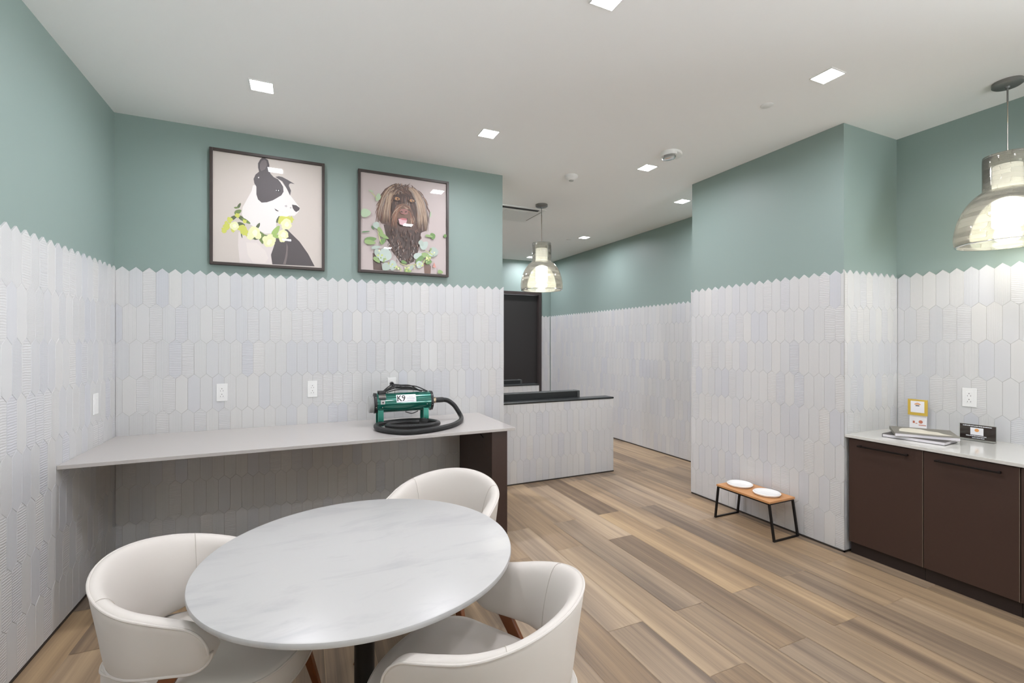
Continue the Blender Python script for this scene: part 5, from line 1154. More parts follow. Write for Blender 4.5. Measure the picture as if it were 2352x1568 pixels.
cream:771,161 767,157 762,155 756,157 758,164 762,166 766,165
cream:427,46 424,38 417,38 410,41 411,47 416,53 421,50
ygrn:776,191 774,186 769,186 766,187 763,194 769,196 773,195
cream:510,46 504,38 498,36 491,40 492,50 498,55 506,53
cream:771,171 764,164 752,160 748,164 745,176 753,184 762,180
cream:553,52 550,46 541,41 532,47 531,57 541,63 553,58
ygrn:760,155 755,147 748,146 738,150 739,156 748,162 756,161
ygrn:527,14 525,8 514,7 504,9 506,17 514,26 525,22
ygrn:193,156 186,150 181,149 175,152 175,159 181,165 188,160
cream:656,82 650,77 644,75 637,77 638,83 645,88 652,86
lgrn:439,45 435,36 425,32 416,38 418,47 425,53 435,50
cream:760,126 760,123 753,118 749,123 749,127 753,130 759,130
ygrn:714,83 706,75 696,72 687,77 692,88 696,92 709,90
ygrn:616,45 616,41 609,40 605,41 605,46 609,50 616,48
lgrn:264,126 263,117 253,117 247,121 247,130 254,132 261,135
ygrn:424,34 421,29 416,27 411,32 413,37 416,41 422,40
lgrn:520,50 516,43 507,40 503,45 503,52 507,55 517,56
ygrn:808,170 801,159 789,160 781,162 777,174 789,182 802,180
ygrn:343,51 338,46 332,41 325,47 327,52 331,60 340,56
cream:335,53 333,50 328,47 322,51 324,55 328,57 332,56
lgrn:194,132 194,128 189,127 185,130 186,133 189,136 193,136
ygrn:792,147 787,142 780,138 773,144 771,150 780,156 788,154
lgrn:840,200 838,195 831,194 828,196 826,202 831,205 838,205
ygrn:272,113 268,110 263,108 258,111 260,116 263,120 268,117
ygrn:777,140 773,136 769,135 766,136 764,141 769,145 774,144
ygrn:276,144 274,141 268,138 265,141 265,146 268,150 274,149
ygrn:808,246 808,240 801,241 794,242 798,248 801,253 808,251
cream:456,11 453,6 446,6 442,7 442,13 446,18 452,16
ygrn:531,55 531,50 525,48 521,52 521,56 525,58 530,60
ygrn:311,88 310,83 304,81 299,83 300,91 304,92 310,95
lgrn:819,268 813,260 802,253 792,260 794,273 802,278 813,276
lgrn:684,73 682,70 677,67 674,71 673,75 677,80 682,78
ygrn:318,73 313,70 307,68 302,70 302,75 307,80 314,78
lgrn:407,21 406,13 400,16 395,17 397,23 400,24 406,26
lgrn:264,97 256,86 249,87 239,90 242,101 249,103 258,103
ygrn:827,214 823,207 815,205 805,207 808,216 815,220 823,221
cream:429,33 425,24 416,21 411,28 410,36 416,43 425,40
ygrn:776,157 771,154 766,149 763,154 762,160 766,162 773,164
cream:780,160 774,154 769,152 766,155 766,161 770,166 776,165
lgrn:206,174 203,169 199,166 196,170 193,176 199,180 204,179
lgrn:384,41 381,34 372,33 367,36 364,43 374,46 379,47
ygrn:612,68 607,63 598,58 595,65 593,72 599,76 605,73
ygrn:628,88 623,82 616,82 609,83 610,91 616,97 623,95
cream:390,29 388,26 384,24 381,26 379,31 384,36 388,33
ygrn:204,160 200,155 192,154 188,156 188,161 193,166 199,164
ygrn:182,432 189,392 197,354 207,319 221,288 236,259 236,259 224,289 214,321 203,357 193,393 185,433
ygrn:431,101 461,80 499,70 542,71 589,83 642,107 642,107 588,87 541,77 500,76 464,85 432,102
ygrn:735,246 760,234 785,224 810,216 835,210 859,205 859,206 837,214 813,221 788,230 763,239 735,249
ygrn:105,801 124,786 142,770 160,752 176,735 192,716 192,716 179,737 164,757 147,775 128,790 107,803
redmark:845,128 826,72 869,68"""
# ------------------------------------------------------------------ the room
XL, YB, XP, YS, XR, XC, YF, YK, CE = -1.1644, 3.9549, 3.4932, 2.0058, 4.157, 4.3912, 7.8965, 4.369, 3.0503
X_WALL_END = 1.535*S; Y_PIL = 3.08*S; Y_REAR = -3.0; T = .15; PR = .009     # tile stands PR proud of the paint
rnd = random.Random(11)
ROW = .2489; PEAK = 2.0075; PT = .0322
def clip(poly, axis, val, keep_less):
    out = []
    for i, p in enumerate(poly):
        q = poly[(i+1) % len(poly)]
        ip = (p[axis] <= val) if keep_less else (p[axis] >= val); iq = (q[axis] <= val) if keep_less else (q[axis] >= val)
        if ip: out.append(p)
        if ip != iq:
            t = (val-p[axis])/(q[axis]-p[axis]); out.append((p[0]+t*(q[0]-p[0]), p[1]+t*(q[1]-p[1])))
    return out
def inset(poly, d):
    n = len(poly); out = []
    area = sum(poly[i][0]*poly[(i+1) % n][1]-poly[(i+1) % n][0]*poly[i][1] for i in range(n))
    if area < 0: poly = poly[::-1]
    for i in range(n):
        a, b, c = poly[i-1], poly[i], poly[(i+1) % n]
        e1 = (b[0]-a[0], b[1]-a[1]); e2 = (c[0]-b[0], c[1]-b[1]); l1 = math.hypot(*e1) or 1e-9; l2 = math.hypot(*e2) or 1e-9
        n1 = (-e1[1]/l1, e1[0]/l1); n2 = (-e2[1]/l2, e2[0]/l2); k = 1+n1[0]*n2[0]+n1[1]*n2[1]
        out.append((b[0]+d*(n1[0]+n2[0])/max(k, .3), b[1]+d*(n1[1]+n2[1])/max(k, .3)))
    return out, poly
def cladding(parent, origin, udir, ndir, u0, u1, pitch, phase, ztop=None, holes=()):
    """picket tiles on a wall; u along udir from origin, z up, ndir towards the room"""
    ud = Vector(udir); nd = Vector(ndir); og = Vector(origin)
    mb = MB(); gb = MB(); flip = ud.cross(Vector((0, 0, 1))).dot(nd) < 0
    def W(p, h): return og+ud*p[0]+Vector((0, 0, p[1]))+nd*h
    def face(mbx, vs, uv=None, col=None):
        idx = list(range(len(vs)))
        if flip: idx = idx[::-1]; uv = uv[::-1] if uv else None
        mbx.add(vs, [idx], [uv] if uv else None, col)
    for r in range(9):
        zp = PEAK-r*ROW
        k0 = math.floor((u0-phase)/pitch)-1; k1 = math.ceil((u1-phase)/pitch)+1
        for k in range(k0, k1):
            uc = phase+(k+(.5 if r % 2 else 0))*pitch; h = pitch/2
            p = [(uc, zp-ROW-PT), (uc+h, zp-ROW), (uc+h, zp-PT), (uc, zp), (uc-h, zp-PT), (uc-h, zp-ROW)]
            for ax, v, less in ((0, u0, False), (0, u1, True), (1, .012, False))+(((1, ztop, True),) if ztop else ()):
                if p: p = clip(p, ax, v, less)
            q = []
            for a in p:
                if not q or math.hypot(a[0]-q[-1][0], a[1]-q[-1][1]) > 2e-4: q.append(a)
            if len(q) > 2 and math.hypot(q[0][0]-q[-1][0], q[0][1]-q[-1][1]) < 2e-4: q.pop()
            if len(q) < 3: continue
            xs = [a[0] for a in q]; zs = [a[1] for a in q]
            if max(xs)-min(xs) < .004 or max(zs)-min(zs) < .004: continue
            col = (min(1, max(0, rnd.gauss(.55, .28))), rnd.random(), rnd.random(), 1)
            i1, q = inset(q, .0005); i2, _ = inset(q, .0017)
            lift = PR+rnd.uniform(-.0004, .0004)
            ou, ov = rnd.uniform(0, 3), rnd.uniform(0, 3)
            face(mb, [W(a, lift) for a in i2], [(a[0]-uc+ou, a[1]-zp+ov) for a in i2], col)
            n = len(q)
            for i in range(n):
                j = (i+1) % n
                face(mb, [W(i1[i], lift-.0008), W(i1[j], lift-.0008), W(i2[j], lift), W(i2[i], lift)], [(0, 0)]*4, col)
                face(mb, [W(i1[i], 0), W(i1[j], 0), W(i1[j], lift-.0008), W(i1[i], lift-.0008)], [(0, 0)]*4, col)
            face(gb, [W(a, PR-.0022) for a in q])
    t = mb.build('tile_cladding', M['tile'], parent, attr='tile')
    g = gb.build('grout', M['grout'], t)
    return t
def wall(name, mb, mat='paint'):
    return tag(mb.build(name, M[mat]), kind='structure')
def slab(x0, x1, y0, y1, z0=0., z1=CE):
    m = MB(); m.box(x0, x1, y0, y1, z0, z1); return m
# ceiling, floor
f = MB(); f.box(XL-T, XC+T, Y_REAR-T, YF+T, CE, CE+.1); tag(f.build('ceiling', M['ceiling']), kind='structure')
f = MB(); f.box(XL-T, XC+T, Y_REAR-T, YF+T, -.1, -.0015); floor = tag(f.build('floor', M['floor_grout']), kind='structure')
pl = MB(); PW = .2005*S; PL = 1.2255*S; k = 0
xb = 2.487*S
for i in range(-19, 9):
    x0 = xb+i*PW; x1 = x0+PW
    j0 = 1.357*S if i % 2 else 1.76*S
    for j in range(-5, 6):
        y0 = j0+j*PL; y1 = y0+PL
        a, b, c, d = max(x0, XL)+.0011, min(x1, XC)-.0011, max(y0, Y_REAR)+.0011, min(y1, YF)-.0011
        if b-a < .004 or d-c < .01: continue
        col = (rnd.random(), rnd.random(), 0, 1); ou, ov = rnd.uniform(0, 20), rnd.uniform(0, 20)
        pl.add([(a, c, 0), (b, c, 0), (b, d, 0), (a, d, 0)], [(0, 1, 2, 3)],
               [[(ou, ov), (ou+b-a, ov), (ou+b-a, ov+d-c), (ou, ov+d-c)]], col)
pl.build('plank_tiles', M['plank'], floor, attr='tile')
# walls (paint), each with its tile wainscot
WY0, WY1, WZ0, WZ1 = -2.85, .50, .10, 2.88       # opening for an added, unseen daylight window in the right wall
lw = slab(XL-T, XL-PR, Y_REAR, YF+PR)
wl = wall('wall_left', lw)
cladding(wl, (XL-PR, 0, 0), (0, 1, 0), (1, 0, 0), Y_REAR+.4, YB+PR-.001, .0776, 3.064*S)
wb = wall('wall_back', slab(XL-PR, X_WALL_END-PR, YB+PR, YK-.06))
cladding(wb, (0, YB+PR, 0), (1, 0, 0), (0, -1, 0), XL, X_WALL_END, .0744, -1.0153*S)
cladding(wb, (X_WALL_END-PR, 0, 0), (0, 1, 0), (1, 0, 0), YB, YK-.06, .0762, YB+.038)
wp = wall('wall_pillar', slab(XP+PR, XC+T, YS+PR, Y_PIL))
cladding(wp, (XP+PR, 0, 0), (0, 1, 0), (-1, 0, 0), YS, Y_PIL, .0762, 3.03*S)
cladding(wp, (0, YS+PR, 0), (1, 0, 0), (0, -1, 0), XP, XR, .0762, XP+.0005)
cladding(wp, (0, Y_PIL, 0), (1, 0, 0), (0, 1, 0), XP, XC, .0762, XP+.0005)
rw = slab(XR+PR, XR+PR+T, WY1, YS+PR); rw.box(XR+PR, XR+PR+T, Y_REAR, WY0, 0, CE); rw.box(XR+PR, XR+PR+T, WY0, WY1, 0, WZ0); rw.box(XR+PR, XR+PR+T, WY0, WY1, WZ1, CE)
wr = wall('wall_right', rw)
cladding(wr, (XR+PR, 0, 0), (0, 1, 0), (-1, 0, 0), WY1+.02, YS, .0772, 1.559*S)
wc = wall('wall_corridor', slab(XC+PR, XC+PR+T, Y_PIL, YF))
cladding(wc, (XC+PR, 0, 0), (0, 1, 0), (-1, 0, 0), Y_PIL, YF-PR, .0765, 3.861*S)
DX1 = 3.775*S; DTOP = 2.212*S; DX0 = DX1-1.06       # far door opening incl. frame
fw = MB(); fw.box(XL-PR, DX0, YF+PR, YF+PR+T, 0, CE); fw.box(DX1, XC+T, YF+PR, YF+PR+T, 0, CE); fw.box(DX0, DX1, YF+PR, YF+PR+T, DTOP, CE)
wf = wall('wall_far', fw)
cladding(wf, (0, YF+PR, 0), (1, 0, 0), (0, -1, 0), DX1+.004, XC-PR, .0762, DX1+.03)
cladding(wf, (0, YF+PR, 0), (1, 0, 0), (0, -1, 0), XL, DX0-.004, .0762, DX1+.03)
GX0, GX1 = 1.9, 3.1  # opening for the added glazed door, out of view, that lets in fill light
rw = MB(); rw.box(XL-T, GX0, Y_REAR-T, Y_REAR, 0, CE); rw.box(GX1, XR+T+.3, Y_REAR-T, Y_REAR, 0, CE); rw.box(GX0, GX1, Y_REAR-T, Y_REAR, 2.45, CE)
wall('wall_rear', rw, 'plain')
def window(name, loc, hw, z0, z1, n, rz):  # frame and panes for the added, unseen daylight openings
    wo = bpy.data.objects.new(name, None); C.objects.link(wo); wo.location = loc; wo.rotation_euler = (0, 0, rz); tag(wo, kind='structure')
    m = MB(); m.box(-.04, .04, -hw, hw, z0, z0+.05); m.box(-.04, .04, -hw, hw, z1-.05, z1)
    for k in range(n+1):
        x = -hw+.025+(2*hw-.05)*k/n; m.box(-.04, .04, x-.025, x+.025, z0+.05, z1-.05)
    m.build('added_window_frame', M['door_frame'], wo)
    m = MB()
    for k in range(n):
        x0 = -hw+.05+(2*hw-.05)*k/n; m.box(-.004, .004, x0, x0+(2*hw-.05)/n-.05, z0+.05, z1-.05)
    m.build('added_window_glass', M['pane'], wo)
window('added_door_2', ((GX0+GX1)/2, Y_REAR-T/2, 0), (GX1-GX0)/2, 0, 2.45, 2, PI/2)  # added unseen glazed door; brings daylight in from behind
window('added_window_1', (XR+PR+T/2, (WY0+WY1)/2, 0), (WY1-WY0)/2, WZ0, WZ1, 4, 0)  # added unseen side window; daylight for the ceiling and left wall
# far door: bronze frame with a black leaf
d = bpy.data.objects.new('door_1', None); C.objects.link(d); d.location = (DX1-.53, YF, 0); tag(d, kind='structure')
fr = MB(); w = 1.06/2; t = .055
fr.box(-w, -w+t, -.02, .12, 0, DTOP); fr.box(w-t, w, -.02, .12, 0, DTOP); fr.box(-w+t, w-t, -.02, .12, DTOP-t, DTOP)
fr.build('door_frame', M['door_frame'], d, bevel=.003)
lf = MB(); lf.box(-w+t+.003, w-t-.003, .05, .095, .01, DTOP-t-.003); lf.build('door_leaf', M['door'], d, bevel=.002)
hd = MB(); hd.box(-w+t+.05, -w+t+.09, .035, .05, .95, 1.15); hd.box(-w+t+.06, -w+t+.19, .005, .022, 1.04, 1.062); hd.box(-w+t+.06, -w+t+.08, .005, .05, 1.04, 1.062)
hd.build('door_handle', M['grey_metal'], d, bevel=.002)
# thin dark base strips under the tile
def strip(name, boxes):
    m = MB()
    for b in boxes: m.box(*b, .0, .0115)
    tag(m.build(name, M['dark_trim']), kind='structure')
e = .003
strip('baseboard_left', [(XL-PR, XL+e, Y_REAR, YB)])
strip('baseboard_back', [(XL, X_WALL_END+e, YB-e, YB+PR)])
strip('baseboard_pillar', [(XP-e, XP+PR, YS-e, Y_PIL), (XP-e, XR, YS-e, YS+PR)])
strip('baseboard_corridor', [(XC-e, XC+PR, Y_PIL, YF)])
strip('baseboard_right', [(XR-e, XR+PR, WY1, YS)])
# slim corner trims on the pillar and the wall end
m = MB(); m.box(XP+.0005, XP+PR, YS+.0005, YS+PR, 0.012, PEAK-.03); tag(m.build('trim_1', M['grout']), kind='structure')
# ------------------------------------------------------------------ ceiling fixtures
LAMP_W = 9.0; LAMP_C = (.985, .978, 1.06)
def downlight(x, y, label, watts=None):
    o = thing('downlight', (x, y, CE), label, 'ceiling light', 'square recessed downlights')
    h = .066; fr = MB(); wd = .006
    for a in ((-h, h, -h, -h+wd), (-h, h, h-wd, h), (-h, -h+wd, -h+wd, h-wd), (h-wd, h, -h+wd, h-wd)): fr.box(*a, -.0045, 0)
    fr.build('trim_ring', M['white_plastic'], o)
    ln = MB(); g = h-wd; ln.box(-g, g, -g, g, -.003, -.0005); ln.build('lens', M['lens'], o)
    L = bpy.data.lights.new('downlight_lamp', 'AREA'); L.shape = 'SQUARE'; L.size = .11; L.energy = watts or LAMP_W; L.spread = math.radians(168)
    L.color = LAMP_C
    lo = bpy.data.objects.new('downlight_lamp', L); C.objects.link(lo); lo.parent = o; lo.location = (0, 0, -.006)
    return o
lx = (-.21*S, 1.135*S, 2.52*S)
downlight(lx[0], 2.873*S, 'square ceiling downlight in front of the black and white dog portrait')
downlight(lx[1], 2.893*S, 'square ceiling downlight near the right end of the teal picture wall')
downlight(lx[2], 2.93*S, 'square ceiling downlight right beside the white fire alarm strobe')
downlight(lx[2], 1.53*S, 'largest square ceiling downlight, left of the near pendant lamp')
downlight(lx[1], 1.55*S, 'square ceiling downlight cut off by the top edge of the photo')
downlight(3.438*S, 3.485*S, 'ceiling downlight just left of the teal pillar corner', 10.5)
downlight(3.425*S, 5.225*S, 'ceiling downlight halfway along the teal corridor wall', 10.5)
downlight(3.413*S, 6.782*S, 'farthest small ceiling downlight, behind the far pendant lamp')
downlight(1.15*S, 5.2*S, 'added unseen ceiling downlight over the booths behind the picture wall', 24)  # unseen lamp added to brighten the far booth area
downlight(1.2*S, 4.2*S, 'added unseen ceiling downlight just behind the picture wall, over the booth', 24)  # another added lamp, out of view, for the booth side
downlight(1.1*S, 6.75*S, 'added unseen far ceiling downlight deep behind the picture wall', 24)  # extra unseen lamp added to lift the far room
downlight(2.0*S, 6.75*S, 'added unseen far ceiling downlight over the booths, behind the picture wall', 20)  # last of the unseen lamps added for far-room brightness
downlight(lx[0], 1.45*S, 'ceiling downlight above the round marble table, over the top edge')
for y in (.08,): 
    for x, nm in zip(lx, ('left', 'middle', 'right')):
        downlight(x, y*S, 'ceiling downlight straight over the camera row, %s of the three' % nm)
# flush covers, smoke detector, strobe, air cassette
def disc(x, y, r, label):
    m = MB(); m.lathe([(r*.001, -.006), (r*.85, -.006), (r, -.003), (r, 0)], n=40, cap0=True)
    return tag(m.build('sprinkler_cover', M['white_plastic'], loc=(x, y, CE), smooth=True), label, 'sprinkler cover', 'flush sprinkler covers')
disc(2.506*S, 1.868*S, .038, 'flat round white cover on the ceiling beside the largest downlight')
disc(3.30*S, 5.42*S, .038, 'tiny round cover plate beside the corridor downlight')
o = thing('smoke_detector', (2.06*S, 3.34*S, CE), 'small round white smoke detector alone on the ceiling', 'smoke detector')
m = MB(); m.lathe([(.062, 0), (.062, -.012), (.055, -.022), (.034, -.040), (.024, -.044)], n=36, cap1=True); m.build('housing', M['white_plastic'], o, smooth=True)
m = MB(); m.lathe([(.023, -.0435), (.021, -.050), (.001, -.051)], n=24); m.build('sensor_cap', M['grey_plastic'], o, smooth=True)
o = thing('fire_alarm_strobe', (2.497*S, 2.64*S, CE), 'white oval fire alarm strobe with clear lens on ceiling', 'fire alarm', rz=math.radians(28))
pts = [(.104*math.cos(a), .084*math.sin(a)) for a in [2*PI*k/40 for k in range(40)]]
m = MB(); m.rings([[(x*k, y*k, z) for x, y in pts] for k, z in ((1, 0), (1, -.012), (.97, -.018), (.9, -.021), (.3, -.022))]); m.build('base_plate', M['white_plastic'], o, smooth=True)
m = MB(); m.rings([[(-.056+x, y, z) for x, y in [(.042*k*math.cos(a), .060*k*math.sin(a)) for a in [2*PI*q/24 for q in range(24)]]] for k, z in ((1.1, -.018), (1.05, -.034), (1, -.036))]); m.build('lens_mount', M['white_plastic'], o, smooth=True)
m = MB(); m.rings([[(-.056+x, y, z) for x, y in [(.040*k*math.cos(a), .058*k*math.sin(a)) for a in [2*PI*q/24 for q in range(24)]]] for k, z in ((1, -.036), (.98, -.052), (.85, -.064), (.5, -.069))]); m.build('strobe_lens', M['frost'], o, smooth=True)
m = MB(); m.tube([(-.056, -.035, -.046), (-.056, .035, -.046)], .005, 8); m.build('flash_tube', M['chrome'], o)
tx = MB()
for k in range(3): tx.box(-.012+k*.006, -.009+k*.006, .028, .046, -.0226, -.0218)
tx.build('lettering', M['ink_grey'], o)
o = thing('air_conditioner_cassette', ((2.347-.262)*S, 4.56*S, CE), 'square white ceiling air conditioner panel behind the far pendant', 'air conditioner')
h = .29; m = MB(); m.box(-h, h, -h, h, -.014, 0); m.build('panel', M['white_plastic'], o, bevel=.004)
m = MB()
for sx, sy, ln in ((0, -1, .44), (1, 0, .40), (-1, 0, .40)):
    if sy: m.box(-ln/2-.06, ln/2-.01, sy*.236-.030, sy*.236+.026, -.0155, -.0135)
    elif sx: m.box(sx*.262-.003, sx*.262+.003, -ln/2, ln/2, -.0155, -.0135)
m.build('louvre_slot', M['dark_slot'], o)
m = MB(); m.box(-.17, .17, -.16, .16, -.018, -.013); m.build('intake_grille', M['white_plastic'], o, bevel=.003)
# pendants
def pendant(x, y, label):
    o = thing('pendant_lamp', (x, y, CE), label, 'pendant lamp', 'glass bell pendants')
    m = MB(); m.lathe([(.069, 0), (.069, -.020), (.060, -.027), (.012, -.029), (.010, -.040)], n=36, cap1=True); m.build('canopy', M['grey_metal'], o, smooth=True)
    m = MB(); m.tube([(0, 0, -.02), (0, 0, -.125)], .0045, 8); m.build('stem', M['grey_metal'], o)
    zt = -.44
    m = MB(); m.tube([(0, 0, -.12), (0, 0, zt-.02)], .003, 8); m.build('cord', M['grey_metal'], o)
    m = MB()
    for s_ in (-1, 1): m.tube([(s_*.007, s_*.003, -.12), (s_*.004, s_*.002, -.3), (s_*.006, s_*.003, zt)], .0012, 6)
    m.build('support_wire', M['brass'], o)
    outer = [(.001, zt), (.095, zt), (.103, zt-.008), (.105, zt-.03), (.105, zt-.20), (.113, zt-.212), (.150, zt-.245), (.188, zt-.30), (.215, zt-.365), (.230, zt-.43), (.235, zt-.48), (.231, zt-.515), (.226, zt-.528)]
    prof = [(r, z) for r, z in outer]+[(max(r-.006, .0009), z-(.004 if i < 4 else 0)) for i, (r, z) in list(enumerate(outer))[::-1]]
    fine = catmull([(r, 0, z) for r, z in outer], 3); prof = [(p.x, p.z) for p in fine]
    m = MB(); m.lathe(prof, n=64, uv=True); sh = m.build('glass_shade', M['shade'], o, smooth=True)
    q = sh.modifiers.new('solidify', 'SOLIDIFY'); q.thickness = .004; q.offset = -1
    m = MB(); m.lathe([(.1075, zt-.006), (.1085, zt-.008), (.1085, zt-.068), (.1075, zt-.07)], n=48); m.build('neck_band', M['grey_plastic_clear'], o, smooth=True)
    m = MB(); m.lathe([(.02, zt-.05), (.064, zt-.06), (.066, zt-.19), (.067, zt-.205)], n=40, cap0=True); m.build('socket_sleeve', M['sleeve_dim'], o, smooth=True)
    m = MB(); m.lathe([(.02, zt-.205), (.067, zt-.206), (.068, zt-.42), (.06, zt-.43), (.01, zt-.432)], n=40, cap0=True, cap1=True); m.build('glowing_diffuser', M['bulb'], o, smooth=True)
    m = MB(); m.lathe([(.222, zt-.524), (.231, zt-.526), (.2325, zt-.530), (.222, zt-.532)], n=64); m.build('rim', M['clear'], o, smooth=True)
    L = bpy.data.lights.new('pendant_bulb', 'POINT'); L.energy = 6; L.shadow_soft_size = .07; L.color = (1, .96, .88)
    lo = bpy.data.objects.new('pendant_bulb', L); C.objects.link(lo); lo.parent = o; lo.location = (0, 0, zt-.50)
    return o
M['grey_plastic_clear'] = glass_mat('smoky_band', (240, 239, 234), (205, 203, 196), .1, .5, .3)[0]
M['sleeve_dim'] = emat('frosted_sleeve', (1, .98, .93), .6)
pendant(3.466*S, 1.165*S, 'large glass bell pendant over the dark cabinets at right edge')
pendant(3.466*S, -.25*S, 'added unseen glass bell pendant over the counter, beyond the right edge')  # extra pendant added out of view for more light
pendant(2.216*S, 4.166*S, 'small far glass bell pendant hanging over the booth')
# ------------------------------------------------------------------ outlets
def outlet(loc, rz, label, blank=False, name='wall_outlet', cat='outlet', group='white wall outlets', wdt=.07):
    o = thing(name, loc, label, cat, group, rz)     # local -y faces the room
    m = MB(); m.box(-wdt/2, wdt/2, -.006, 0, -.064, .064); m.build('cover_plate', M['white_plastic'], o, bevel=.002)
    if blank:
        m = MB(); m.box(-.018, .018, -.0085, -.0058, -.035, .035); m.build('rocker', M['white_plastic'], o, bevel=.0015)
        return o
    m = MB(); m.box(-.018, .018, -.0078, -.0058, -.040, .040); ins = m.build('receptacle', M['white_plastic'], o, bevel=.0008)
    m = MB()
    for zc in (.019, -.021):
        m.lathe([(.0028, -.0082), (.0028, -.0076)], (0, 0, zc+.008), 10, 'Y', True, True)
        m.box(-.0092, -.0070, -.0081, -.0076, zc-.011, zc-.004); m.box(.0070, .0094, -.0081, -.0076, zc-.011, zc-.003)
    m.build('slots', M['slot'], ins)
    return o
ZO = 1.011*S
outlet((-.4915*S, YB-.0005, ZO), 0, 'white double outlet nearest the left corner, above the empty desk')
outlet((.056*S, YB-.0005, ZO), 0, 'white double outlet in the middle of the back wall, left of dryer')
outlet((.6095*S, YB-.0005, ZO+.006), 0, 'white outlet half hidden behind the green dryer, plug in it')
outlet((XR-.0005, 1.427*S, ZO-.011), -PI/2, 'white double outlet above the dark cabinets on the right wall', wdt=.075)
outlet((XL+.0005, 3.262*S, 1.002*S), PI/2, 'plain white switch plate on the tiled left wall', True, 'wall_switch', 'switch plate', None)
# ------------------------------------------------------------------ desk under the pictures
ZD = .766*S; YD = 2.828*S; XD = 1.305*S
m = MB(); m.box(XL+.001, XD, YD, YB-.0005, ZD-.021, ZD)
tag(m.build('desk_top', M['quartz'], bevel=.0015), 'long grey quartz desk top fixed along the picture wall', 'desk')
o = thing('support_panel', (1.195*S, 3.2*S, 0), 'dark brown end panel holding up the right end of desk', 'support panel')
m = MB(); m.box(1.146*S-o.location.x, 1.254*S-o.location.x, 2.862*S-o.location.y, YB-.004-o.location.y, 0, ZD-.0215); m.build('panel_body', M['cabinet'], o, bevel=.002)
m = MB(); m.box(1.144*S-o.location.x, 1.256*S-o.location.x, 2.855*S-o.location.y, 2.862*S-o.location.y, 0.0, ZD-.0215); m.build('front_edge', M['panel_edge'] if 'panel_edge' in M else M['cabinet'], o, bevel=.0015)
m = MB(); m.tube([(1.1445*S-o.location.x, -.20, ZD-.10), (1.1445*S-o.location.x, .10, ZD-.030)], .0035, 6); m.build('lip_shadow_line', M['black_metal'], o)  # dark line modelled where the desk lip casts its shadow
# ------------------------------------------------------------------ base cabinets and counter on the right
XF = 3.165*S; ZC = .756*S
bounds = [(YS-.014*S, 1.405*S), (1.405*S, 1.02*S), (1.02*S, .635*S)]
names = ['dark brown base cabinet next to the tiled pillar corner', 'dark brown base cabinet in the middle, under the stacked books and sign', 'dark brown base cabinet cut by the right edge of photo']
for (ya, yb), lb in zip(bounds, names):
    yc = (ya+yb)/2; w = (ya-yb)/2
    o = thing('base_cabinet', (XF, yc, 0), lb, 'cabinet', 'dark base cabinets in a row')
    m = MB(); m.box(.022, XR-XF-.004, -w+.001, w-.001, .085, ZC-.021); m.build('body', M['cabinet'], o)
    m = MB(); m.box(.030, XR-XF-.004, -w+.001, w-.001, 0, .084); m.build('toe_kick', M['kick'], o)
    m = MB(); m.box(0, .020, -w+.0035, w-.0035, .088, ZC-.027); dr = m.build('door', M['cabinet'], o, bevel=.0012)
    m = MB(); m.box(.0, .0205, -w+.0012, -w+.0034, .088, ZC-.027); m.build('edge_strip', M['cabinet_edge'], o)
    hl = .132*S
    m = MB(); z0 = .694*S; m.box(-.030, -.020, -hl, hl, z0-.005, z0+.005)
    for s_ in (-1, 1): m.box(-.021, .001, s_*hl*.92-.005, s_*hl*.92+.005, z0-.005, z0+.005)
    m.build('handle', M['handle'], dr, bevel=.001)
m = MB(); m.box(XP+.002, XR-.0005, .63*S, YS-.0005, ZC-.020, ZC)
tag(m.build('countertop', M['quartz_light'], bevel=.0015), 'pale quartz countertop running over the dark base cabinets', 'countertop')
# ------------------------------------------------------------------ booths in the far room
def half_wall(y, xr, x0, label, rows):
    o = thing('half_wall', ((x0+xr)/2, y+.075, 0), label, 'half wall', 'tiled booth half walls')
    ox, oy = o.location.x, o.location.y
    m = MB(); m.box(x0-ox, xr-PR-ox, PR+y-oy, y+.15-PR-oy, 0.0, .757*S); m.build('core', M['plain'], o)
    cladding(o, (-ox, y+PR-oy, 0), (1, 0, 0), (0, -1, 0), x0, xr, .0762, xr-.012, ztop=.757*S)
    cladding(o, (xr-PR-ox, -oy, 0), (0, 1, 0), (1, 0, 0), y+.001, y+.149, .0762, y+.02, ztop=.757*S)
    m = MB(); m.box(x0-ox, xr+.004-ox, y-.006-oy, y+.16-oy, .758*S, .776*S); m.build('vinyl_cap', M['vinyl'], o, bevel=.008, seg=4)
    m = MB(); m.box(x0-ox, xr+.002-ox, y-.002-oy, y+.15-oy, 0, .0115); m.build('base_strip', M['dark_trim'], o)
    return o
half_wall(YK, 2.939*S, 1.30*S, 'white tiled half wall with black cap right of desk', 3)
half_wall(5.58*S, 2.93*S, 1.30*S, 'far tiled half wall in front of the dark door', 3)
def bench(y, xr, x0, ztop, label):
    o = thing('booth_bench', ((x0+xr)/2, y+.25, 0), label, 'bench', 'black vinyl booth benches')
    ox, oy = o.location.x, o.location.y; w = (xr-x0)/2
    m = MB(); m.box(-w, w-.03, -.25+.0, -.25+.10, .44, ztop); m.build('backrest', M['vinyl'], o, bevel=.014, seg=4)
    m = MB(); m.box(w-.034, w, -.252, -.25+.11, .30, ztop+.001); m.build('end_panel', M['vinyl_edge'], o, bevel=.010, seg=3)
    m = MB(); m.box(-w, w-.034, -.15, .25, .40, .50); m.build('seat', M['vinyl'], o, bevel=.025, seg=4)
    m = MB(); m.box(-w, w-.02, -.25, .20, 0, .40); m.build('plinth', M['cabinet'], o)
    m = MB(); m.tube([(-w, -.25, ztop-.006), (w-.036, -.25, ztop-.006)], .005, 8); m.build('piping', M['vinyl_edge'], o, smooth=True)
    return o
bench(YK+.165, 2.625*S, 1.30*S, .843*S, 'black vinyl booth bench rising behind the nearer half wall')
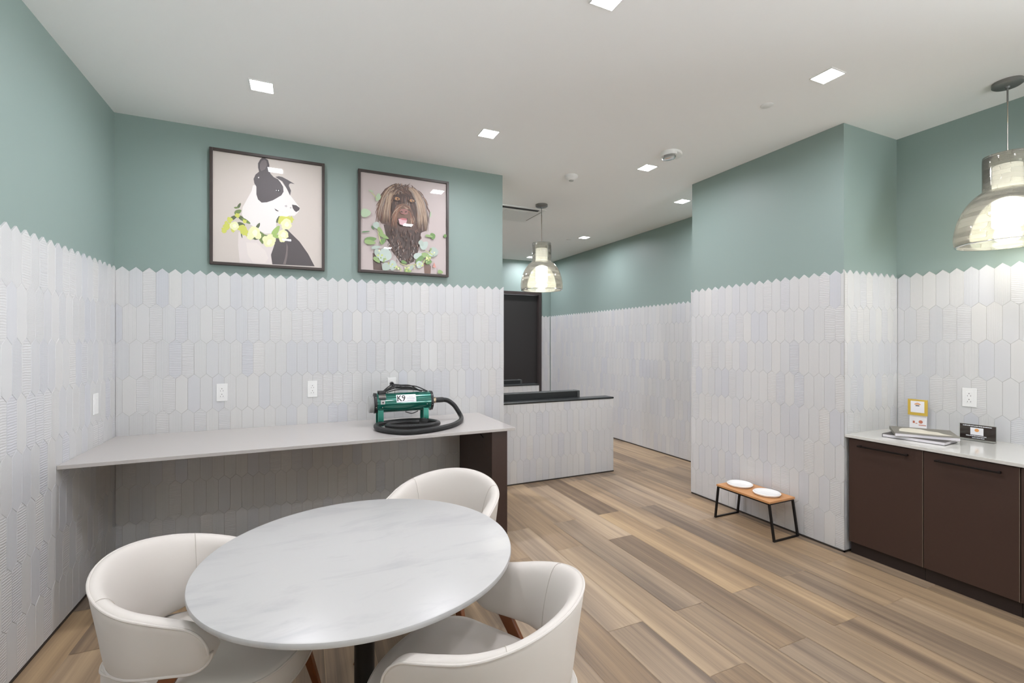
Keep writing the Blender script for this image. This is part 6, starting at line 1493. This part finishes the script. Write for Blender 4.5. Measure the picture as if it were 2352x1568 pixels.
bench(5.58*S+.165, 2.745*S, 1.30*S, .829*S, 'small far black booth bench in front of the door')
# ------------------------------------------------------------------ framed dog portraits
PAL = {'white_f': (222, 217, 213), 'body_black': (72, 64, 66), 'body_sheen': (112, 100, 98), 'chest': (212, 202, 198), 'chest2': (218, 208, 202), 'black': (70, 62, 64),
 'ear_in': (104, 94, 94), 'greymark': (180, 172, 172), 'eye': (34, 30, 32), 'glint': (240, 236, 234), 'dgreen': (78, 88, 58), 'mgreen': (104, 122, 66), 'lgreen': (150, 176, 96),
 'yellow': (194, 196, 88), 'cream': (222, 222, 172), 'cream2': (230, 230, 202), 'brown_dd': (72, 54, 48), 'brown_d': (86, 64, 56), 'brown_m': (116, 88, 74), 'brown_l': (152, 124, 104),
 'brown_t': (178, 154, 132), 'brown_g': (140, 128, 122), 'brown_r': (138, 92, 72), 'amber': (176, 130, 90), 'nose': (152, 106, 100), 'tongue': (214, 174, 180), 'tongue2': (190, 110, 116),
 'eup': (170, 184, 174), 'eup2': (180, 194, 186), 'lgrn': (138, 164, 104), 'mgrn': (104, 138, 76), 'dgrn': (84, 124, 78), 'bgrn': (170, 190, 158), 'ygrn': (190, 200, 120), 'red_reflection': (200, 140, 128)}  # last red: a mirrored sign's reflection coloured into the print
def picture(x0, x1, z0, z1, art, bg, label):
    cx, cz = (x0+x1)/2, (z0+z1)/2; w, h = (x1-x0)/2, (z1-z0)/2
    o = thing('framed_picture', (cx, YB+PR-.001, cz), label, 'framed picture', 'framed dog portraits')
    t = .020; m = MB(); d0, d1 = -.042, 0
    m.box(-w, -w+t, d0, d1, -h, h); m.box(w-t, w, d0, d1, -h, h); m.box(-w+t, w-t, d0, d1, -h, -h+t); m.box(-w+t, w-t, d0, d1, h-t, h)
    m.build('frame', M['frame'], o, bevel=.002)
    m = MB(); a, b = w-t, h-t; yy = -.026
    m.add([(-a, yy, -b), (a, yy, -b), (a, yy, b), (-a, yy, b)], [(0, 1, 2, 3)], None, (*lin(bg), 1))
    for i, line in enumerate(art.strip().split('\n')):
        cname, pts = line.split(':'); P = [tuple(int(v)/1000 for v in p.split(',')) for p in pts.split()]
        P2 = []
        for p in P:
            if not P2 or p != P2[-1]: P2.append(p)
        if len(P2) > 2 and P2[0] == P2[-1]: P2.pop()
        if len(P2) < 3: continue
        ar = sum(P2[k][0]*P2[(k+1) % len(P2)][1]-P2[(k+1) % len(P2)][0]*P2[k][1] for k in range(len(P2)))
        if ar < 0: P2 = P2[::-1]
        y = yy-.00002*(i+1)
        m.add([(-a+2*a*u, y, -b+2*b*v) for u, v in P2], [tuple(range(len(P2)))], None, (*lin(PAL[cname]), 1))
    m.build('print', M['art'], o, attr='ink')
    return o
picture(-.558*S, .136*S, 1.851*S, 2.612*S, ART_A, (197, 187, 179), 'framed portrait of black and white dog in yellow flowers')
picture(.363*S, 1.048*S, 1.858*S, 2.614*S, ART_B, (186, 173, 170), 'framed portrait of shaggy brown dog in green leaves')
# ------------------------------------------------------------------ round table
TX, TY, TZ, TR = .2015, 1.750, .74, .534
o = thing('round_table', (TX, TY, 0), 'round white marble dining table on a black pedestal', 'table')
m = MB(); m.lathe([(.001, TZ-.020), (TR-.006, TZ-.020), (TR-.001, TZ-.017), (TR, TZ-.013), (TR, TZ-.005), (TR-.0015, TZ-.0015), (TR-.006, TZ), (.001, TZ)], n=160, cap0=True, cap1=True); m.build('table_top', M['marble'], o, smooth=True)
m = MB(); m.box(-.2, .2, -.2, .2, TZ-.028, TZ-.0205); m.build('mounting_plate', M['black_metal'], o, bevel=.002)
m = MB(); m.lathe([(.0355, .012), (.0355, TZ-.028)], n=28, cap0=True, cap1=True); m.build('column', M['black_metal'], o, smooth=True)
m = MB(); m.lathe([(.29, 0), (.29, .008), (.28, .012), (.05, .018)], n=64, cap0=True, cap1=True); m.build('base', M['black_metal'], o, smooth=True)
# ------------------------------------------------------------------ barrel chairs
def chair_parts():
    o = thing('barrel_chair', (0, 0, 0), 'x', 'chair', 'off white barrel chairs around the round table')
    R, B, XT, HB, HA, ZB = .291, .266, .205, .77, .652, .505
    path = []; nb = 26; na = 16
    for i in range(nb+1):
        th = PI/2*i/nb; path.append((-B*math.cos(th), R*math.sin(th)))
    for i in range(1, na+1):
        t = math.sin(PI/2*i/na); path.append((XT*t, R+.002*t))
    L = [0.]
    for a, b in zip(path, path[1:]): L.append(L[-1]+math.hypot(b[0]-a[0], b[1]-a[1]))
    Lfull = L[nb]+.275
    back = [(.000, .035), (.005, .004), (.018, .000), (.034, .030), (.050, .12), (.070, .32), (.086, .55), (.095, .78), (.088, .95), (.066, 1.0), (.048, .985), (.036, .9), (.026, .6), (.010, .25)]
    arm = [(.000, .06), (.004, .010), (.020, -.02), (.040, .000), (.056, .10), (.066, .28), (.071, .5), (.069, .75), (.060, .95), (.046, 1.0), (.030, .985), (.020, .9), (.012, .6), (.004, .25)]
    rings = []; pip_top = []; pip_bot = []; inner = []
    def ring(i, sgn):
        x, y = path[i]; s_ = min(1, L[i]/Lfull); sm = s_*s_*(3-2*s_)
        zt = HB-(HB-HA)*sm; H = zt-ZB+.045*(1-sm)
        if i < nb: nx, ny = -math.cos(PI/2*i/nb)/B, math.sin(PI/2*i/nb)/R
        else: nx, ny = 0, 1
        l = math.hypot(nx, ny); nx, ny = nx/l, ny/l
        bl = min(1, max(0, (s_-.30)/.35)); bl = bl*bl*(3-2*bl)
        r = .078; k = 1.
        if x > XT-r: k = math.sqrt(max(0, 1-((x-XT+r)/r)**2)); k = max(k, .04)
        P = []
        for (e0, f0), (e1, f1) in zip(back, arm):
            e_ = e0+(e1-e0)*bl; f_ = f0+(f1-f0)*bl; f_ = .5+(f_-.5)*k
            P.append((x-nx*e_, sgn*(y-ny*e_), zt-H*f_))
        return P
    idx = [(i, -1) for i in range(len(path)-1, 0, -1)]+[(i, 1) for i in range(len(path))]
    for i, sg in idx: rings.append(ring(i, sg))
    m = MB(); m.rings(rings); m.build('backrest', M['leather'], o, smooth=True, subsurf=1)
    def out(p, i, sg):
        return Vector(p)
    top = [Vector(r[0])*.45+Vector(r[1])*.55 for r in rings]; bot = [Vector(r[11])*.6+Vector(r[10])*.4 for r in rings]
    m = MB(); m.tube(top+bot[::-1], .0042, 8, close=True); m.build('piping', M['leather'], o, smooth=True)
    # stitched seams across the inner pad
    for k in (int(len(rings)*.30), int(len(rings)*.70)):
        m = MB(); m.tube(catmull([Vector(rings[k][j]) for j in range(1, 9)], 4), .0008, 6); m.build('seam', M['seam'], o, smooth=True)
    # seat cushion
    half = [(-.238, 0), (-.234, .065), (-.214, .118), (-.170, .155), (0, .207), (.15, .238), (.235, .252), (.295, .235), (.345, .185), (.378, .10), (.388, 0)]
    loop = half+[(x, -y) for x, y in half[-2:0:-1]]
    oc = [(p.x, p.y) for p in catmull([(x, y, 0) for x, y in loop], 4, close=True)]
    cx = .06
    def ro(k, z, dz=0): 
        return [(cx+(x-cx)*k, y*k, z) for x, y in oc]
    m = MB(); m.rings([ro(.975, .362), ro(.995, .366), ro(1, .375), ro(1, .44), ro(.992, .452), ro(.965, .461), ro(.86, .468), ro(.5, .474), ro(.15, .475)]); m.build('seat', M['leather'], o, smooth=True)
    m = MB(); m.tube(ro(1.0, .447), .004, 8, close=True); m.tube(ro(.992, .366), .004, 8, close=True); m.build('seat_piping', M['leather'], bpy.data.objects[o.children[-1].name], smooth=True)
    seatf = MB(); seatf.box(-.15, .28, -.15, .15, .335, .363); seatf.build('seat_frame', M['black_metal'], o)
    # legs: two splayed in front under the seat, two raked at the back that carry the arms
    for sg in (-1, 1):
        m = MB()
        def q(x, y, z, a, b): return [(x-a, y-b, z), (x+a, y-b, z), (x+a, y+b, z), (x-a, y+b, z)]
        m.hexa(q(.345, sg*.285, 0, .011, .011), q(.285, sg*.19, .3615, .020, .016)); m.build('leg', M['walnut'], o, bevel=.004)
        m = MB(); m.hexa(q(-.20, sg*.272, 0, .012, .010), q(.085, sg*.254, .515, .026, .011)); m.build('leg', M['walnut'], o, bevel=.004)
    m = MB(); m.hexa([(-.03, -.255, .330), (.01, -.255, .330), (.01, .255, .330), (-.03, .255, .330)], [(-.03, -.255, .352), (.01, -.255, .352), (.01, .255, .352), (-.03, .255, .352)]); m.build('stretcher', M['walnut'], o)
    return o
ch = chair_parts()
spec = [(-.350, 1.923, -.337, 'off white barrel chair at the left, nearest the tiled left wall'),
        (.660, 2.324, -2.257, 'off white barrel chair on the far side, beside the brown desk panel'),
        (.539, 1.307, 2.338, 'off white barrel chair nearest the camera, right of the table')]
for i, (x, y, a, lb) in enumerate(spec):
    c = ch if i == 0 else copy_tree(ch)
    c.location = (x, y, 0); c.rotation_euler = (0, 0, a); c['label'] = lb
# ------------------------------------------------------------------ raised bowl stand
bx0, bx1, by0, by1, zt = 2.868*S, 3.128*S, 2.118*S, 2.560*S, .2615*S
o = thing('bowl_stand', ((bx0+bx1)/2, (by0+by1)/2, 0), 'low bamboo pet bowl stand on black legs against pillar', 'pet bowl stand')
ox, oy = o.location.x, o.location.y; hx, hy = (bx1-bx0)/2, (by1-by0)/2
m = MB(); m.box(-hx, hx, -hy, hy, zt-.016, zt); m.build('top_board', M['bamboo'], o, bevel=.002)
for sg, yf, yt in ((-1, 2.092*S-oy, -hy+.012), (1, 2.577*S-oy, hy-.012)):
    m = MB(); w = .0075
    for xx in (-hx+.010, hx-.012):
        m.hexa([(xx-w, yf-w, 0), (xx+w, yf-w, 0), (xx+w, yf+w, 0), (xx-w, yf+w, 0)], [(xx-w, yt-w, zt-.022), (xx+w, yt-w, zt-.022), (xx+w, yt+w, zt-.022), (xx-w, yt+w, zt-.022)])
    m.box(-hx+.010, hx-.012, yf-w, yf+w, 0, .011); m.build('leg_frame', M['black_metal'], o, bevel=.001)
m = MB(); m.box(-hx+.005, -hx+.016, -hy+.006, hy-.006, zt-.027, zt-.0165); m.box(hx-.018, hx-.007, -hy+.006, hy-.006, zt-.027, zt-.0165)
m.box(-hx+.016, hx-.018, -hy+.006, -hy+.017, zt-.027, zt-.0165); m.box(-hx+.016, hx-.018, hy-.017, hy-.006, zt-.027, zt-.0165); m.build('under_frame', M['black_metal'], o)
for yy, lb in ((2.462, 'round white pet bowl at the far left of the bamboo stand'), (2.240, 'round white pet bowl at the near right of the bamboo stand')):
    m = MB(); r = .089*S
    m.lathe([(.001, .0005), (r-.018, .0005), (r-.004, .004), (r, .010), (r+.001, .016), (r-.004, .0195), (r-.010, .019), (r-.022, .0085), (r-.05, .0045), (.001, .004)], n=56, cap0=True)
    tag(m.build('pet_bowl', M['ceramic'], loc=(3.003*S, yy*S, zt), smooth=True), lb, 'bowl', 'white pet bowls')
# ------------------------------------------------------------------ books, card and sign on the counter
def book(p0, p1, p2, z, t, label, cover, art=None):
    # p0 near-left, p1 near-right, p2 far-right (plan), spine on the far side
    a, b, c = Vector((*p0, 0)), Vector((*p1, 0)), Vector((*p2, 0)); u = (b-a); L = u.length; u.normalize(); v = Vector((-u.y, u.x, 0))
    if v.dot(c-b) < 0: v = -v
    D = abs((c-b).dot(v)); o = thing('book', (a.x, a.y, z), label, 'book', 'large books on the counter')
    ang = math.atan2(u.y, u.x); o.rotation_euler = (0, 0, ang); sg = 1 if u.x*v.y-u.y*v.x > 0 else -1
    y = lambda q0, q1: (min(sg*q0, sg*q1), max(sg*q0, sg*q1))
    m = MB(); m.box(0, L, *y(0, D), 0, .0022); m.box(0, L, *y(0, D), t-.0022, t); m.box(0, .002, *y(0, D), .0022, t-.0022); m.build('cover', cover, o, bevel=.0006)
    m = MB(); m.box(.0021, L-.004, *y(.003, D-.003), .0022, t-.0022); m.build('pages', M['pages'], o)
    if art:
        m = MB(); pts = [(L*px, sg*D*py) for px, py in art]; m.prism(pts if sg > 0 else pts[::-1], t, t+.0003); m.build('cover_art', M['cover_cream'], o)
    return o
sc = lambda *p: tuple(v*S for v in p)
book(sc(3.271, 1.659), sc(3.300, 1.362), sc(3.480, 1.385), ZC+.0003, .0225, 'lower grey hardback book, white page edges, under another book', M['cover_dark'])
book(sc(3.247, 1.580), sc(3.400, 1.332), sc(3.640, 1.475), ZC+.0233, .0225, 'upper hardback book with grey and cream cover on counter', M['cover_grey'],
     [(.10, .30), (.30, .22), (.50, .18), (.68, .14), (.92, .2), (.8, .36), (.74, .55), (.6, .62), (.5, .8), (.34, .86), (.2, .8), (.13, .6)])
# yellow and white gift-card display standing behind the books
o = thing('card_display', (3.70*S, 1.668*S, ZC+.0003), 'yellow and white card display standing behind the books', 'card display', rz=math.radians(-84))
m = MB(); m.box(-.050, .050, -.004, .004, 0, .228); m.build('backing_card', M['paper'], o, bevel=.0008)
m = MB(); m.box(-.057, .057, -.014, -.0045, .115, .231); yb = m.build('yellow_holder', M['yellow'], o, bevel=.0015)
m = MB(); m.box(-.039, .040, -.0158, -.0142, .136, .219); wc_ = m.build('white_card', M['paper'], yb)
m = MB(); 
for k in range(7): m.box(-.014+k*.0045, -.0105+k*.0045, -.0166, -.0159, .198-.003*abs(k-3)*.6, .208-.002*abs(k-3))
m.box(-.018, .020, -.0166, -.0159, .194, .197); m.build('orange_emblem', M['ink_orange'], wc_)
m = MB(); m.box(-.010, .012, -.0166, -.0159, .182, .190); m.build('dark_emblem_text', M['ink_grey'], wc_)
m = MB(); m.box(-.030, -.018, -.0049, -.0041, .055, .072); m.box(-.014, -.004, -.0049, -.0041, .053, .058); m.lathe([(.012, -.0049), (.012, -.0041)], (.016, 0, .068), 20, 'Y', True, True); m.box(.004, .046, -.0049, -.0041, .042, .047); m.build('printed_marks', M['ink_red'], o)
# brown sign card in a clear acrylic stand
o = thing('sign_holder', (3.655*S, 1.357*S, ZC+.0003), 'chocolate brown sign card in clear acrylic stand on counter', 'sign', rz=math.radians(-88))
m = MB(); m.box(-.088, .088, -.0015, .0015, .008, .103); m.build('brown_card', M['brown_card'], o)
m = MB(); m.box(-.092, .092, -.0035, -.0018, .002, .106); m.box(-.092, .092, -.045, -.0036, .0, .002); m.build('acrylic_stand', M['clear'], o)
m = MB(); m.box(-.034, .030, -.0052, -.0037, .036, .084); wc_ = m.build('white_label', M['paper'], o)
m = MB(); m.lathe([(.011, -.0057), (.011, -.0052)], (-.002, 0, .068), 20, 'Y', True, True); m.build('orange_emblem', M['ink_orange'], wc_)
rr = random.Random(4)
for z, x0, x1 in ((.094, -.072, .070), (.0285, -.056, .044), (.0165, -.026, .034)):
    m = MB(); x = x0
    while x < x1:
        w = rr.uniform(.003, .008); m.box(x, min(x+w, x1), -.0042, -.0036, z-.0022, z+.0022+rr.uniform(0, .0015)); x += w+rr.uniform(.0008, .0022)
    m.build('white_lettering', M['paper'], o)
# ------------------------------------------------------------------ pet dryer on the desk
o = thing('pet_dryer', (.65*S, 3.30*S, ZD), 'green cylindrical pet grooming dryer with black hose on desk', 'pet dryer')
ox, oy = o.location.x, o.location.y; zc = .920*S-ZD; r = .0675*S; xa, xb_ = .452*S-ox, .835*S-ox
m = MB(); m.lathe([(r, xa), (r, xb_)], (0, 0, zc), 48, 'X', True, True); m.build('body', M['green_metal'], o, smooth=True)
for a, b in ((.440*S-ox, .459*S-ox), (.830*S-ox, .850*S-ox)):
    m = MB(); m.lathe([(r-.004, a), (r+.0035, a+.002), (r+.0035, b-.002), (r-.004, b)], (0, 0, zc), 48, 'X', True, True); rg = m.build('end_ring', M['black_plastic'], o, smooth=True)
    for ang in (-1.9, -2.7, -.9, -.2):
        m = MB(); cxx = (a+b)/2; p = (cxx, (r+.0033)*math.sin(ang), zc+(r+.0033)*math.cos(ang)); m.lathe([(.0001, -.003), (.003, -.002), (.0035, .001)], p, 10, 'Y', True, True); m.build('screw', M['chrome'], rg)
m = MB()
for k in range(5): m.lathe([(r-.014, .408*S-ox+k*.0075), (r-.010, .408*S-ox+k*.0075+.001), (r-.010, .408*S-ox+k*.0075+.004), (r-.014, .408*S-ox+k*.0075+.005)], (0, 0, zc-.008), 36, 'X', True, True)
m.lathe([(r-.016, .410*S-ox), (r-.016, .441*S-ox)], (0, 0, zc-.008), 36, 'X', True, True); m.build('intake_grille', M['grey_plastic'], o, smooth=True)
m = MB(); m.lathe([(.024, .849*S-ox), (.024, .858*S-ox), (.021, .860*S-ox), (.021, .868*S-ox), (.026, .870*S-ox), (.026, .876*S-ox)], (0, 0, zc), 28, 'X', True, True); m.build('hose_collar', M['brass'], o, smooth=True)
# label wrapped on the drum: angle from vertical towards the camera
def drum(x, ang, lift=0.): return (x, -(r+lift)*math.sin(ang), zc+(r+lift)*math.cos(ang))
def patch(x0, x1, a0, a1, lift, n=8):
    m = MB(); vs = []; fs = []
    for i in range(n+1):
        a = a0+(a1-a0)*i/n
        vs += [drum(x0, a, lift), drum(x1, a, lift)]
    for i in range(n): fs.append((2*i, 2*i+2, 2*i+3, 2*i+1))
    m.add(vs, fs); return m
lx0, lx1, la0, la1 = .586*S-ox, .722*S-ox, math.radians(36), math.radians(86)
lab = patch(lx0, lx1, la0, la1, .0006).build('label', M['paper'], o)
def text_on_drum(txt, x0, x1, a0, a1, mat, name, parent, lift=.0010):
    cu = bpy.data.curves.new('t', 'FONT'); cu.body = txt; cu.size = 1; cu.offset = .015
    to = bpy.data.objects.new('t', cu); C.objects.link(to)
    dg = bpy.context.evaluated_depsgraph_get(); me = bpy.data.meshes.new_from_object(to.evaluated_get(dg))
    bpy.data.objects.remove(to); bpy.data.curves.remove(cu)
    bm = bmesh.new(); bm.from_mesh(me)
    yl = [v.co.y for v in bm.verts]; ya, yb = min(yl), max(yl)
    for k in range(1, 14):
        bmesh.ops.bisect_plane(bm, geom=bm.verts[:]+bm.edges[:]+bm.faces[:], plane_co=(0, ya+(yb-ya)*k/14, 0), plane_no=(0, 1, 0))
    bm.to_mesh(me); bm.free()
    xs = [v.co.x for v in me.vertices]; ys = [v.co.y for v in me.vertices]; X0, X1, Y0, Y1 = min(xs), max(xs), min(ys), max(ys)
    m = MB(); m.add([drum(x0+(v.co.x-X0)/(X1-X0)*(x1-x0), a1+(v.co.y-Y0)/(Y1-Y0)*(a0-a1), lift) for v in me.vertices], [tuple(p.vertices) for p in me.polygons])
    bpy.data.meshes.remove(me)
    return m.build(name, mat, parent)
text_on_drum('K9', lx0+.006, lx0+.068, la0+.10, la1-.12, M['ink'], 'lettering', lab)
m = MB(); rr = random.Random(8)
for row, (aa, x0, x1) in enumerate(((.30, .095, .128), (.42, .078, .142), (.52, .080, .140), (.70, .084, .132))):
    x = x0
    while x < x1:
        w = rr.uniform(.002, .005); p = patch(lx0+x, lx0+min(x+w, x1), la0+aa-.012, la0+aa+.018, .0010, 1); m.add(p.v, p.f); x += w+.0012
m.build('small_print', M['ink_grey'], lab)
# switch plate, rocker and socket at the left end
m = patch(.468*S-ox, .516*S-ox, math.radians(22), math.radians(56), .0015); m.build('switch_plate', M['chrome'], o)
m = MB(); p0 = drum(.475*S-ox, math.radians(58), .002); m.hexa([drum(.470*S-ox, 1.13, .001), drum(.514*S-ox, 1.13, .001), drum(.514*S-ox, .95, .001), drum(.470*S-ox, .95, .001)], [drum(.470*S-ox, 1.13, .010), drum(.514*S-ox, 1.13, .010), drum(.514*S-ox, .95, .010), drum(.470*S-ox, .95, .010)]); m.build('switch', M['black_plastic'], o)
m = patch(.480*S-ox, .508*S-ox, math.radians(68), math.radians(92), .0012); sk = m.build('socket_plate', M['grey_plastic'], o)
m = patch(.489*S-ox, .499*S-ox, math.radians(78), math.radians(86), .0022); m.build('socket_hole', M['ink'], sk)
for xx, aa in ((.492*S-ox, 1.95), (.800*S-ox, 1.80)):
    m = MB(); p = drum(xx, aa, .001); m.lathe([(.0001, -.004), (.004, -.003), (.005, .002)], p, 12, 'Y', True, True); m.build('bolt', M['chrome'], o)
# feet: bent straps either end
for xx, mt in ((.468*S-ox, 'green_strip'), (.782*S-ox, 'green_strip')):
    for sg in (-1, 1):
        m = MB(); y0 = sg*.052; y1 = sg*.060
        m.hexa([(xx-.004, y1-.003, 0), (xx+.036, y1-.003, 0), (xx+.036, y1+.003, 0), (xx-.004, y1+.003, 0)], [(xx-.004, y0-.003, zc-r*.62), (xx+.036, y0-.003, zc-r*.62), (xx+.036, y0+.003, zc-r*.62), (xx-.004, y0+.003, zc-r*.62)])
        m.hexa([(xx-.006, y1-.016, 0), (xx-.002, y1-.016, 0), (xx-.002, y1+.003, 0), (xx-.006, y1+.003, 0)], [(xx-.006, y0-.016, zc-r*.62), (xx-.002, y0-.016, zc-r*.62), (xx-.002, y0+.003, zc-r*.62), (xx-.006, y0+.003, zc-r*.62)])
        m.build('foot', M[mt], o)
# hose: out of the right end, over, down and coiled flat on the desk
rh = .0188; zh = rh+.0005
hp = [(.872, 3.30, zc), (.905, 3.30, zc), (.935, 3.302, zc-.001), (.975, 3.305, zc-.012), (1.020, 3.31, zc-.050), (1.050, 3.315, zc-.095), (1.066, 3.305, zh+.022), (1.062, 3.26, zh+.004), (1.025, 3.16, zh)]
hp += [(x, y, zh) for x, y in ((.955, 3.045), (.870, 2.960), (.740, 2.890), (.600, 2.872), (.505, 2.940), (.447, 3.040), (.437, 3.150))]
hp += [(.470, 3.235, zh), (.560, 3.285, zh), (.680, 3.300, zh), (.790, 3.255, zh), (.845, 3.165, zh), (.835, 3.075, zh+.004), (.770, 2.990, zh+.014), (.690, 2.945, zh+.020), (.610, 2.950, zh+.020), (.540, 3.020, zh+.012), (.505, 3.120, zh+.003), (.545, 3.200, zh), (.640, 3.235, zh), (.715, 3.205, zh), (.748, 3.150, zh+.004)]
P = catmull([(x*S-ox, y*S-oy, z) for x, y, z in hp], 10)
m = MB(); m.tube(P, rh, 16); m.build('hose', M['hose'], o, smooth=True)
m = MB(); m.tube([P[0], P[8], P[20]], [rh+.0022, rh+.0028, rh+.002], 18); m.build('hose_cuff', M['black_plastic'], o, smooth=True)
e0, e1 = P[-1]+Vector((0, 0, .010)), P[-1]-P[-8]; e1.z = 0; e1.normalize()
m = MB(); m.tube([e0-e1*.01, e0+e1*.02, e0+e1*.045, e0+e1*.075], [.024, .029, .024, .017], 18); nz = m.build('nozzle', M['black_plastic'], o, smooth=True)
m = MB(); m.tube([e0+e1*.005+Vector((0, 0, .028)), e0+e1*.03+Vector((0, 0, .026))], .006, 8); m.build('nozzle_clip', M['chrome'], nz, smooth=True)
# cord looped over the drum and plugged into the wall, and the wire handle
m = MB(); rr = random.Random(2)
for k in range(6):
    x0, x1 = .50*S-ox+rr.uniform(-.02, .03), .80*S-ox+rr.uniform(-.05, .02); dy = rr.uniform(-.022, .022); hz = zc+r+.012+.007*k
    L1 = [(x0, dy, zc+r+.006), ((x0*3+x1)/4, dy+rr.uniform(-.01, .01), hz+.012), ((x0+x1)/2, dy+rr.uniform(-.014, .014), hz+.010), ((x0+3*x1)/4, dy+rr.uniform(-.01, .01), hz+.003), (x1, dy, zc+r+.004)]
    m.tube(catmull(L1, 6), .0042, 8)
pl_ = (.606*S-ox, YB-.030-oy, ZO+.020-ZD)
m.tube(catmull([(.66*S-ox, .01, zc+r+.040), (.635*S-ox, .06, zc+r+.036), (.615*S-ox, .16, zc+r+.050), (pl_[0]+.006, pl_[1]-.04, pl_[2]-.018), (pl_[0], pl_[1], pl_[2])], 8), .0042, 8)
m.tube(catmull([(.655*S-ox, -.02, zc-r-.002), (.70*S-ox, -.03, zc-r-.016), (.745*S-ox, -.02, zc-r-.002)], 6), .0035, 8)
cd = m.build('power_cord', M['cord'], o, smooth=True)
m = MB(); m.lathe([(.009, -.024), (.015, -.014), (.017, .012), (.014, .0165)], pl_, 18, 'Y', True, True); m.build('plug', M['black_plastic'], cd, smooth=True)
m = MB(); m.tube(catmull([(.585*S-ox, .0, zc+r), (.590*S-ox, 0, zc+r+.040), (.61*S-ox, 0, zc+r+.048), (.70*S-ox, 0, zc+r+.050), (.712*S-ox, 0, zc+r+.042), (.715*S-ox, 0, zc+r)], 5), .003, 8); m.build('carry_handle', M['chrome'], o, smooth=True)
m = MB(); m.box(.468*S-ox, .522*S-ox, -.03, .03, zc+r-.006, zc+r+.018); m.build('cord_clip', M['black_plastic'], o, bevel=.006)
# ------------------------------------------------------------------ camera, world, render look
cam = bpy.data.cameras.new('camera'); co = bpy.data.objects.new('camera', cam); C.objects.link(co)
cam.sensor_width = 36; cam.lens = 1058.1/2352*36; cam.shift_y = (786.4-784)/2352; cam.clip_start = .02; cam.clip_end = 60
co.location = (0, 0, 1.4874); co.rotation_euler = (PI/2, 0, -math.radians(24.33))
sc_ = bpy.context.scene; sc_.camera = co
w = bpy.data.worlds.new('world'); sc_.world = w; w.use_nodes = True
w.node_tree.nodes['Background'].inputs[1].default_value = SKY
wn = w.node_tree; tcw = wn.nodes.new('ShaderNodeTexCoord'); sx = wn.nodes.new('ShaderNodeSeparateXYZ'); rp = wn.nodes.new('ShaderNodeValToRGB')
wn.links.new(tcw.outputs['Generated'], sx.inputs[0]); mpw = wn.nodes.new('ShaderNodeMapRange'); mpw.inputs[1].default_value = -.05; mpw.inputs[2].default_value = .05
wn.links.new(sx.outputs[2], mpw.inputs[0]); wn.links.new(mpw.outputs[0], rp.inputs[0])
rp.color_ramp.elements[0].color = (.975, .97, 1.03, 1); rp.color_ramp.elements[1].color = (.06, .064, .07, 1)   # bright lower half added to light the ceiling from below, dim upper half
wn.links.new(rp.outputs[0], wn.nodes['Background'].inputs[0])
sc_.view_settings.view_transform = 'Standard'; sc_.view_settings.look = 'None'; sc_.view_settings.gamma = 1; sc_.view_settings.use_curve_mapping = False
sc_.view_settings.exposure = EXPOSURE
cy = sc_.cycles
cy.use_denoising = True; cy.max_bounces = 14; cy.diffuse_bounces = 8; cy.glossy_bounces = 5; cy.transparent_max_bounces = 16
cy.caustics_reflective = False; cy.caustics_refractive = False; cy.sample_clamp_indirect = 6
